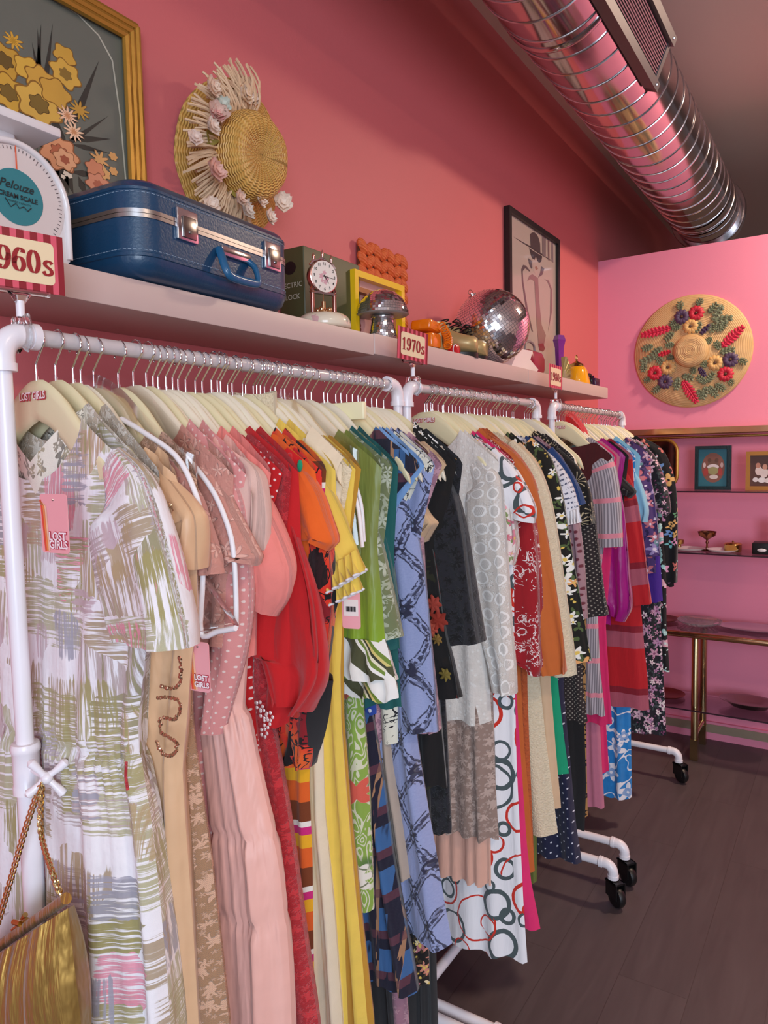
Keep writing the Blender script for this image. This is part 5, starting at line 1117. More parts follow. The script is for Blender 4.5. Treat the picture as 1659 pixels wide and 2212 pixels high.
b.grid(lambda a, t: MX @ Vector((lambda q, wv: (q[0] * wv * math.cos(2 * pi * a), q[0] * wv * math.sin(2 * pi * a) * 1.06, q[1]))(prof[min(len(prof) - 1, int(round(t * (len(prof) - 1))))], 1 + .012 * math.sin(14 * pi * a + 22 * t))), 64, len(prof) - 1, lambda a, t: (a * .5, t * .2), wrap=True)
b.build('crown', M_STRAW, hat, smooth=60)
M_RAF = plain('raffia', '#dcb994', .6, var=.15, bscale=30); rng = random.Random(11); b = MB()
for k in range(190):
    g = math.radians(rng.uniform(78, 268)); r0 = .066 + rng.uniform(-.004, .008); r1 = r0 + rng.uniform(.06, .098); g1 = g + rng.uniform(-.1, .1) + .12
    P = []
    for t in (0, .35, .7, 1): r = r0 + (r1 - r0) * t; gg = g + (g1 - g) * t; P.append(HT @ Vector((.034 + .020 * math.sin(pi * t) + rng.uniform(-.004, .012) + .012 * t, r * .93 * math.cos(gg), r * 1.08 * math.sin(gg))))
    b.tube(smooth_path(P, 2), .0025, 5)
tag(b.build('raffia_fringe', M_RAF, hat, smooth=60), kind='stuff')
def cloth_flower(c, r, col, nrm, parent, seed):
    rng = random.Random(seed); b = MB(); N = Vector(nrm).normalized(); X_ = N.cross(Vector((.2, .3, 1))).normalized(); Y_ = N.cross(X_)
    for lay, (rr, lift, np_) in enumerate(((r, .0, 6), (r * .66, .005, 5), (r * .36, .010, 4))):
        for k in range(np_):
            a0 = 2 * pi * k / np_ + lay * .5 + rng.uniform(-.2, .2); d = X_ * math.cos(a0) + Y_ * math.sin(a0); s_ = N.cross(d); cu = rng.uniform(.3, .9)
            b.grid(lambda u, v: Vector(c) + d * (rr * v) + s_ * ((u - .5) * rr * 1.05 * math.sin(pi * min(1, .12 + v * .8))) + N * (lift + rr * cu * v * v * .6 + .25 * rr * (abs(u - .5) * 2) ** 2 * v), 5, 5)
    key = 'petal_' + col.strip('#'); m = bpy.data.materials.get(key) or plain(key, col, .75, var=.1, bscale=30); return b.build('cloth_flower', m, parent, smooth=170)
def leaf(a, c, w, col, parent, nrm=(1, 0, 0)):
    a, c = Vector(a), Vector(c); d = c - a; s_ = d.cross(Vector(nrm)).normalized(); N = s_.cross(d).normalized() * -1; b = MB()
    b.grid(lambda u, v: a + d * v + s_ * ((u - .5) * 2 * w * math.sin(pi * min(1, max(0, v))) ** .8) + N * (.25 * w * (abs(u - .5) * 2) + .3 * w * math.sin(pi * v)), 6, 8)
    key = 'leaf_' + col.strip('#'); m = bpy.data.materials.get(key) or plain(key, col, .6, var=.15); return b.build('leaf', m, parent, smooth=170)
for k, (px, py, r, c_) in enumerate(((455, 190, .026, '#e6cbb4'), (470, 245, .028, '#d9b3a2'), (455, 275, .024, '#e8d3c2'), (468, 250, .018, '#e0a096'), (462, 370, .030, '#e2b2a2'), (480, 228, .022, '#c8cabb'), (525, 205, .028, '#ecd6c0'), (545, 215, .020, '#e8cbb8'), (560, 430, .026, '#efdccb'), (608, 440, .030, '#efd9c6'), (530, 455, .026, '#d6c8ba'), (455, 445, .022, '#ead2bf'), (515, 430, .022, '#e2c2ae'), (420, 300, .020, '#e8cfc0'), (580, 470, .022, '#ecd8c8'))):
    cloth_flower(Vector(atX(px, py, .10)) - SHX, r * .78, c_, (1, -.5 if k % 2 else .1, .15), hat, k)
for (p, q, w) in (((505, 190), (530, 165), .02), ((520, 195), (555, 200), .018), ((470, 300), (450, 290), .014), ((490, 300), (500, 340), .018), ((500, 390), (530, 425), .016), ((560, 405), (600, 410), .012), ((440, 285), (475, 305), .014)):
    leaf(Vector(atX(*p, .08)) - SHX, Vector(atX(*q, .09)) - SHX, w, '#8f7e2e', hat)

# blue suitcase lying on the shelf
SU = Vector((.118, .938, ST + .0015)); su = thing('suitcase', SU, 'blue vintage hard suitcase with silver latches lying on the shelf', 'suitcase', rotz=math.radians(3.2))
M_BLUE = plain('blue_vinyl', '#133f60', .36, bump=.25, bscale=220, var=.08, coat=.25); M_ALU = plain('brushed_aluminium', '#b9b6b6', .32, 1, var=.08)
sw_, sl_, sh_ = .208, .398, .152
def rrect(w, l, r, n=8):
    P = []
    for sx, sy, a0 in ((1, 1, 0), (-1, 1, 90), (-1, -1, 180), (1, -1, 270)):
        for k in range(n + 1): g = math.radians(a0 + k * 90 / n); P.append((sx * (w / 2 - r) + r * math.cos(g), sy * (l / 2 - r) + r * math.sin(g)))
    return P
def shell(name, L, pleat=None):
    b = MB(); V = []; n = None
    for z, ins, rad in L:
        R = rrect(sw_ - 2 * ins, sl_ - 2 * ins, max(.006, rad - ins)); n = len(R)
        V += [(p[0] + pleat * .0 if pleat else p[0], p[1], z) for p in R]
    F = [(i * n + k, i * n + (k + 1) % n, (i + 1) * n + (k + 1) % n, (i + 1) * n + k) for i in range(len(L) - 1) for k in range(n)] + [tuple(range(n - 1, -1, -1)), tuple(range((len(L) - 1) * n, len(L) * n))]
    return b.add(V, F).build(name, M_BLUE, su, smooth=50)
shell('lower_shell', [(0, .03, .05), (.004, .016, .05), (.012, .007, .05), (.024, .0015, .05), (.03, .0006, .05), (.031, -.0012, .05), (.036, -.0012, .05), (.037, .0, .05), (.088, .0, .05)])
shell('lid', [(.101, .0, .05), (.129, .0, .05), (.130, -.0012, .05), (.134, -.0012, .05), (.135, .0008, .05), (.142, .005, .05), (.148, .013, .05), (.152, .03, .05)])
for za, zb_ in ((.0882, .0942), (.0950, .1010)):
    b = MB(); R = rrect(sw_ + .003, sl_ + .003, .0515); n = len(R); b.add([(p[0], p[1], z) for z in (za, zb_) for p in R], [(k, (k + 1) % n, n + (k + 1) % n, n + k) for k in range(n)] + [tuple(range(n - 1, -1, -1)), tuple(range(n, 2 * n))]); b.build('aluminium_band', M_ALU, su, smooth=40)
b = MB()
for z in (.040, .126):
    R = rrect(sw_ + .0012, sl_ + .0012, .0506, 10)
    P = R + [R[0]]; acc = 0; dl = .0062
    for i in range(len(P) - 1):
        a, c = Vector((*P[i], z)), Vector((*P[i + 1], z)); L_ = (c - a).length; n = max(1, int(L_ / dl))
        for k in range(n): b.tube([a.lerp(c, (k + .15) / n), a.lerp(c, (k + .8) / n)], .0005, 4)
tag(b.build('stitching', plain('pale_thread', '#9fb6cc', .6, var=0), su, smooth=0), kind='stuff')
for yy in (-.095, .125):
    b = MB(); b.rbox((sw_ / 2 + .0025, yy, .094), (.006, .046, .05), .002); lt = b.build('latch', M_CHROME, su, smooth=30)
    b = MB(); b.rbox((sw_ / 2 + .0065, yy + .001, .090), (.005, .03, .034), .0015); b.build('lock_plate', plain('dark_chrome', '#8b8583', .25, 1, var=.05), lt, smooth=30)
    b = MB(); b.tube([(sw_ / 2 + .009, yy + .001, .083), (sw_ / 2 + .0105, yy + .001, .083)], .003, 10); b.build('keyhole', M_CHROME, lt)
b = MB(); hp = [(sw_ / 2 + .002, -.020, .075), (sw_ / 2 + .010, -.024, .062), (sw_ / 2 + .022, -.026, .036), (sw_ / 2 + .024, -.012, .026), (sw_ / 2 + .024, .042, .026), (sw_ / 2 + .024, .056, .032), (sw_ / 2 + .016, .058, .056), (sw_ / 2 + .003, .056, .070)]
b.tube(smooth_path(hp, 5), .0075, 10, flat=.75); b.build('handle', plain('handle_blue', '#1d5c86', .3, coat=.3), su)
b = MB(); b.rbox((sw_ / 2 + .004, .02, .074), (.007, .076, .016), .002); b.build('handle_plate', M_CHROME, su, smooth=30)

# kitchen scale
SCX = .172; q1, q2, q3, q4 = atX(150, 500, SCX), atX(0, 290, SCX), atX(94, 442, SCX), atX(11, 357, SCX)
dr = float(q4[2] - q3[2]); dyc, dzc = float(q3[1] - dr), float(q3[2]); hw = float(q1[1] - dyc)
sca = thing('kitchen_scale', (.10, dyc, ST), 'white kitchen scale with round teal dial at the left edge', 'kitchen scale'); SB = Vector((.10, dyc, ST))
M_ENAM = plain('white_enamel', '#e6e0e0', .25, var=.02, coat=.4)
zt_ = float(q2[2]) - ST; P = [(-hw, .012), (-hw + .01, .002), (hw - .01, .002), (hw, .012)] + [(hw * math.cos(g), max(.012, (dzc - ST) - .002 + (zt_ - (dzc - ST)) * math.sin(g))) for g in [pi * k / 24 for k in range(25)]]
b = MB(); b.prism(P, .130, MWALL, (-.06, 0, 0)); b.build('body', M_ENAM, sca, smooth=40)
b = MB(); rim = [(.0712, p[0] * .985, p[1] * .985 + .001) for p in P[4:]]; b.tube([(.0712, -hw * .985, .014)] + [r for r in rim[::-1]] + [(.0712, hw * .985, .014)], .0045, 10); b.build('rim', M_ENAM, sca)
def disc(name, r, x, col, parent, rough=.35, r_in=0):
    b = MB(); n = 48; V = [(x, r * math.cos(2 * pi * k / n), dzc - ST + r * math.sin(2 * pi * k / n)) for k in range(n)]; b.add(V, [tuple(range(n))]); return b.build(name, plain(name + '_paint', col, rough, var=.02, coat=.5), parent, smooth=0)
dial = disc('dial', hw * .93, .0706, '#d9cdc9', sca); teal = disc('teal_disc', dr, .0712, '#2f7f88', dial)
b = MB(); MF = MWALL; cz = dzc - ST
for k in range(72):
    g = 2 * pi * k / 72; r0, r1 = hw * (.82 if k % 6 else .78), hw * .87; b.add([(.0710, r * math.cos(g + e), cz + r * math.sin(g + e)) for r, e in ((r0, -.008), (r0, .008), (r1, .008), (r1, -.008))], [(0, 1, 2, 3)])
b.build('tick_marks', plain('tick_ink', '#55484a', .5, var=0), dial, smooth=0)
b = MB(); put_text(b, 'Pelouze', dr * .42, (.0716, -dr * .05, cz + dr * .38), MF, shear=.35, offset=.0002); put_text(b, 'CREAM SCALE', dr * .24, (.0716, 0, cz), MF, offset=.0003); put_text(b, '2 POUNDS CAPACITY', dr * .10, (.0716, 0, cz - dr * .2), MF)
for pts in ([(-.5, -.15), (-.3, -.42), (-.1, -.25), (.02, -.4), (.2, -.3), (.35, -.42), (.5, -.26)],):
    nib(b, [(p[0], p[1]) for p in pts], .04, .04, MF, (.0716, 0, cz), dr)
b.build('lettering', plain('dial_ink', '#12262c', .5, var=0), teal, smooth=0)
b = MB(); b.add([(.0722, -.0012, cz + dr), (.0722, .0012, cz + dr), (.0722, .0008, cz + hw * .9), (.0722, -.0008, cz + hw * .9)], [(0, 1, 2, 3)]); b.build('needle', plain('needle_orange', '#e2603a', .5, var=0), dial, smooth=0)
b = MB(); b.rbox((.005, 0, zt_ + .010), (.06, .05, .03), .004); b.build('neck', M_ENAM, sca, smooth=30)
zp = float(atX(130, 300, SCX)[2]) - ST
b = MB(); b.rbox((.0, 0, zp + .006), (.155, 2 * (float(atX(130, 300, SCX)[1]) - dyc), .014), .004); b.build('platform', M_ENAM, sca, smooth=30)

# boxed clock, porcelain clock
M_OLIVE = plain('olive_card', '#4a4a2c', .5, bump=.1)
by0 = 1.335; b = MB(); b.rbox((0, 0, .1), (.075, .225, .2), .002, n=1); bo = b.build('clock_box', M_OLIVE, loc=(.042, by0 + .1125, ST + .0005), smooth=30); tag(bo, 'dark olive cardboard box with pale lettering behind the porcelain clock', 'box')
ML = frame3(Vector((1, 0, 0)), Vector((0, 0, 1)), Vector((0, -1, 0)))
b = MB(); put_text(b, 'ELECTRIC', .0165, (-.004, -.1125, .115), ML); put_text(b, 'CLOCK', .0165, (-.004, -.1125, .088), ML); b.build('lettering', plain('box_ink', '#b9b5a2', .5, var=0), bo, smooth=0)
b = MB(); b.add([(-.004 + .018 * math.cos(g), -.1129, .155 + .015 * math.sin(g)) for g in [2 * pi * k / 24 for k in range(24)]], [tuple(range(24))]); b.build('emblem', M_BLACK, bo, smooth=0)
CL = Vector((.139, 1.327, ST + .003)); ck = thing('anniversary_clock', CL, 'porcelain and rose gold anniversary clock with flower dial', 'clock', rotz=math.radians(-17))
M_ROSEG = plain('rose_gold', '#d9a69a', .2, 1, var=.04)
def porc():
    m = MT('flower_porcelain'); u, v, _ = m.sep(m.uv()); a, r, c, d = m.flowers(m.obj(), 45, .5, 5, 1., .3, .05); o = m.obj(); x, y, z = m.sep(o)
    band = (z > .008) * (z < .026); m.set('Base Color', m.mix(a * band * .8 * (r > .4), '#eadcc4', m.ramp((r * 5).fract(), ((0, '#d88a94'), (.4, '#9aa79a'), (.7, '#d9a0a8'))))).set('Roughness', .2).set('Coat Weight', .4); return m.mat
b = MB(); b.lathe([(.045, 0), (.058, .001), (.061, .006), (.059, .018), (.054, .026), (.045, .032), (.02, .034), (.001, .034)], n=48); b.build('base', porc(), ck, smooth=60)
for s_ in (-1, 1):
    b = MB(); b.lathe([(.0045, .032), (.0045, .078), (.007, .080), (.004, .083), (.006, .087), (.002, .094), (.0005, .096)], (0, s_ * .03, 0), 14); b.build('pillar', M_ROSEG, ck, smooth=40)
b = MB(); b.box((0, 0, .080), (.010, .066, .005)); b.build('bridge', M_CHROME, ck, smooth=0)
zd = .116; MD = MWALL; b = MB(); b.lathe([(.030, -.02), (.033, -.016), (.036, .0), (.037, .004), (.0345, .006)], (0, 0, zd), 40, frame3(Vector((0, 1, 0)), Vector((0, 0, 1)), Vector((1, 0, 0)))); b.build('case', M_ROSEG, ck, smooth=40)
b = MB(); b.add([(.0062, .0345 * math.cos(g), zd + .0345 * math.sin(g)) for g in [2 * pi * k / 48 for k in range(48)]], [tuple(range(48))]); dl_ = b.build('dial', plain('dial_ivory', '#f1e6dc', .3, var=.01, coat=.5), ck, smooth=0)
b = MB()
for k in range(1, 13): g = pi / 2 - k * pi / 6; put_text(b, str(k), .0085, (.0064, .0275 * math.cos(g), zd + .0275 * math.sin(g)), MD, offset=.0002)
b.build('numerals', M_BLACK, dl_, smooth=0)
b = MB()
for (g, L_, w) in ((math.radians(-52), .018, .0012), (math.radians(-6), .025, .001)):
    d = Vector((0, math.cos(g), math.sin(g))); n_ = Vector((0, -d.z, d.y)) * w; c_ = Vector((.0074, 0, zd)); b.add([c_ - d * .004 - n_, c_ - d * .004 + n_, c_ + d * L_ + n_ * .3, c_ + d * L_ - n_ * .3], [(0, 3, 2, 1)])
b.build('hands', M_BLACK, dl_, smooth=0)
b = MB()
for k, (yy, zz, c_) in enumerate(((0, .008, .006), (-.008, .0, .007), (.006, -.004, .007), (.002, -.012, .006), (-.006, -.010, .005))): b.add([(.0063 + k * .00002, yy + c_ * math.cos(g) * (.8 + .2 * math.cos(5 * g)), zd + zz + c_ * math.sin(g) * (.8 + .2 * math.cos(5 * g))) for g in [2 * pi * q / 30 for q in range(30)]], [tuple(range(30))])
b.build('painted_posy', plain('posy_pink', '#d9a6ae', .4, var=.2), dl_, smooth=0)
for yy, zz in ((-.024, .150), (0, .158), (.024, .150)):
    b = MB(); b.lathe([(.003, 0), (.0015, .006), (.0035, .010), (.0035, .013), (.001, .019), (.0002, .022)], (0, yy, zz - .004), 10); b.build('finial', M_ROSEG, ck, smooth=40)
b = MB(); b.tube(smooth_path([(0, -.034, .138), (0, -.026, .147), (0, -.012, .150), (0, 0, .156), (0, .012, .150), (0, .026, .147), (0, .034, .138)], 4), .0032, 8); b.build('crest', M_CHROME, ck)
b = MB(); b.tube([(0, 0, .078), (0, 0, .062)], .001, 6); b.tube([(0, 0, .062), (0, 0, .036)], .0045, 10)
for k in range(4): g = k * pi / 2 + .6; b.ball((.014 * math.cos(g), .014 * math.sin(g), .043), .0065, 12); b.tube([(0, 0, .043), (.014 * math.cos(g), .014 * math.sin(g), .043)], .001, 6)
b.build('pendulum', plain('pendulum_gold', '#d9b48a', .15, 1, var=.03), ck, smooth=50)
# little white figurine under the hat, at the back of the shelf beyond the suitcase
b = MB(); b.lathe([(.018, 0), (.02, .01), (.014, .05), (.012, .1), (.016, .13), (.012, .15), (.001, .156)], n=16); fg = b.build('figurine', M_ENAM, loc=(.055, 1.245, ST + .0005), smooth=60); tag(fg, 'small white porcelain figurine with a bow behind the suitcase', 'figurine')
b = MB(); b.ball((.004, 0, .168), .02, 14); b.build('head', M_ENAM, fg)
b = MB(); b.ball((.006, -.016, .186), .012, 10, None, (.6, 1.3, .8)); b.ball((.006, .014, .186), .012, 10, None, (.6, 1.3, .8)); b.build('bow', plain('bow_pink', '#eec4bc', .4), fg)
# braided orange board
b = MB(); b.box((0, 0, .148), (.006, .245, .296)); obd = b.build('braided_board', plain('brown_board', '#5a2a16', .5), loc=(.006, 1.775, ST + .0005), rot=(0, math.radians(1), 0), smooth=0); tag(obd, 'orange braided cord picture board leaning behind the yellow frame', 'picture')
M_BRAID = MT('orange_braid'); o_ = M_BRAID.obj(); M_BRAID.set('Base Color', M_BRAID.mix(M_BRAID.noise(o_, 90, 3), '#c4481c', '#ea7a3c')).set('Roughness', .6); xx_, yy_, zz_ = M_BRAID.sep(o_); M_BRAID.bump((zz_ * 900 + yy_ * 300).sin(), .4, .002)
b = MB()
for r in range(9):
    for c in range(7):
        yy = -.122 + (c + .5) * .245 / 7; zz = .012 + r * .034
        if zz > .285: continue
        b.ball((.004, yy, zz), .026, 12, rotm('X', 38 if (c % 2) else -38), (.42, 1.0, .62))
tag(b.build('braid_relief', M_BRAID.mat, obd, smooth=170), kind='stuff')
# yellow shadow box
yb0 = Vector((.06, 1.636, ST + .0005)); M_YEL = plain('yellow_lacquer', '#f2c514', .35, var=.03, coat=.3); w_, h_, d_ = .238, .182, .068
yf = thing('shadow_box', yb0, 'bright yellow deep box calendar showing the number 8', 'calendar'); b = MB(); t_ = .016
for c, s in (((0, -w_ / 2 + t_ / 2, h_ / 2), (d_, t_, h_)), ((0, w_ / 2 - t_ / 2, h_ / 2), (d_, t_, h_)), ((0, 0, t_ / 2), (d_, w_ - 2 * t_, t_)), ((0, 0, h_ - t_ / 2), (d_, w_ - 2 * t_, t_))): b.box(c, s)
b.build('rim', M_YEL, yf, smooth=0)
b = MB(); b.box((.012, 0, h_ / 2), (.004, w_ - 2 * t_, h_ - 2 * t_)); cdn = b.build('card', plain('greyish_pink_card', '#c79a92', .5, var=.05), yf, smooth=0)
b = MB(); put_text(b, '8', .034, (.0142, -.075, .045), MWALL); b.build('numeral', plain('numeral_brown', '#7a2a1c', .5, var=0), cdn, smooth=0)
b = MB(); b.box((.022, .0, h_ - t_ - .03), (.02, w_ - 2 * t_, .012)); b.box((.022, .055, .07), (.012, .05, .10)); b.build('wooden_slat', plain('slat_wood', '#a5642e', .5), yf, smooth=0)
# mirror mosaic things
def tiles(profile, ntile_h, seg_len, M=None, c=(0, 0, 0), seed=1, jit=2.2):
    """small square mirrors on a surface of revolution"""
    b = MB(); rng = random.Random(seed); P = profile; L = [0]
    for i in range(1, len(P)): L.append(L[-1] + math.hypot(P[i][0] - P[i - 1][0], P[i][1] - P[i - 1][1]))
    n = int(L[-1] / ntile_h); rr = lambda q: (float(np.interp(q, L, [p[0] for p in P])), float(np.interp(q, L, [p[1] for p in P])))
    for j in range(n):
        a, d = rr((j + .06) * L[-1] / n), rr((j + .94) * L[-1] / n); rm = (a[0] + d[0]) / 2; k = max(4, int(2 * pi * rm / seg_len)); off = rng.random()
        tr, tz = d[0] - a[0], d[1] - a[1]; nl = math.hypot(tr, tz); nr, nz = tz / nl, -tr / nl
        for i in range(k):
            g0, g1 = 2 * pi * (i + .05 + off) / k, 2 * pi * (i + .95 + off) / k; tl = math.radians(rng.gauss(0, jit)); tl2 = math.radians(rng.gauss(0, jit)); V = []
            for (q, g, s1, s2) in ((a, g0, -1, -1), (a, g1, -1, 1), (d, g1, 1, 1), (d, g0, 1, -1)):
                lift = .0012 + s1 * nl / 2 * math.tan(tl) + s2 * seg_len / 2 * math.tan(tl2); V.append(Vector(((q[0] + nr * lift) * math.cos(g), (q[0] + nr * lift) * math.sin(g), q[1] + nz * lift)))
            if M is not None: V = [M @ p for p in V]
            b.add([p + Vector(c) for p in V], [(0, 1, 2, 3)])
    return b
M_MIRR = plain('mirror_tile', '#f0eef2', .10, 1, var=0); M_GROUT = plain('mosaic_grout', '#8a8688', .4, .5)
MU = Vector((.142, 1.565, ST + .0005)); mu = thing('mirror_mushroom', MU, 'mirror tiled mushroom ornament on the shelf', 'ornament'); SB_ = 1.0
stem = [(.036, .002), (.034, .02), (.029, .04), (.026, .062)]; cap = [(.062, .070), (.061, .078), (.056, .094), (.046, .110), (.032, .122), (.016, .129), (.002, .131)]
cap = [(r * 1.06, z) for r, z in cap]
b = MB(); b.lathe([(.036, 0), *[(r - .0006, z) for r, z in stem], (.001, .064)], n=40); st_ = b.build('stem', M_GROUT, mu, smooth=60); tiles(stem, .0062, .0072, seed=2).build('mirror_tiles', M_MIRR, st_, smooth=0)
b = MB(); b.lathe([(.018, .063), (.022, .070), (.040, .068), (.063, .068), *[(r - .0006, z) for r, z in cap]], n=48); cp_ = b.build('cap', plain('cap_underside', '#a39a94', .4, .4), mu, smooth=60); tiles(cap, .0062, .007, seed=3).build('mirror_tiles', M_MIRR, cp_, smooth=0)
b = MB(); b.lathe([(.027, .0595), (.030, .061), (.030, .065), (.027, .067)], n=32); b.build('collar', M_CHROME, mu, smooth=40)
BR = .119; BC = Vector((.155, 2.194, ST + .0035 + BR)); db = thing('disco_ball', BC, 'large mirror disco ball resting on the shelf', 'disco ball')
MB_ = frame3(Vector((.75, .6, .25)).normalized(), Vector((0, 0, 1)), Vector((0, 0, 1))); axd = Vector((-.35, -.42, .80)).normalized(); x_ = axd.cross(Vector((0, 1, 0))).normalized(); MB_ = frame3(x_, axd.cross(x_), axd)
b = MB(); b.ball((0, 0, 0), BR - .001, 48); b.build('core', M_GROUT, db)
pf = [(max(.004, BR * math.sin(pi * (k + .5) / 60)), -BR * math.cos(pi * (k + .5) / 60)) for k in range(60)]
tiles(pf, .0092, .0096, MB_, seed=5, jit=1.1).build('mirror_tiles', M_MIRR, db, smooth=0)
b = MB(); b.lathe([(.014, BR - .002), (.014, BR + .003), (.004, BR + .004), (.004, BR + .008)], (0, 0, 0), 20, MB_); b.build('cap', M_CHROME, db); b = MB(); b.tube([MB_ @ Vector((.007 * math.cos(g), 0, BR + .012 + .007 * math.sin(g))) for g in [2 * pi * k / 14 for k in range(14)]], .001, 6, True); b.build('ring', M_CHROME, db)
# orange telephone
PH = Vector((.12, 1.826, ST + .0005)); ph_ = thing('toy_telephone', PH, 'orange plastic retro telephone with coiled cord behind the 1970s sign', 'telephone'); M_OR = plain('orange_plastic', '#f07a14', .22, coat=.5, var=.04)
b = MB(); b.rbox((0, 0, .008), (.08, .062, .016), .004); b.build('foot', M_BLACK, ph_, smooth=30)
b = MB(); b.rbox((0, 0, .037), (.07, .056, .042), .008); b.build('body', M_OR, ph_, smooth=30)
b = MB(); b.rbox((0, 0, .078), (.066, .070, .03), .009, rotm('X', -6)); b.build('handset', M_OR, ph_, smooth=30)
b = MB(); hx = []
for k in range(120): g = k * .55; t = k / 119; hx.append((.046 + .012 * math.cos(g), .005 + .04 * math.sin(t * 2.2), .078 - .055 * t + .010 * math.sin(g)))
b.tube(hx, .0022, 6); b.build('cord', M_OR, ph_)
tn = thing('red_tin', (.172, 1.895, ST + .0005), 'small red and white striped toy between the telephone and boots', 'toy'); MT_ = frame3(Vector((0, 1, 0)), Vector((0, 0, 1)), Vector((1, 0, 0)))
b = MB(); b.lathe([(.013, -.014), (.0155, -.012), (.0155, .012), (.013, .014)], (0, 0, .0156), 24, MT_); b.build('drum', plain('toy_red', '#c5161c', .3, coat=.4), tn, smooth=40)
b = MB(); b.lathe([(.0161, .004), (.0161, .007)], (0, 0, .0163), 24, MT_); b.build('white_band', M_WHITE, tn, smooth=40)
# gold lace-up boots
M_BOOT = plain('gold_leather', '#c0a570', .36, .25, bump=.1, bscale=60)
def boot(loc, rz, lab):
    t = thing('boot', loc, lab, 'boot', 'gold boots on the shelf', rotz=rz); secs = [(.064, .020, .016, .027), (.058, .034, .022, .032), (.040, .041, .026, .035), (.015, .040, .034, .040), (-.008, .034, .046, .046), (-.022, .030, .062, .050)]
    b = MB(); V = []; n = 24
    for x, hw_, top, cz_ in secs:
        for k in range(n):
            g = 2 * pi * k / n; V.append((x - (.0 if math.sin(g) < 0 else 0), hw_ * math.cos(g) * (1 if math.sin(g) > 0 else 1.0), max(.014, .014 + (top + .022) * (.5 + .5 * math.sin(g)))))
    b.add(V, [(i * n + k, i * n + (k + 1) % n, (i + 1) * n + (k + 1) % n, (i + 1) * n + k) for i in range(len(secs) - 1) for k in range(n)] + [tuple(range(n))])
    sh = [(.014, .036, .030), (.05, .034, .030), (.075, .033, .029), (.098, .034, .031)]
    V = []
    for z, hx_, hy_ in sh:
        for k in range(n): g = 2 * pi * k / n; V.append((-.042 + hx_ * math.cos(g), hy_ * math.sin(g), z))
    b.add(V, [(i * n + k, i * n + (k + 1) % n, (i + 1) * n + (k + 1) % n, (i + 1) * n + k) for i in range(3) for k in range(n)]); b.build('upper', M_BOOT, t, smooth=80)
    b = MB(); b.prism([(x, y) for x, y in [(.066 * math.cos(g) * (1 if math.cos(g) > 0 else 1.24), .041 * math.sin(g) * (1 - .12 * (math.cos(g) < 0))) for g in [2 * pi * k / 36 for k in range(36)]]], .014); b.build('sole', M_BLACK, t, smooth=40)
    for k in range(5):
        b = MB(); x, z = -.008 - .006 * k + .012, .058 + .011 * k; b.tube(smooth_path([(x - .012, -.026, z - .004), (x + .006, -.010, z + .004), (x + .008, .010, z + .005), (x - .012, .026, z)], 3), .002, 6); b.build('lace', M_BLACK, t)
    b = MB(); b.tube(smooth_path([(.0, .0, .100), (.014, -.022, .102), (.022, -.010, .094), (.0, .0, .100), (.016, .02, .100), (.022, .010, .090), (.002, .0, .100)], 5), .0016, 6); b.build('lace_bow', M_BLACK, t); return t
boot((.132, 1.965, ST + .0005), math.radians(20), 'gold leather lace-up boot nearest the red toy').scale = (1.15, 1.1, 1.1); boot((.118, 2.062, ST + .0005), math.radians(14), 'gold leather lace-up boot tucked behind the first boot, by the disco ball').scale = (1.15, 1.1, 1.1)
# small goods past the disco ball
b = MB(); P_ = [atX(px, py, .17) for px, py in ((1116, 791), (1133, 752), (1162, 757), (1157, 776), (1174, 797), (1168, 809), (1132, 799))]; b.prism([(p[1] - 2.44, p[2] - ST + .004) for p in P_], .07, MWALL, (-.05, 0, 0))
mz = min(p[2] for p in b.v); b.v = [(p[0], p[1], p[2] - mz) for p in b.v]
tag(b.build('white_ornament', M_ENAM, loc=(.13, 2.44, ST + .0035), smooth=0), 'white angular L-shaped plastic ornament beside the disco ball', 'ornament')
b = MB(); b.rbox((0, 0, .05), (.08, .15, .10), .03); cp = b.build('crimson_purse', plain('crimson_leather', '#8e1230', .35, coat=.2), loc=(.10, 2.66, ST + .0035), smooth=40); tag(cp, 'crimson leather purse behind the 1980s sign', 'purse')
b = MB(); b.tube(smooth_path([(0, -.05, .098), (0, -.04, .125), (0, .0, .135), (0, .04, .125), (0, .05, .098)], 4), .005, 8); b.build('handle', plain('purse_grey', '#8a7c7c', .4), cp)
b = MB(); q0 = atX(1209, 727, .11); q1_ = atX(1209, 790, .11); hh_ = float(q0[2] - ST); b.lathe([(.03, 0), (.032, .02), (.024, .06), (.03, hh_ * .75), (.042, hh_ * .9), (.03, hh_), (.001, hh_ + .002)], n=5, sx=.6); tag(b.build('purple_vase', plain('purple_glass', '#6d1a86', .2, coat=.6), loc=(.11, float(q0[1]), ST + .0035), smooth=20), 'tall faceted purple vase beside the fashion poster', 'vase')
gb_ = thing('gold_bow', (.15, 2.90, ST + .0035), 'pale gold pleated bow shaped ornament beside the yellow bell', 'ornament'); M_PG = plain('pale_gold_lame', '#b9aa72', .35, .5)
for s_, nm in ((0, 'pleated_fan'), (1, 'lower_fan')):
    b = MB(); b.grid(lambda a, t: Vector((.012 * math.sin(a * 40) * t, (-.02 + (.085 if s_ == 0 else .09) * t * math.cos(math.radians((20 if s_ == 0 else -5) + 62 * a))) , .012 + (.088 * t * math.sin(math.radians(20 + 62 * a)) if s_ == 0 else .012 * t + .028 * a * t))), 40, 6); b.build(nm, M_PG, gb_, smooth=60)
b = MB(); b.rbox((-.02, .03, .024), (.05, .08, .048), .006); b.build('block', plain('taupe_block', '#8f8468', .5), gb_, smooth=30)
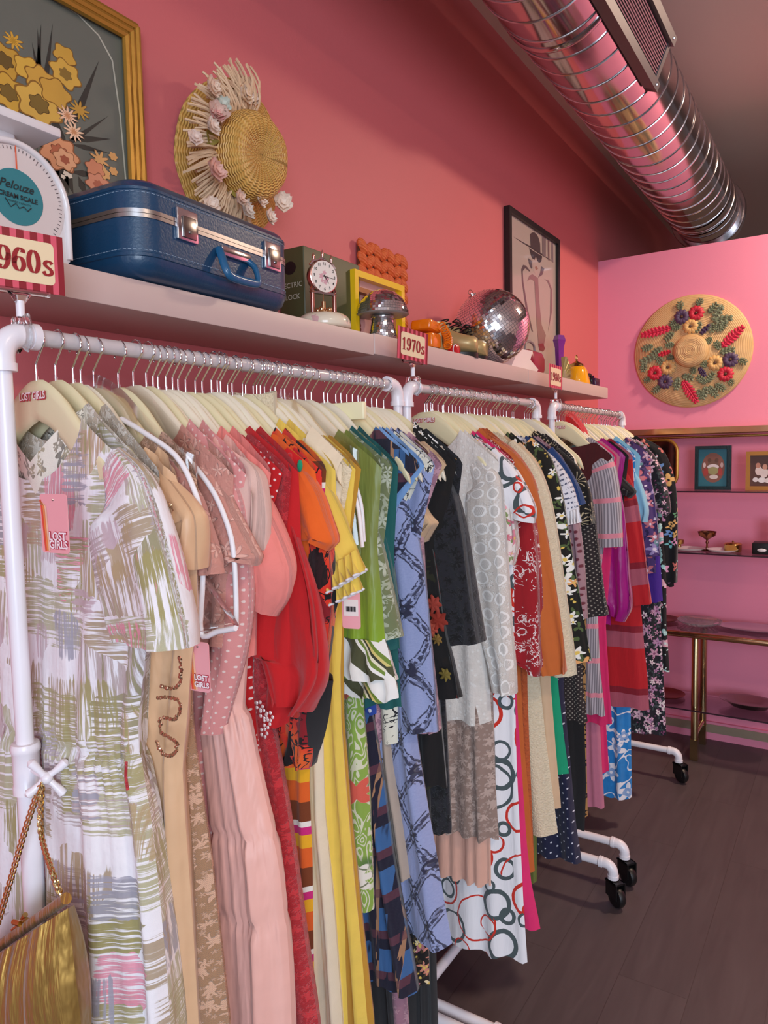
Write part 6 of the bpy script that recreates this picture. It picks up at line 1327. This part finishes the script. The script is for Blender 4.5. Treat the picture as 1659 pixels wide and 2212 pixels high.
yb_ = thing('yellow_bell', (.13, 3.12, ST + .0035), 'glossy yellow bell ornament with brass top and ring', 'bell'); b = MB(); b.lathe([(.056, 0), (.058, .008), (.052, .03), (.046, .06), (.036, .078), (.012, .084), (.001, .084)], n=32); b.build('dome', plain('yellow_glaze', '#f0a40c', .12, coat=.8), yb_, smooth=60)
b = MB(); b.lathe([(.036, .078), (.030, .09), (.014, .097), (.006, .104), (.001, .106)], n=24); b.build('brass_cap', M_BRASS, yb_, smooth=60); b = MB(); b.tube([(0, .009 * math.cos(g), .117 + .012 * math.sin(g)) for g in [2 * pi * k / 18 for k in range(18)]], .002, 6, True); b.build('ring', M_BRASS, yb_)
pg = thing('purple_goggles', (.155, 3.25, ST + .0035), 'dark purple plastic goggles at the end of the shelf', 'goggles'); M_PU = plain('dark_purple_plastic', '#3a1240', .25, coat=.4)
b = MB(); b.tube([(.0, .028 * math.cos(g) - .03, .028 + .024 * math.sin(g)) for g in [2 * pi * k / 24 for k in range(24)]], .007, 8, True); b.build('lens_ring', M_BLACK, pg); b = MB(); b.rbox((0, .03, .022), (.04, .06, .036), .005); b.tube([(0, .03, .04), (0, .024, .052)], .004, 8); b.build('side_piece', M_PU, pg, smooth=30)
# framed fashion poster leaning on the wall
y0p, y1p, z0p, z1p = 2.652, 3.215, ST + .004, 2.385; PB = Vector((.014, (y0p + y1p) / 2, ST + .0035)); po = thing('framed_poster', PB, 'black framed grey fashion drawing of a woman in hat and sunglasses', 'poster'); fw2 = .022; b = MB()
for c, s in (((0, (y0p + fw2 / 2) - PB.y, (z0p + z1p) / 2 - ST), (.022, fw2, z1p - z0p)), ((0, (y1p - fw2 / 2) - PB.y, (z0p + z1p) / 2 - ST), (.022, fw2, z1p - z0p)), ((0, 0, z0p + fw2 / 2 - ST), (.022, y1p - y0p - 2 * fw2, fw2)), ((0, 0, z1p - fw2 / 2 - ST), (.022, y1p - y0p - 2 * fw2, fw2))): b.box(c, s)
b.build('frame', M_BLACK, po, smooth=0)
b = MB(); b.box((-.004, 0, (z0p + z1p) / 2 - ST), (.004, y1p - y0p - .02, z1p - z0p - .02)); pp = b.build('print', plain('poster_paper', '#b5a69c', .4, var=.03, coat=.7), po, smooth=0); lay2 = [0]
def draw(nm, pts, col):
    lay2[0] += 1; b = MB(); Q = [atX(1090 + x / 6.508, 440 + y / 6.506, .0125) for x, y in pts]; b.add([Vector((.0124 + lay2[0] * .00004, q[1], q[2])) - PB for q in Q], [tuple(range(len(Q)))]); key = 'poster_' + col.strip('#'); m = bpy.data.materials.get(key) or plain(key, col, .4, var=.1, coat=.7); b.build(nm, m, pp, smooth=0)
draw('hat_crown', [(356, 430), (385, 405), (420, 402), (460, 440), (485, 500), (500, 560), (505, 690), (440, 670), (365, 600)], '#4a3f42'); draw('hat_brim', [(120, 460), (250, 535), (370, 600), (500, 685), (690, 822), (500, 712), (370, 625), (240, 545)], '#40363a')
draw('face', [(380, 700), (520, 760), (515, 850), (490, 960), (450, 1010), (405, 940)], '#b9a59b'); draw('glasses', [(345, 625), (430, 680), (530, 740), (515, 815), (485, 832), (460, 805), (440, 745), (420, 790), (390, 770), (365, 710)], '#383034'); draw('lips', [(425, 890), (445, 875), (472, 910), (455, 938), (432, 920)], '#9a6a5a')
draw('collar', [(330, 765), (380, 800), (390, 900), (375, 915), (345, 850)], '#544a4e'); draw('collar', [(515, 880), (560, 910), (530, 1000), (470, 1040), (500, 970)], '#5a4e52')
draw('shoulder', [(235, 920), (260, 860), (300, 870), (360, 945), (350, 955), (290, 905), (255, 950), (265, 1100), (330, 1500), (400, 1800), (380, 1790), (300, 1480), (245, 1100)], '#5a4c50'); draw('scarf', [(320, 1085), (350, 1010), (390, 990), (470, 1045), (490, 1400), (520, 1700), (580, 1850), (540, 2060), (480, 2020), (450, 1700), (430, 1300), (420, 1090), (370, 1060)], '#8a6a68'); draw('sleeve_line', [(560, 1060), (620, 1080), (665, 1200), (670, 1500), (610, 1800), (640, 1560), (645, 1200), (600, 1090)], '#7d6264')
draw('curtain', [(525, 405), (580, 445), (580, 760), (530, 720)], '#7d6e70'); draw('curtain', [(605, 460), (625, 480), (630, 800), (610, 790)], '#7a5f62'); draw('curtain', [(655, 495), (680, 515), (685, 830), (660, 810)], '#85747a'); draw('heel', [(470, 1970), (540, 1960), (570, 2040), (540, 2080), (490, 2060)], '#7a2434')
# ================================================================= back wall and the brass furniture in front of it
WHC = Vector((.461, YB - .012, 1.930)); wm = thing('woven_wall_plaque', WHC, 'round woven straw plaque with raffia flowers on the pink back wall', 'wall decoration'); wm.scale = (.98, 1, .98)
m = MT('flat_straw'); xo, yo_, zo = m.sep(m.obj()); rr_ = (xo * xo + zo * zo).m('SQRT'); rg = (rr_ * 260 * 3.14).sin(); n_ = m.noise(m.obj(), 25, 3)
m.set('Base Color', m.mix((rg * .2 + n_ * .8), '#c69a62', '#e6c590')).set('Roughness', .65); m.bump(rg, .35, .002); M_FSTR = m.mat
MBK = frame3(Vector((1, 0, 0)), Vector((0, 0, 1)), Vector((0, -1, 0)))
b = MB(); b.lathe([(.276, -.008), (.278, -.002), (.274, .004), (.20, .006), (.085, .010), (.080, .012)], n=96, M=MBK); b.build('brim', M_FSTR, wm, smooth=60)
b = MB(); b.lathe([(.082, .008), (.080, .030), (.070, .042), (.050, .046), (.040, .042), (.030, .046), (.018, .048), (.010, .044), (.001, .046)], n=64, M=MBK); b.build('crown', M_FSTR, wm, smooth=60)
def bw(zx, zy, lift=.012): q = atY(1280 + zx / 4.095, 560 + zy / 4.0963, YB - .02); return Vector((q[0], YB - .012 - lift, q[2])) - WHC
def raf(col): key = 'raffia_' + col.strip('#'); return bpy.data.materials.get(key) or plain(key, col, .55, var=.2, bscale=140, bump=.4)
def rosette(zx, zy, r, col):
    c = bw(zx, zy); b = MB(); n = 11
    for k in range(n):
        g = 2 * pi * k / n; d = Vector((math.cos(g), 0, math.sin(g))); s_ = Vector((-math.sin(g), 0, math.cos(g)))
        b.grid(lambda u, v: c + d * (r * (.12 + .88 * v)) + s_ * ((u - .5) * r * .58 * math.sin(pi * min(1, .25 + v * .62))) + Vector((0, -.010 * math.sin(pi * v) - .003 * math.cos((u - .5) * 3), 0)), 4, 5)
    b.build('raffia_flower', raf(col), wm, smooth=170); b = MB(); b.ball(c + Vector((0, -.006, 0)), r * .2, 10); b.build('flower_centre', raf('#5a3a2a'), wm.children[-1], smooth=60)
for zx, zy, c_ in ((920, 470, '#c8283e'), (550, 1010, '#c8283e'), (1185, 1020, '#c8283e'), (790, 505, '#54405e'), (640, 1090, '#54405e'), (1230, 890, '#54405e'), (870, 590, '#dcb06e'), (665, 960, '#dcb06e'), (1090, 920, '#dcb06e')): rosette(zx, zy, .038, c_)
def frond(a, c, w, col, nm='raffia_leaf', jag=5):
    A_, C_ = bw(*a), bw(*c); d = C_ - A_; s_ = Vector((-d.z, 0, d.x)).normalized(); b = MB()
    for k in range(jag * 2):
        t = (k // 2 + .3) / jag; sg = 1 if k % 2 else -1; p = A_ + d * t; e = p + d * (.9 / jag) + s_ * sg * w * (math.sin(pi * min(1, .15 + t * .85)) * .8 + .25)
        q = (e - p); n2 = Vector((-q.z, 0, q.x)).normalized() * (d.length / jag * .5)
        b.add([p - n2, p + n2, e + n2 * .6 + Vector((0, -.004, 0)), e - n2 * .6 + Vector((0, -.004, 0)), (p + e) / 2 + Vector((0, -.007, 0))], [(0, 4, 1), (1, 4, 2), (2, 4, 3), (3, 4, 0)])
    b.tube([A_ + Vector((0, -.003, 0)), C_ + Vector((0, -.003, 0))], .0022, 6); return b.build(nm, raf(col), wm, smooth=0)
for a, c, w in (((690, 605), (430, 672), .022), ((1150, 775), (1345, 592), .024), ((800, 1080), (925, 1275), .024)): frond(a, c, w, '#d0294a', 'raffia_plume', 8)
for a, c, w, cl in (((1050, 570), (965, 655), .012, '#3f2c50'), ((945, 960), (1000, 1040), .012, '#3f2c50'), ((690, 815), (585, 850), .012, '#c8283e')): frond(a, c, w, cl, 'raffia_bud', 4)
for a, c in (((775, 445), (770, 370)), ((935, 405), (962, 340)), ((1030, 470), (1110, 385)), ((1160, 395), (1080, 530)), ((1070, 540), (1240, 515)), ((1060, 560), (1060, 645)), ((1110, 555), (1125, 635)), ((1180, 540), (1150, 620)), ((960, 550), (915, 640)), ((720, 605), (702, 540)), ((780, 590), (700, 610)), ((715, 645), (640, 712)), ((720, 752), (640, 765)), ((530, 765), (435, 800)), ((610, 780), (515, 850)), ((560, 855), (420, 915)), ((450, 910), (440, 1000)), ((560, 860), (612, 932)), ((720, 870), (655, 878)), ((1060, 690), (1015, 735)), ((1130, 800), (1095, 730)), ((1130, 825), (1262, 800)), ((1300, 890), (1372, 922)), ((1210, 1075), (1255, 1112)), ((1010, 960), (975, 905)), ((900, 1020), (885, 960)), ((1010, 1105), (930, 1045)), ((1020, 1095), (1075, 1010)), ((1010, 1130), (975, 1245)), ((1030, 1130), (1105, 1220)), ((1090, 1110), (1175, 1165)), ((790, 1035), (890, 1062)), ((755, 1050), (738, 1160)), ((510, 1060), (448, 1085)), ((595, 1130), (530, 1185)), ((940, 1160), (965, 1235))):
    frond(a, c, .018, '#727c60', jag=4)
# brass and glass etagere
M_BR2 = plain('aged_brass', '#d8b48a', .13, 1, var=.12); M_SMOKE = film('smoked_glass', (.93, .88, .92), .05, .03); M_EDGE = plain('dark_glass_edge', '#3a2430', .15, coat=.5, var=0)
EY0, EY1, EX0, EX1 = 3.60, 3.858, .165, 1.15; et = thing('etagere', ((EX0 + EX1) / 2, (EY0 + EY1) / 2, 0), 'brass framed glass shelf unit against the pink back wall', 'shelf unit'); EO = et.location
zt = float(atY(1500, 924, EY0)[2]); zb_ = float(atY(1600, 945, EY0)[2])
SZ1 = float(atY(1560, 1199, EY0)[2])
def EB(c, s): return (Vector(c) - EO, s)
b = MB()
for c, s in (((.5 * (EX0 + EX1), EY0, zt - .013), (EX1 - EX0, .02, .026)), ((.5 * (EX0 + EX1), EY1, zt - .013), (EX1 - EX0, .02, .026)), ((EX0, .5 * (EY0 + EY1), zt - .013), (.02, EY1 - EY0, .026)), ((EX1, .5 * (EY0 + EY1), zt - .013), (.02, EY1 - EY0, .026))): b.box(*EB(c, s))
b.build('top_frame', M_BR2, et, smooth=0)
b = MB(); b.tube([Vector((EX0, EY0 + .01, zt - .042)) - EO, Vector((EX1, EY0 + .01, zt - .042)) - EO], .006, 10); b.build('cross_rod', M_BRASS, et)
b = MB(); b.box(*EB((.5 * (EX0 + EX1), .5 * (EY0 + EY1), zt - .003), (EX1 - EX0 - .02, EY1 - EY0 - .02, .005))); b.build('top_glass', M_SMOKE, et, smooth=0)
for x in (EX0, EX1):
    for y_ in (EY0, EY1): b = MB(); b.box(*EB((x, y_, (zt - .026 + SZ1 - .03) / 2), (.018, .018, zt - .026 - SZ1 + .03))); b.build('post', M_BR2, et, smooth=0)
SZ = [float(atY(1560, 1063, EY0)[2]), float(atY(1560, 1199, EY0)[2])]
for z in SZ:
    b = MB(); b.box(*EB((.5 * (EX0 + EX1), .5 * (EY0 + EY1), z), (EX1 - EX0 - .02, EY1 - EY0 - .004, .006))); gs_ = b.build('glass_shelf', M_SMOKE, et, smooth=0); b = MB(); b.box(*EB((.5 * (EX0 + EX1), EY0 + .001, z), (EX1 - EX0 - .02, .003, .0065))); b.build('edge', M_EDGE, gs_, smooth=0)
def ety(px, py, Y): return atY(px, py, Y)
# framed pictures on the upper shelf
def tframe(px0, px1, py0, py1, Y, name, lab, fmat, fwid): 
    a, c = atY(px0, py1, Y), atY(px1, py0, Y); w, h = float(c[0] - a[0]), float(c[2] - SZ[0] - .0035); t = thing(name, (float(a[0]) + w / 2, Y + .01, SZ[0] + .0035), lab, 'picture frame'); b = MB()
    for cc, s in (((-w / 2 + fwid / 2, 0, h / 2), (fwid, .02, h)), ((w / 2 - fwid / 2, 0, h / 2), (fwid, .02, h)), ((0, 0, fwid / 2), (w - 2 * fwid, .02, fwid)), ((0, 0, h - fwid / 2), (w - 2 * fwid, .02, fwid))): b.box(cc, s)
    b.build('frame', fmat, t, smooth=0); return t, w, h
tf, w, h = tframe(1500, 1580, 962, 1058, 3.74, 'picture_frame', 'teal framed oval picture of a kitten on the glass shelf', plain('teal_black_frame', '#23363a', .35, .3, bump=.5, bscale=120, var=.3), .016)
b = MB(); b.box((0, .004, h / 2), (w - .03, .004, h - .03)); mt = b.build('mat_board', plain('teal_board', '#2f6f7c', .5), tf, smooth=0)
oval = lambda cx, cz, rx, rz, y, n=32: [Vector((cx + rx * math.cos(2 * pi * k / n), y, cz + rz * math.sin(2 * pi * k / n))) for k in range(n)]
def blob(parent, nm, cx, cz, rx, rz, y, col, n=24):
    b = MB(); b.add(oval(cx, cz, rx, rz, y, n), [tuple(range(n))]); key = 'pic_' + col.strip('#'); mm = bpy.data.materials.get(key) or plain(key, col, .4, var=.25, bscale=60); return b.build(nm, mm, parent, smooth=0)
ov = blob(mt, 'oval_picture', 0, h * .5, w * .32, h * .34, .0018, '#8c5a4a')
for k, (x, z, a, c_, col) in enumerate(((0, .58, .15, .10, '#7a5a48'), (0, .52, .16, .06, '#e8dcd8'), (0, .43, .15, .09, '#a7a06a'), (-.2, .40, .07, .09, '#b0443c'), (.2, .40, .06, .09, '#b0443c'), (.02, .29, .12, .05, '#ded2c8'), (-.10, .67, .05, .05, '#6a4a3a'), (.10, .67, .05, .05, '#6a4a3a'), (-.24, .56, .04, .06, '#d8c0b8'), (.24, .56, .04, .06, '#c9a8a0'))): blob(mt, 'picture_detail', x * w, z * h, a * w, c_ * h, .0016 - k * .0001, col)
gf, w, h = tframe(1610, 1700, 974, 1060, 3.72, 'picture_frame', 'gold framed brown picture of small white animals at the right edge', plain('gold_wood_frame', '#b9803a', .35, .4), .018)
b = MB(); b.box((0, .004, h / 2), (w - .03, .004, h - .03)); pb = b.build('print', plain('brown_print', '#5a382c', .4), gf, smooth=0)
for k, (x, z, a, c_, col) in enumerate(((-.18, .50, .09, .12, '#e6d2c8'), (-.2, .64, .06, .07, '#c98a70'), (-.05, .44, .1, .12, '#eadad2'), (-.03, .60, .06, .07, '#d09a80'), (.12, .48, .09, .11, '#e6d2c8'), (-.26, .27, .07, .06, '#e9e2e0'), (-.1, .26, .1, .07, '#efe8e4'), (.08, .25, .12, .07, '#e9ddd8'), (.25, .3, .09, .09, '#dcc8c0'))): blob(pb, 'picture_detail', x * w, z * h, a * w, c_ * h, .0016 - k * .0001, col)
# gold framed mirror standing behind the clothes
mq = atY(1463, 1000, 3.80); mi = thing('oval_mirror', (.26, 3.80, SZ[0] + .0035), 'gold framed rounded mirror behind the black embroidered jacket', 'mirror'); rw = (float(mq[0]) - .26); rh = float(atY(1440, 950, 3.80)[2]) - SZ[0] - .0035 - .008
P_ = [(p[0], p[1] + rh / 2) for p in rrect(2 * rw, rh, min(.06, rw * .7))]; b = MB(); b.tube([(p[0], 0, p[1] + .008) for p in P_], .008, 8, True); b.build('frame', M_GOLD, mi)
b = MB(); b.prism([(p[0], p[1] + .008) for p in P_], .003, MBK, (0, .003, 0)); b.build('glass', plain('dark_mirror', '#5a3c3a', .08, .9, var=0), mi, smooth=0)
# small tableware on the lower glass shelf
zs = SZ[1] + .0035
def put(name, prof, px, Y, mat, lab, cat, n=28, sx=1, sy=1, group=None):
    x = float(atY(px, 1190, Y)[0]); b = MB(); b.lathe(prof, n=n, sx=sx, sy=sy); return tag(b.build(name, mat, loc=(x, Y, zs), smooth=50), lab, cat, group)
put('goblet', [(.026, 0), (.024, .003), (.006, .008), (.004, .03), (.007, .04), (.004, .05), (.012, .058), (.036, .072), (.042, .092), (.040, .092), (.033, .074), (.001, .062)], 1527, 3.70, plain('bronze_goblet', '#8a5f4a', .25, 1), 'bronze stemmed goblet on the lower glass shelf', 'goblet')
put('dish', [(.03, 0), (.05, .004), (.062, .014), (.060, .014), (.045, .006), (.001, .004)], 1487, 3.68, M_ENAM, 'shallow white dish left of the bronze goblet', 'dish', sx=1.2); put('dish', [(.03, 0), (.05, .004), (.062, .014), (.060, .014), (.045, .006), (.001, .004)], 1560, 3.68, M_ENAM, 'shallow white dish right of the bronze goblet', 'dish', sx=1.1)
bx = put('trinket_box', [(.036, 0), (.038, .004), (.038, .032), (.040, .034), (.034, .042), (.004, .044), (.005, .05), (.001, .052)], 1583, 3.72, M_BRASS, 'round brass lidded trinket box on the glass shelf', 'box')
put('candle_cup', [(.02, 0), (.008, .006), (.007, .02), (.018, .026), (.020, .045), (.017, .045), (.001, .03)], 1468, 3.72, M_BRASS, 'small brass candle cup beside the hanging black jacket', 'candle holder')
q = atY(1640, 1190, 3.70); b = MB(); b.rbox((0, 0, .026), (.12, .09, .052), .004); bb_ = b.build('black_case', M_BLACK, loc=(float(q[0]) + .035, 3.70, zs), smooth=30); tag(bb_, 'black jewellery case at the right edge of the glass shelf', 'case')
b = MB(); b.ball((-.02, -.046, .02), .012, 10, None, (1.6, .4, .7)); b.build('pale_ornament', M_ENAM, bb_); b = MB(); b.box((.03, .03, .105), (.06, .012, .10)); b.build('lid', M_BLACK, bb_, smooth=0)
# brass console table with glass tops
TY0, TY1 = 3.50, 3.80; TX0, TX1 = .30, 1.25; tz = float(atY(1560, 1377, TY0)[2]); ct = thing('console_table', ((TX0 + TX1) / 2, (TY0 + TY1) / 2, 0), 'brass console table with glass top and lower shelf by the back wall', 'table'); TO = ct.location
P_ = rrect(TX1 - TX0, TY1 - TY0, .06); b = MB(); b.tube([(p[0], p[1], tz - .004) for p in P_], .0145, 12, True); b.build('rim', M_BR2, ct)
b = MB(); b.prism([(p[0] * .99, p[1] * .97) for p in P_], .006, None, (0, 0, tz - .001)); b.build('glass_top', M_SMOKE, ct, smooth=0)
lx0 = .546; M_LEG = plain('olive_brass', '#b5a278', .22, 1, var=.08)
for lx in (lx0, 1.1):
    for ly, f in ((3.56, -1), (3.78, 1)):
        b = MB(); b.tube([(lx - TO.x, ly - TO.y, .0005), (lx - TO.x, ly - TO.y, tz - .03), (lx - TO.x, ly - TO.y + .012 * -f, tz - .012)], .0165, 12); b.box((lx - TO.x, ly - TO.y, .05), (.034, .034, .099)); b.build('leg', M_LEG, ct, smooth=40)
    b = MB(); b.tube([(lx - TO.x, 3.56 - TO.y, .115), (lx - TO.x, 3.78 - TO.y, .115)], .011, 10); b.tube([(lx - TO.x, 3.56 - TO.y, .19), (lx - TO.x, 3.78 - TO.y, .19)], .006, 10); b.build('stretcher', M_BR2, ct)
lz = float(atY(1560, 1549, TY0)[2]); b = MB(); b.prism([(p[0] * .97, p[1] * .95) for p in P_], .006, None, (0, 0, lz)); lg = b.build('lower_glass', M_SMOKE, ct, smooth=0)
b = MB(); b.box((0, -(TY1 - TY0) / 2 * .95 + .002, lz + .003), (TX1 - TX0 - .14, .003, .0065)); b.build('edge', M_EDGE, lg, smooth=0)
def tw(name, px, py, Z, prof, mat, lab, cat, sx=1, sy=1, n=40):
    q = atZ(px, py, Z); b = MB(); b.lathe(prof, n=n, sx=sx, sy=sy); o = b.build(name, mat, loc=(float(q[0]), min(max(float(q[1]), TY0 + .1), TY1 - .1), Z), smooth=50); return tag(o, lab, cat)
flatp = lambda r, h=.014: [(r * .6, 0), (r * .75, .002), (r * .97, h * .8), (r, h), (r * .98, h), (r * .75, .005), (.001, .004)]
tw('wooden_plate', 1440, 1332, tz + .0055, flatp(.075), plain('dark_wood_plate', '#6a2c20', .4), 'round dark wooden plate at the left end of the console table', 'plate')
M_CRY = MT('cut_crystal'); M_CRY.set('Base Color', '#f4eef6').set('Transmission Weight', .85).set('Roughness', .06).set('IOR', 1.4); xx_, yy_, zz_ = M_CRY.sep(M_CRY.obj()); M_CRY.bump(((yy_.m('ARCTAN2', xx_)) * 24).sin(), .5, .003)
tw('crystal_platter', 1520, 1338, tz + .0055, flatp(.10, .02), M_CRY.mat, 'round cut crystal platter on the console table', 'platter')
tr = tw('silver_tray', 1630, 1352, tz + .0055, flatp(.12, .012), plain('scalloped_silver', '#c7bcc8', .22, .8), 'oval silver tray with scalloped edge on the console table', 'tray', 1.35, .72)
for v in tr.data.vertices:
    g = math.atan2(v.co.y, v.co.x); r = math.hypot(v.co.x / 1.35, v.co.y / .72)
    if r > .1: v.co.x *= 1 + .03 * math.sin(18 * g); v.co.y *= 1 + .03 * math.sin(18 * g)
tw('copper_plate', 1440, 1502, lz + .0065, flatp(.085), plain('copper_plate_metal', '#7a2e1e', .3, .6), 'round copper plate on the lower glass shelf of the console', 'plate')
tw('oval_bowl', 1618, 1528, lz + .0065, [(.05, 0), (.07, .004), (.095, .028), (.115, .032), (.116, .034), (.094, .031), (.066, .008), (.001, .006)], plain('pewter', '#a79a98', .25, 1), 'oval pewter bowl on the lower glass shelf of the console', 'bowl', 1.1, .75)
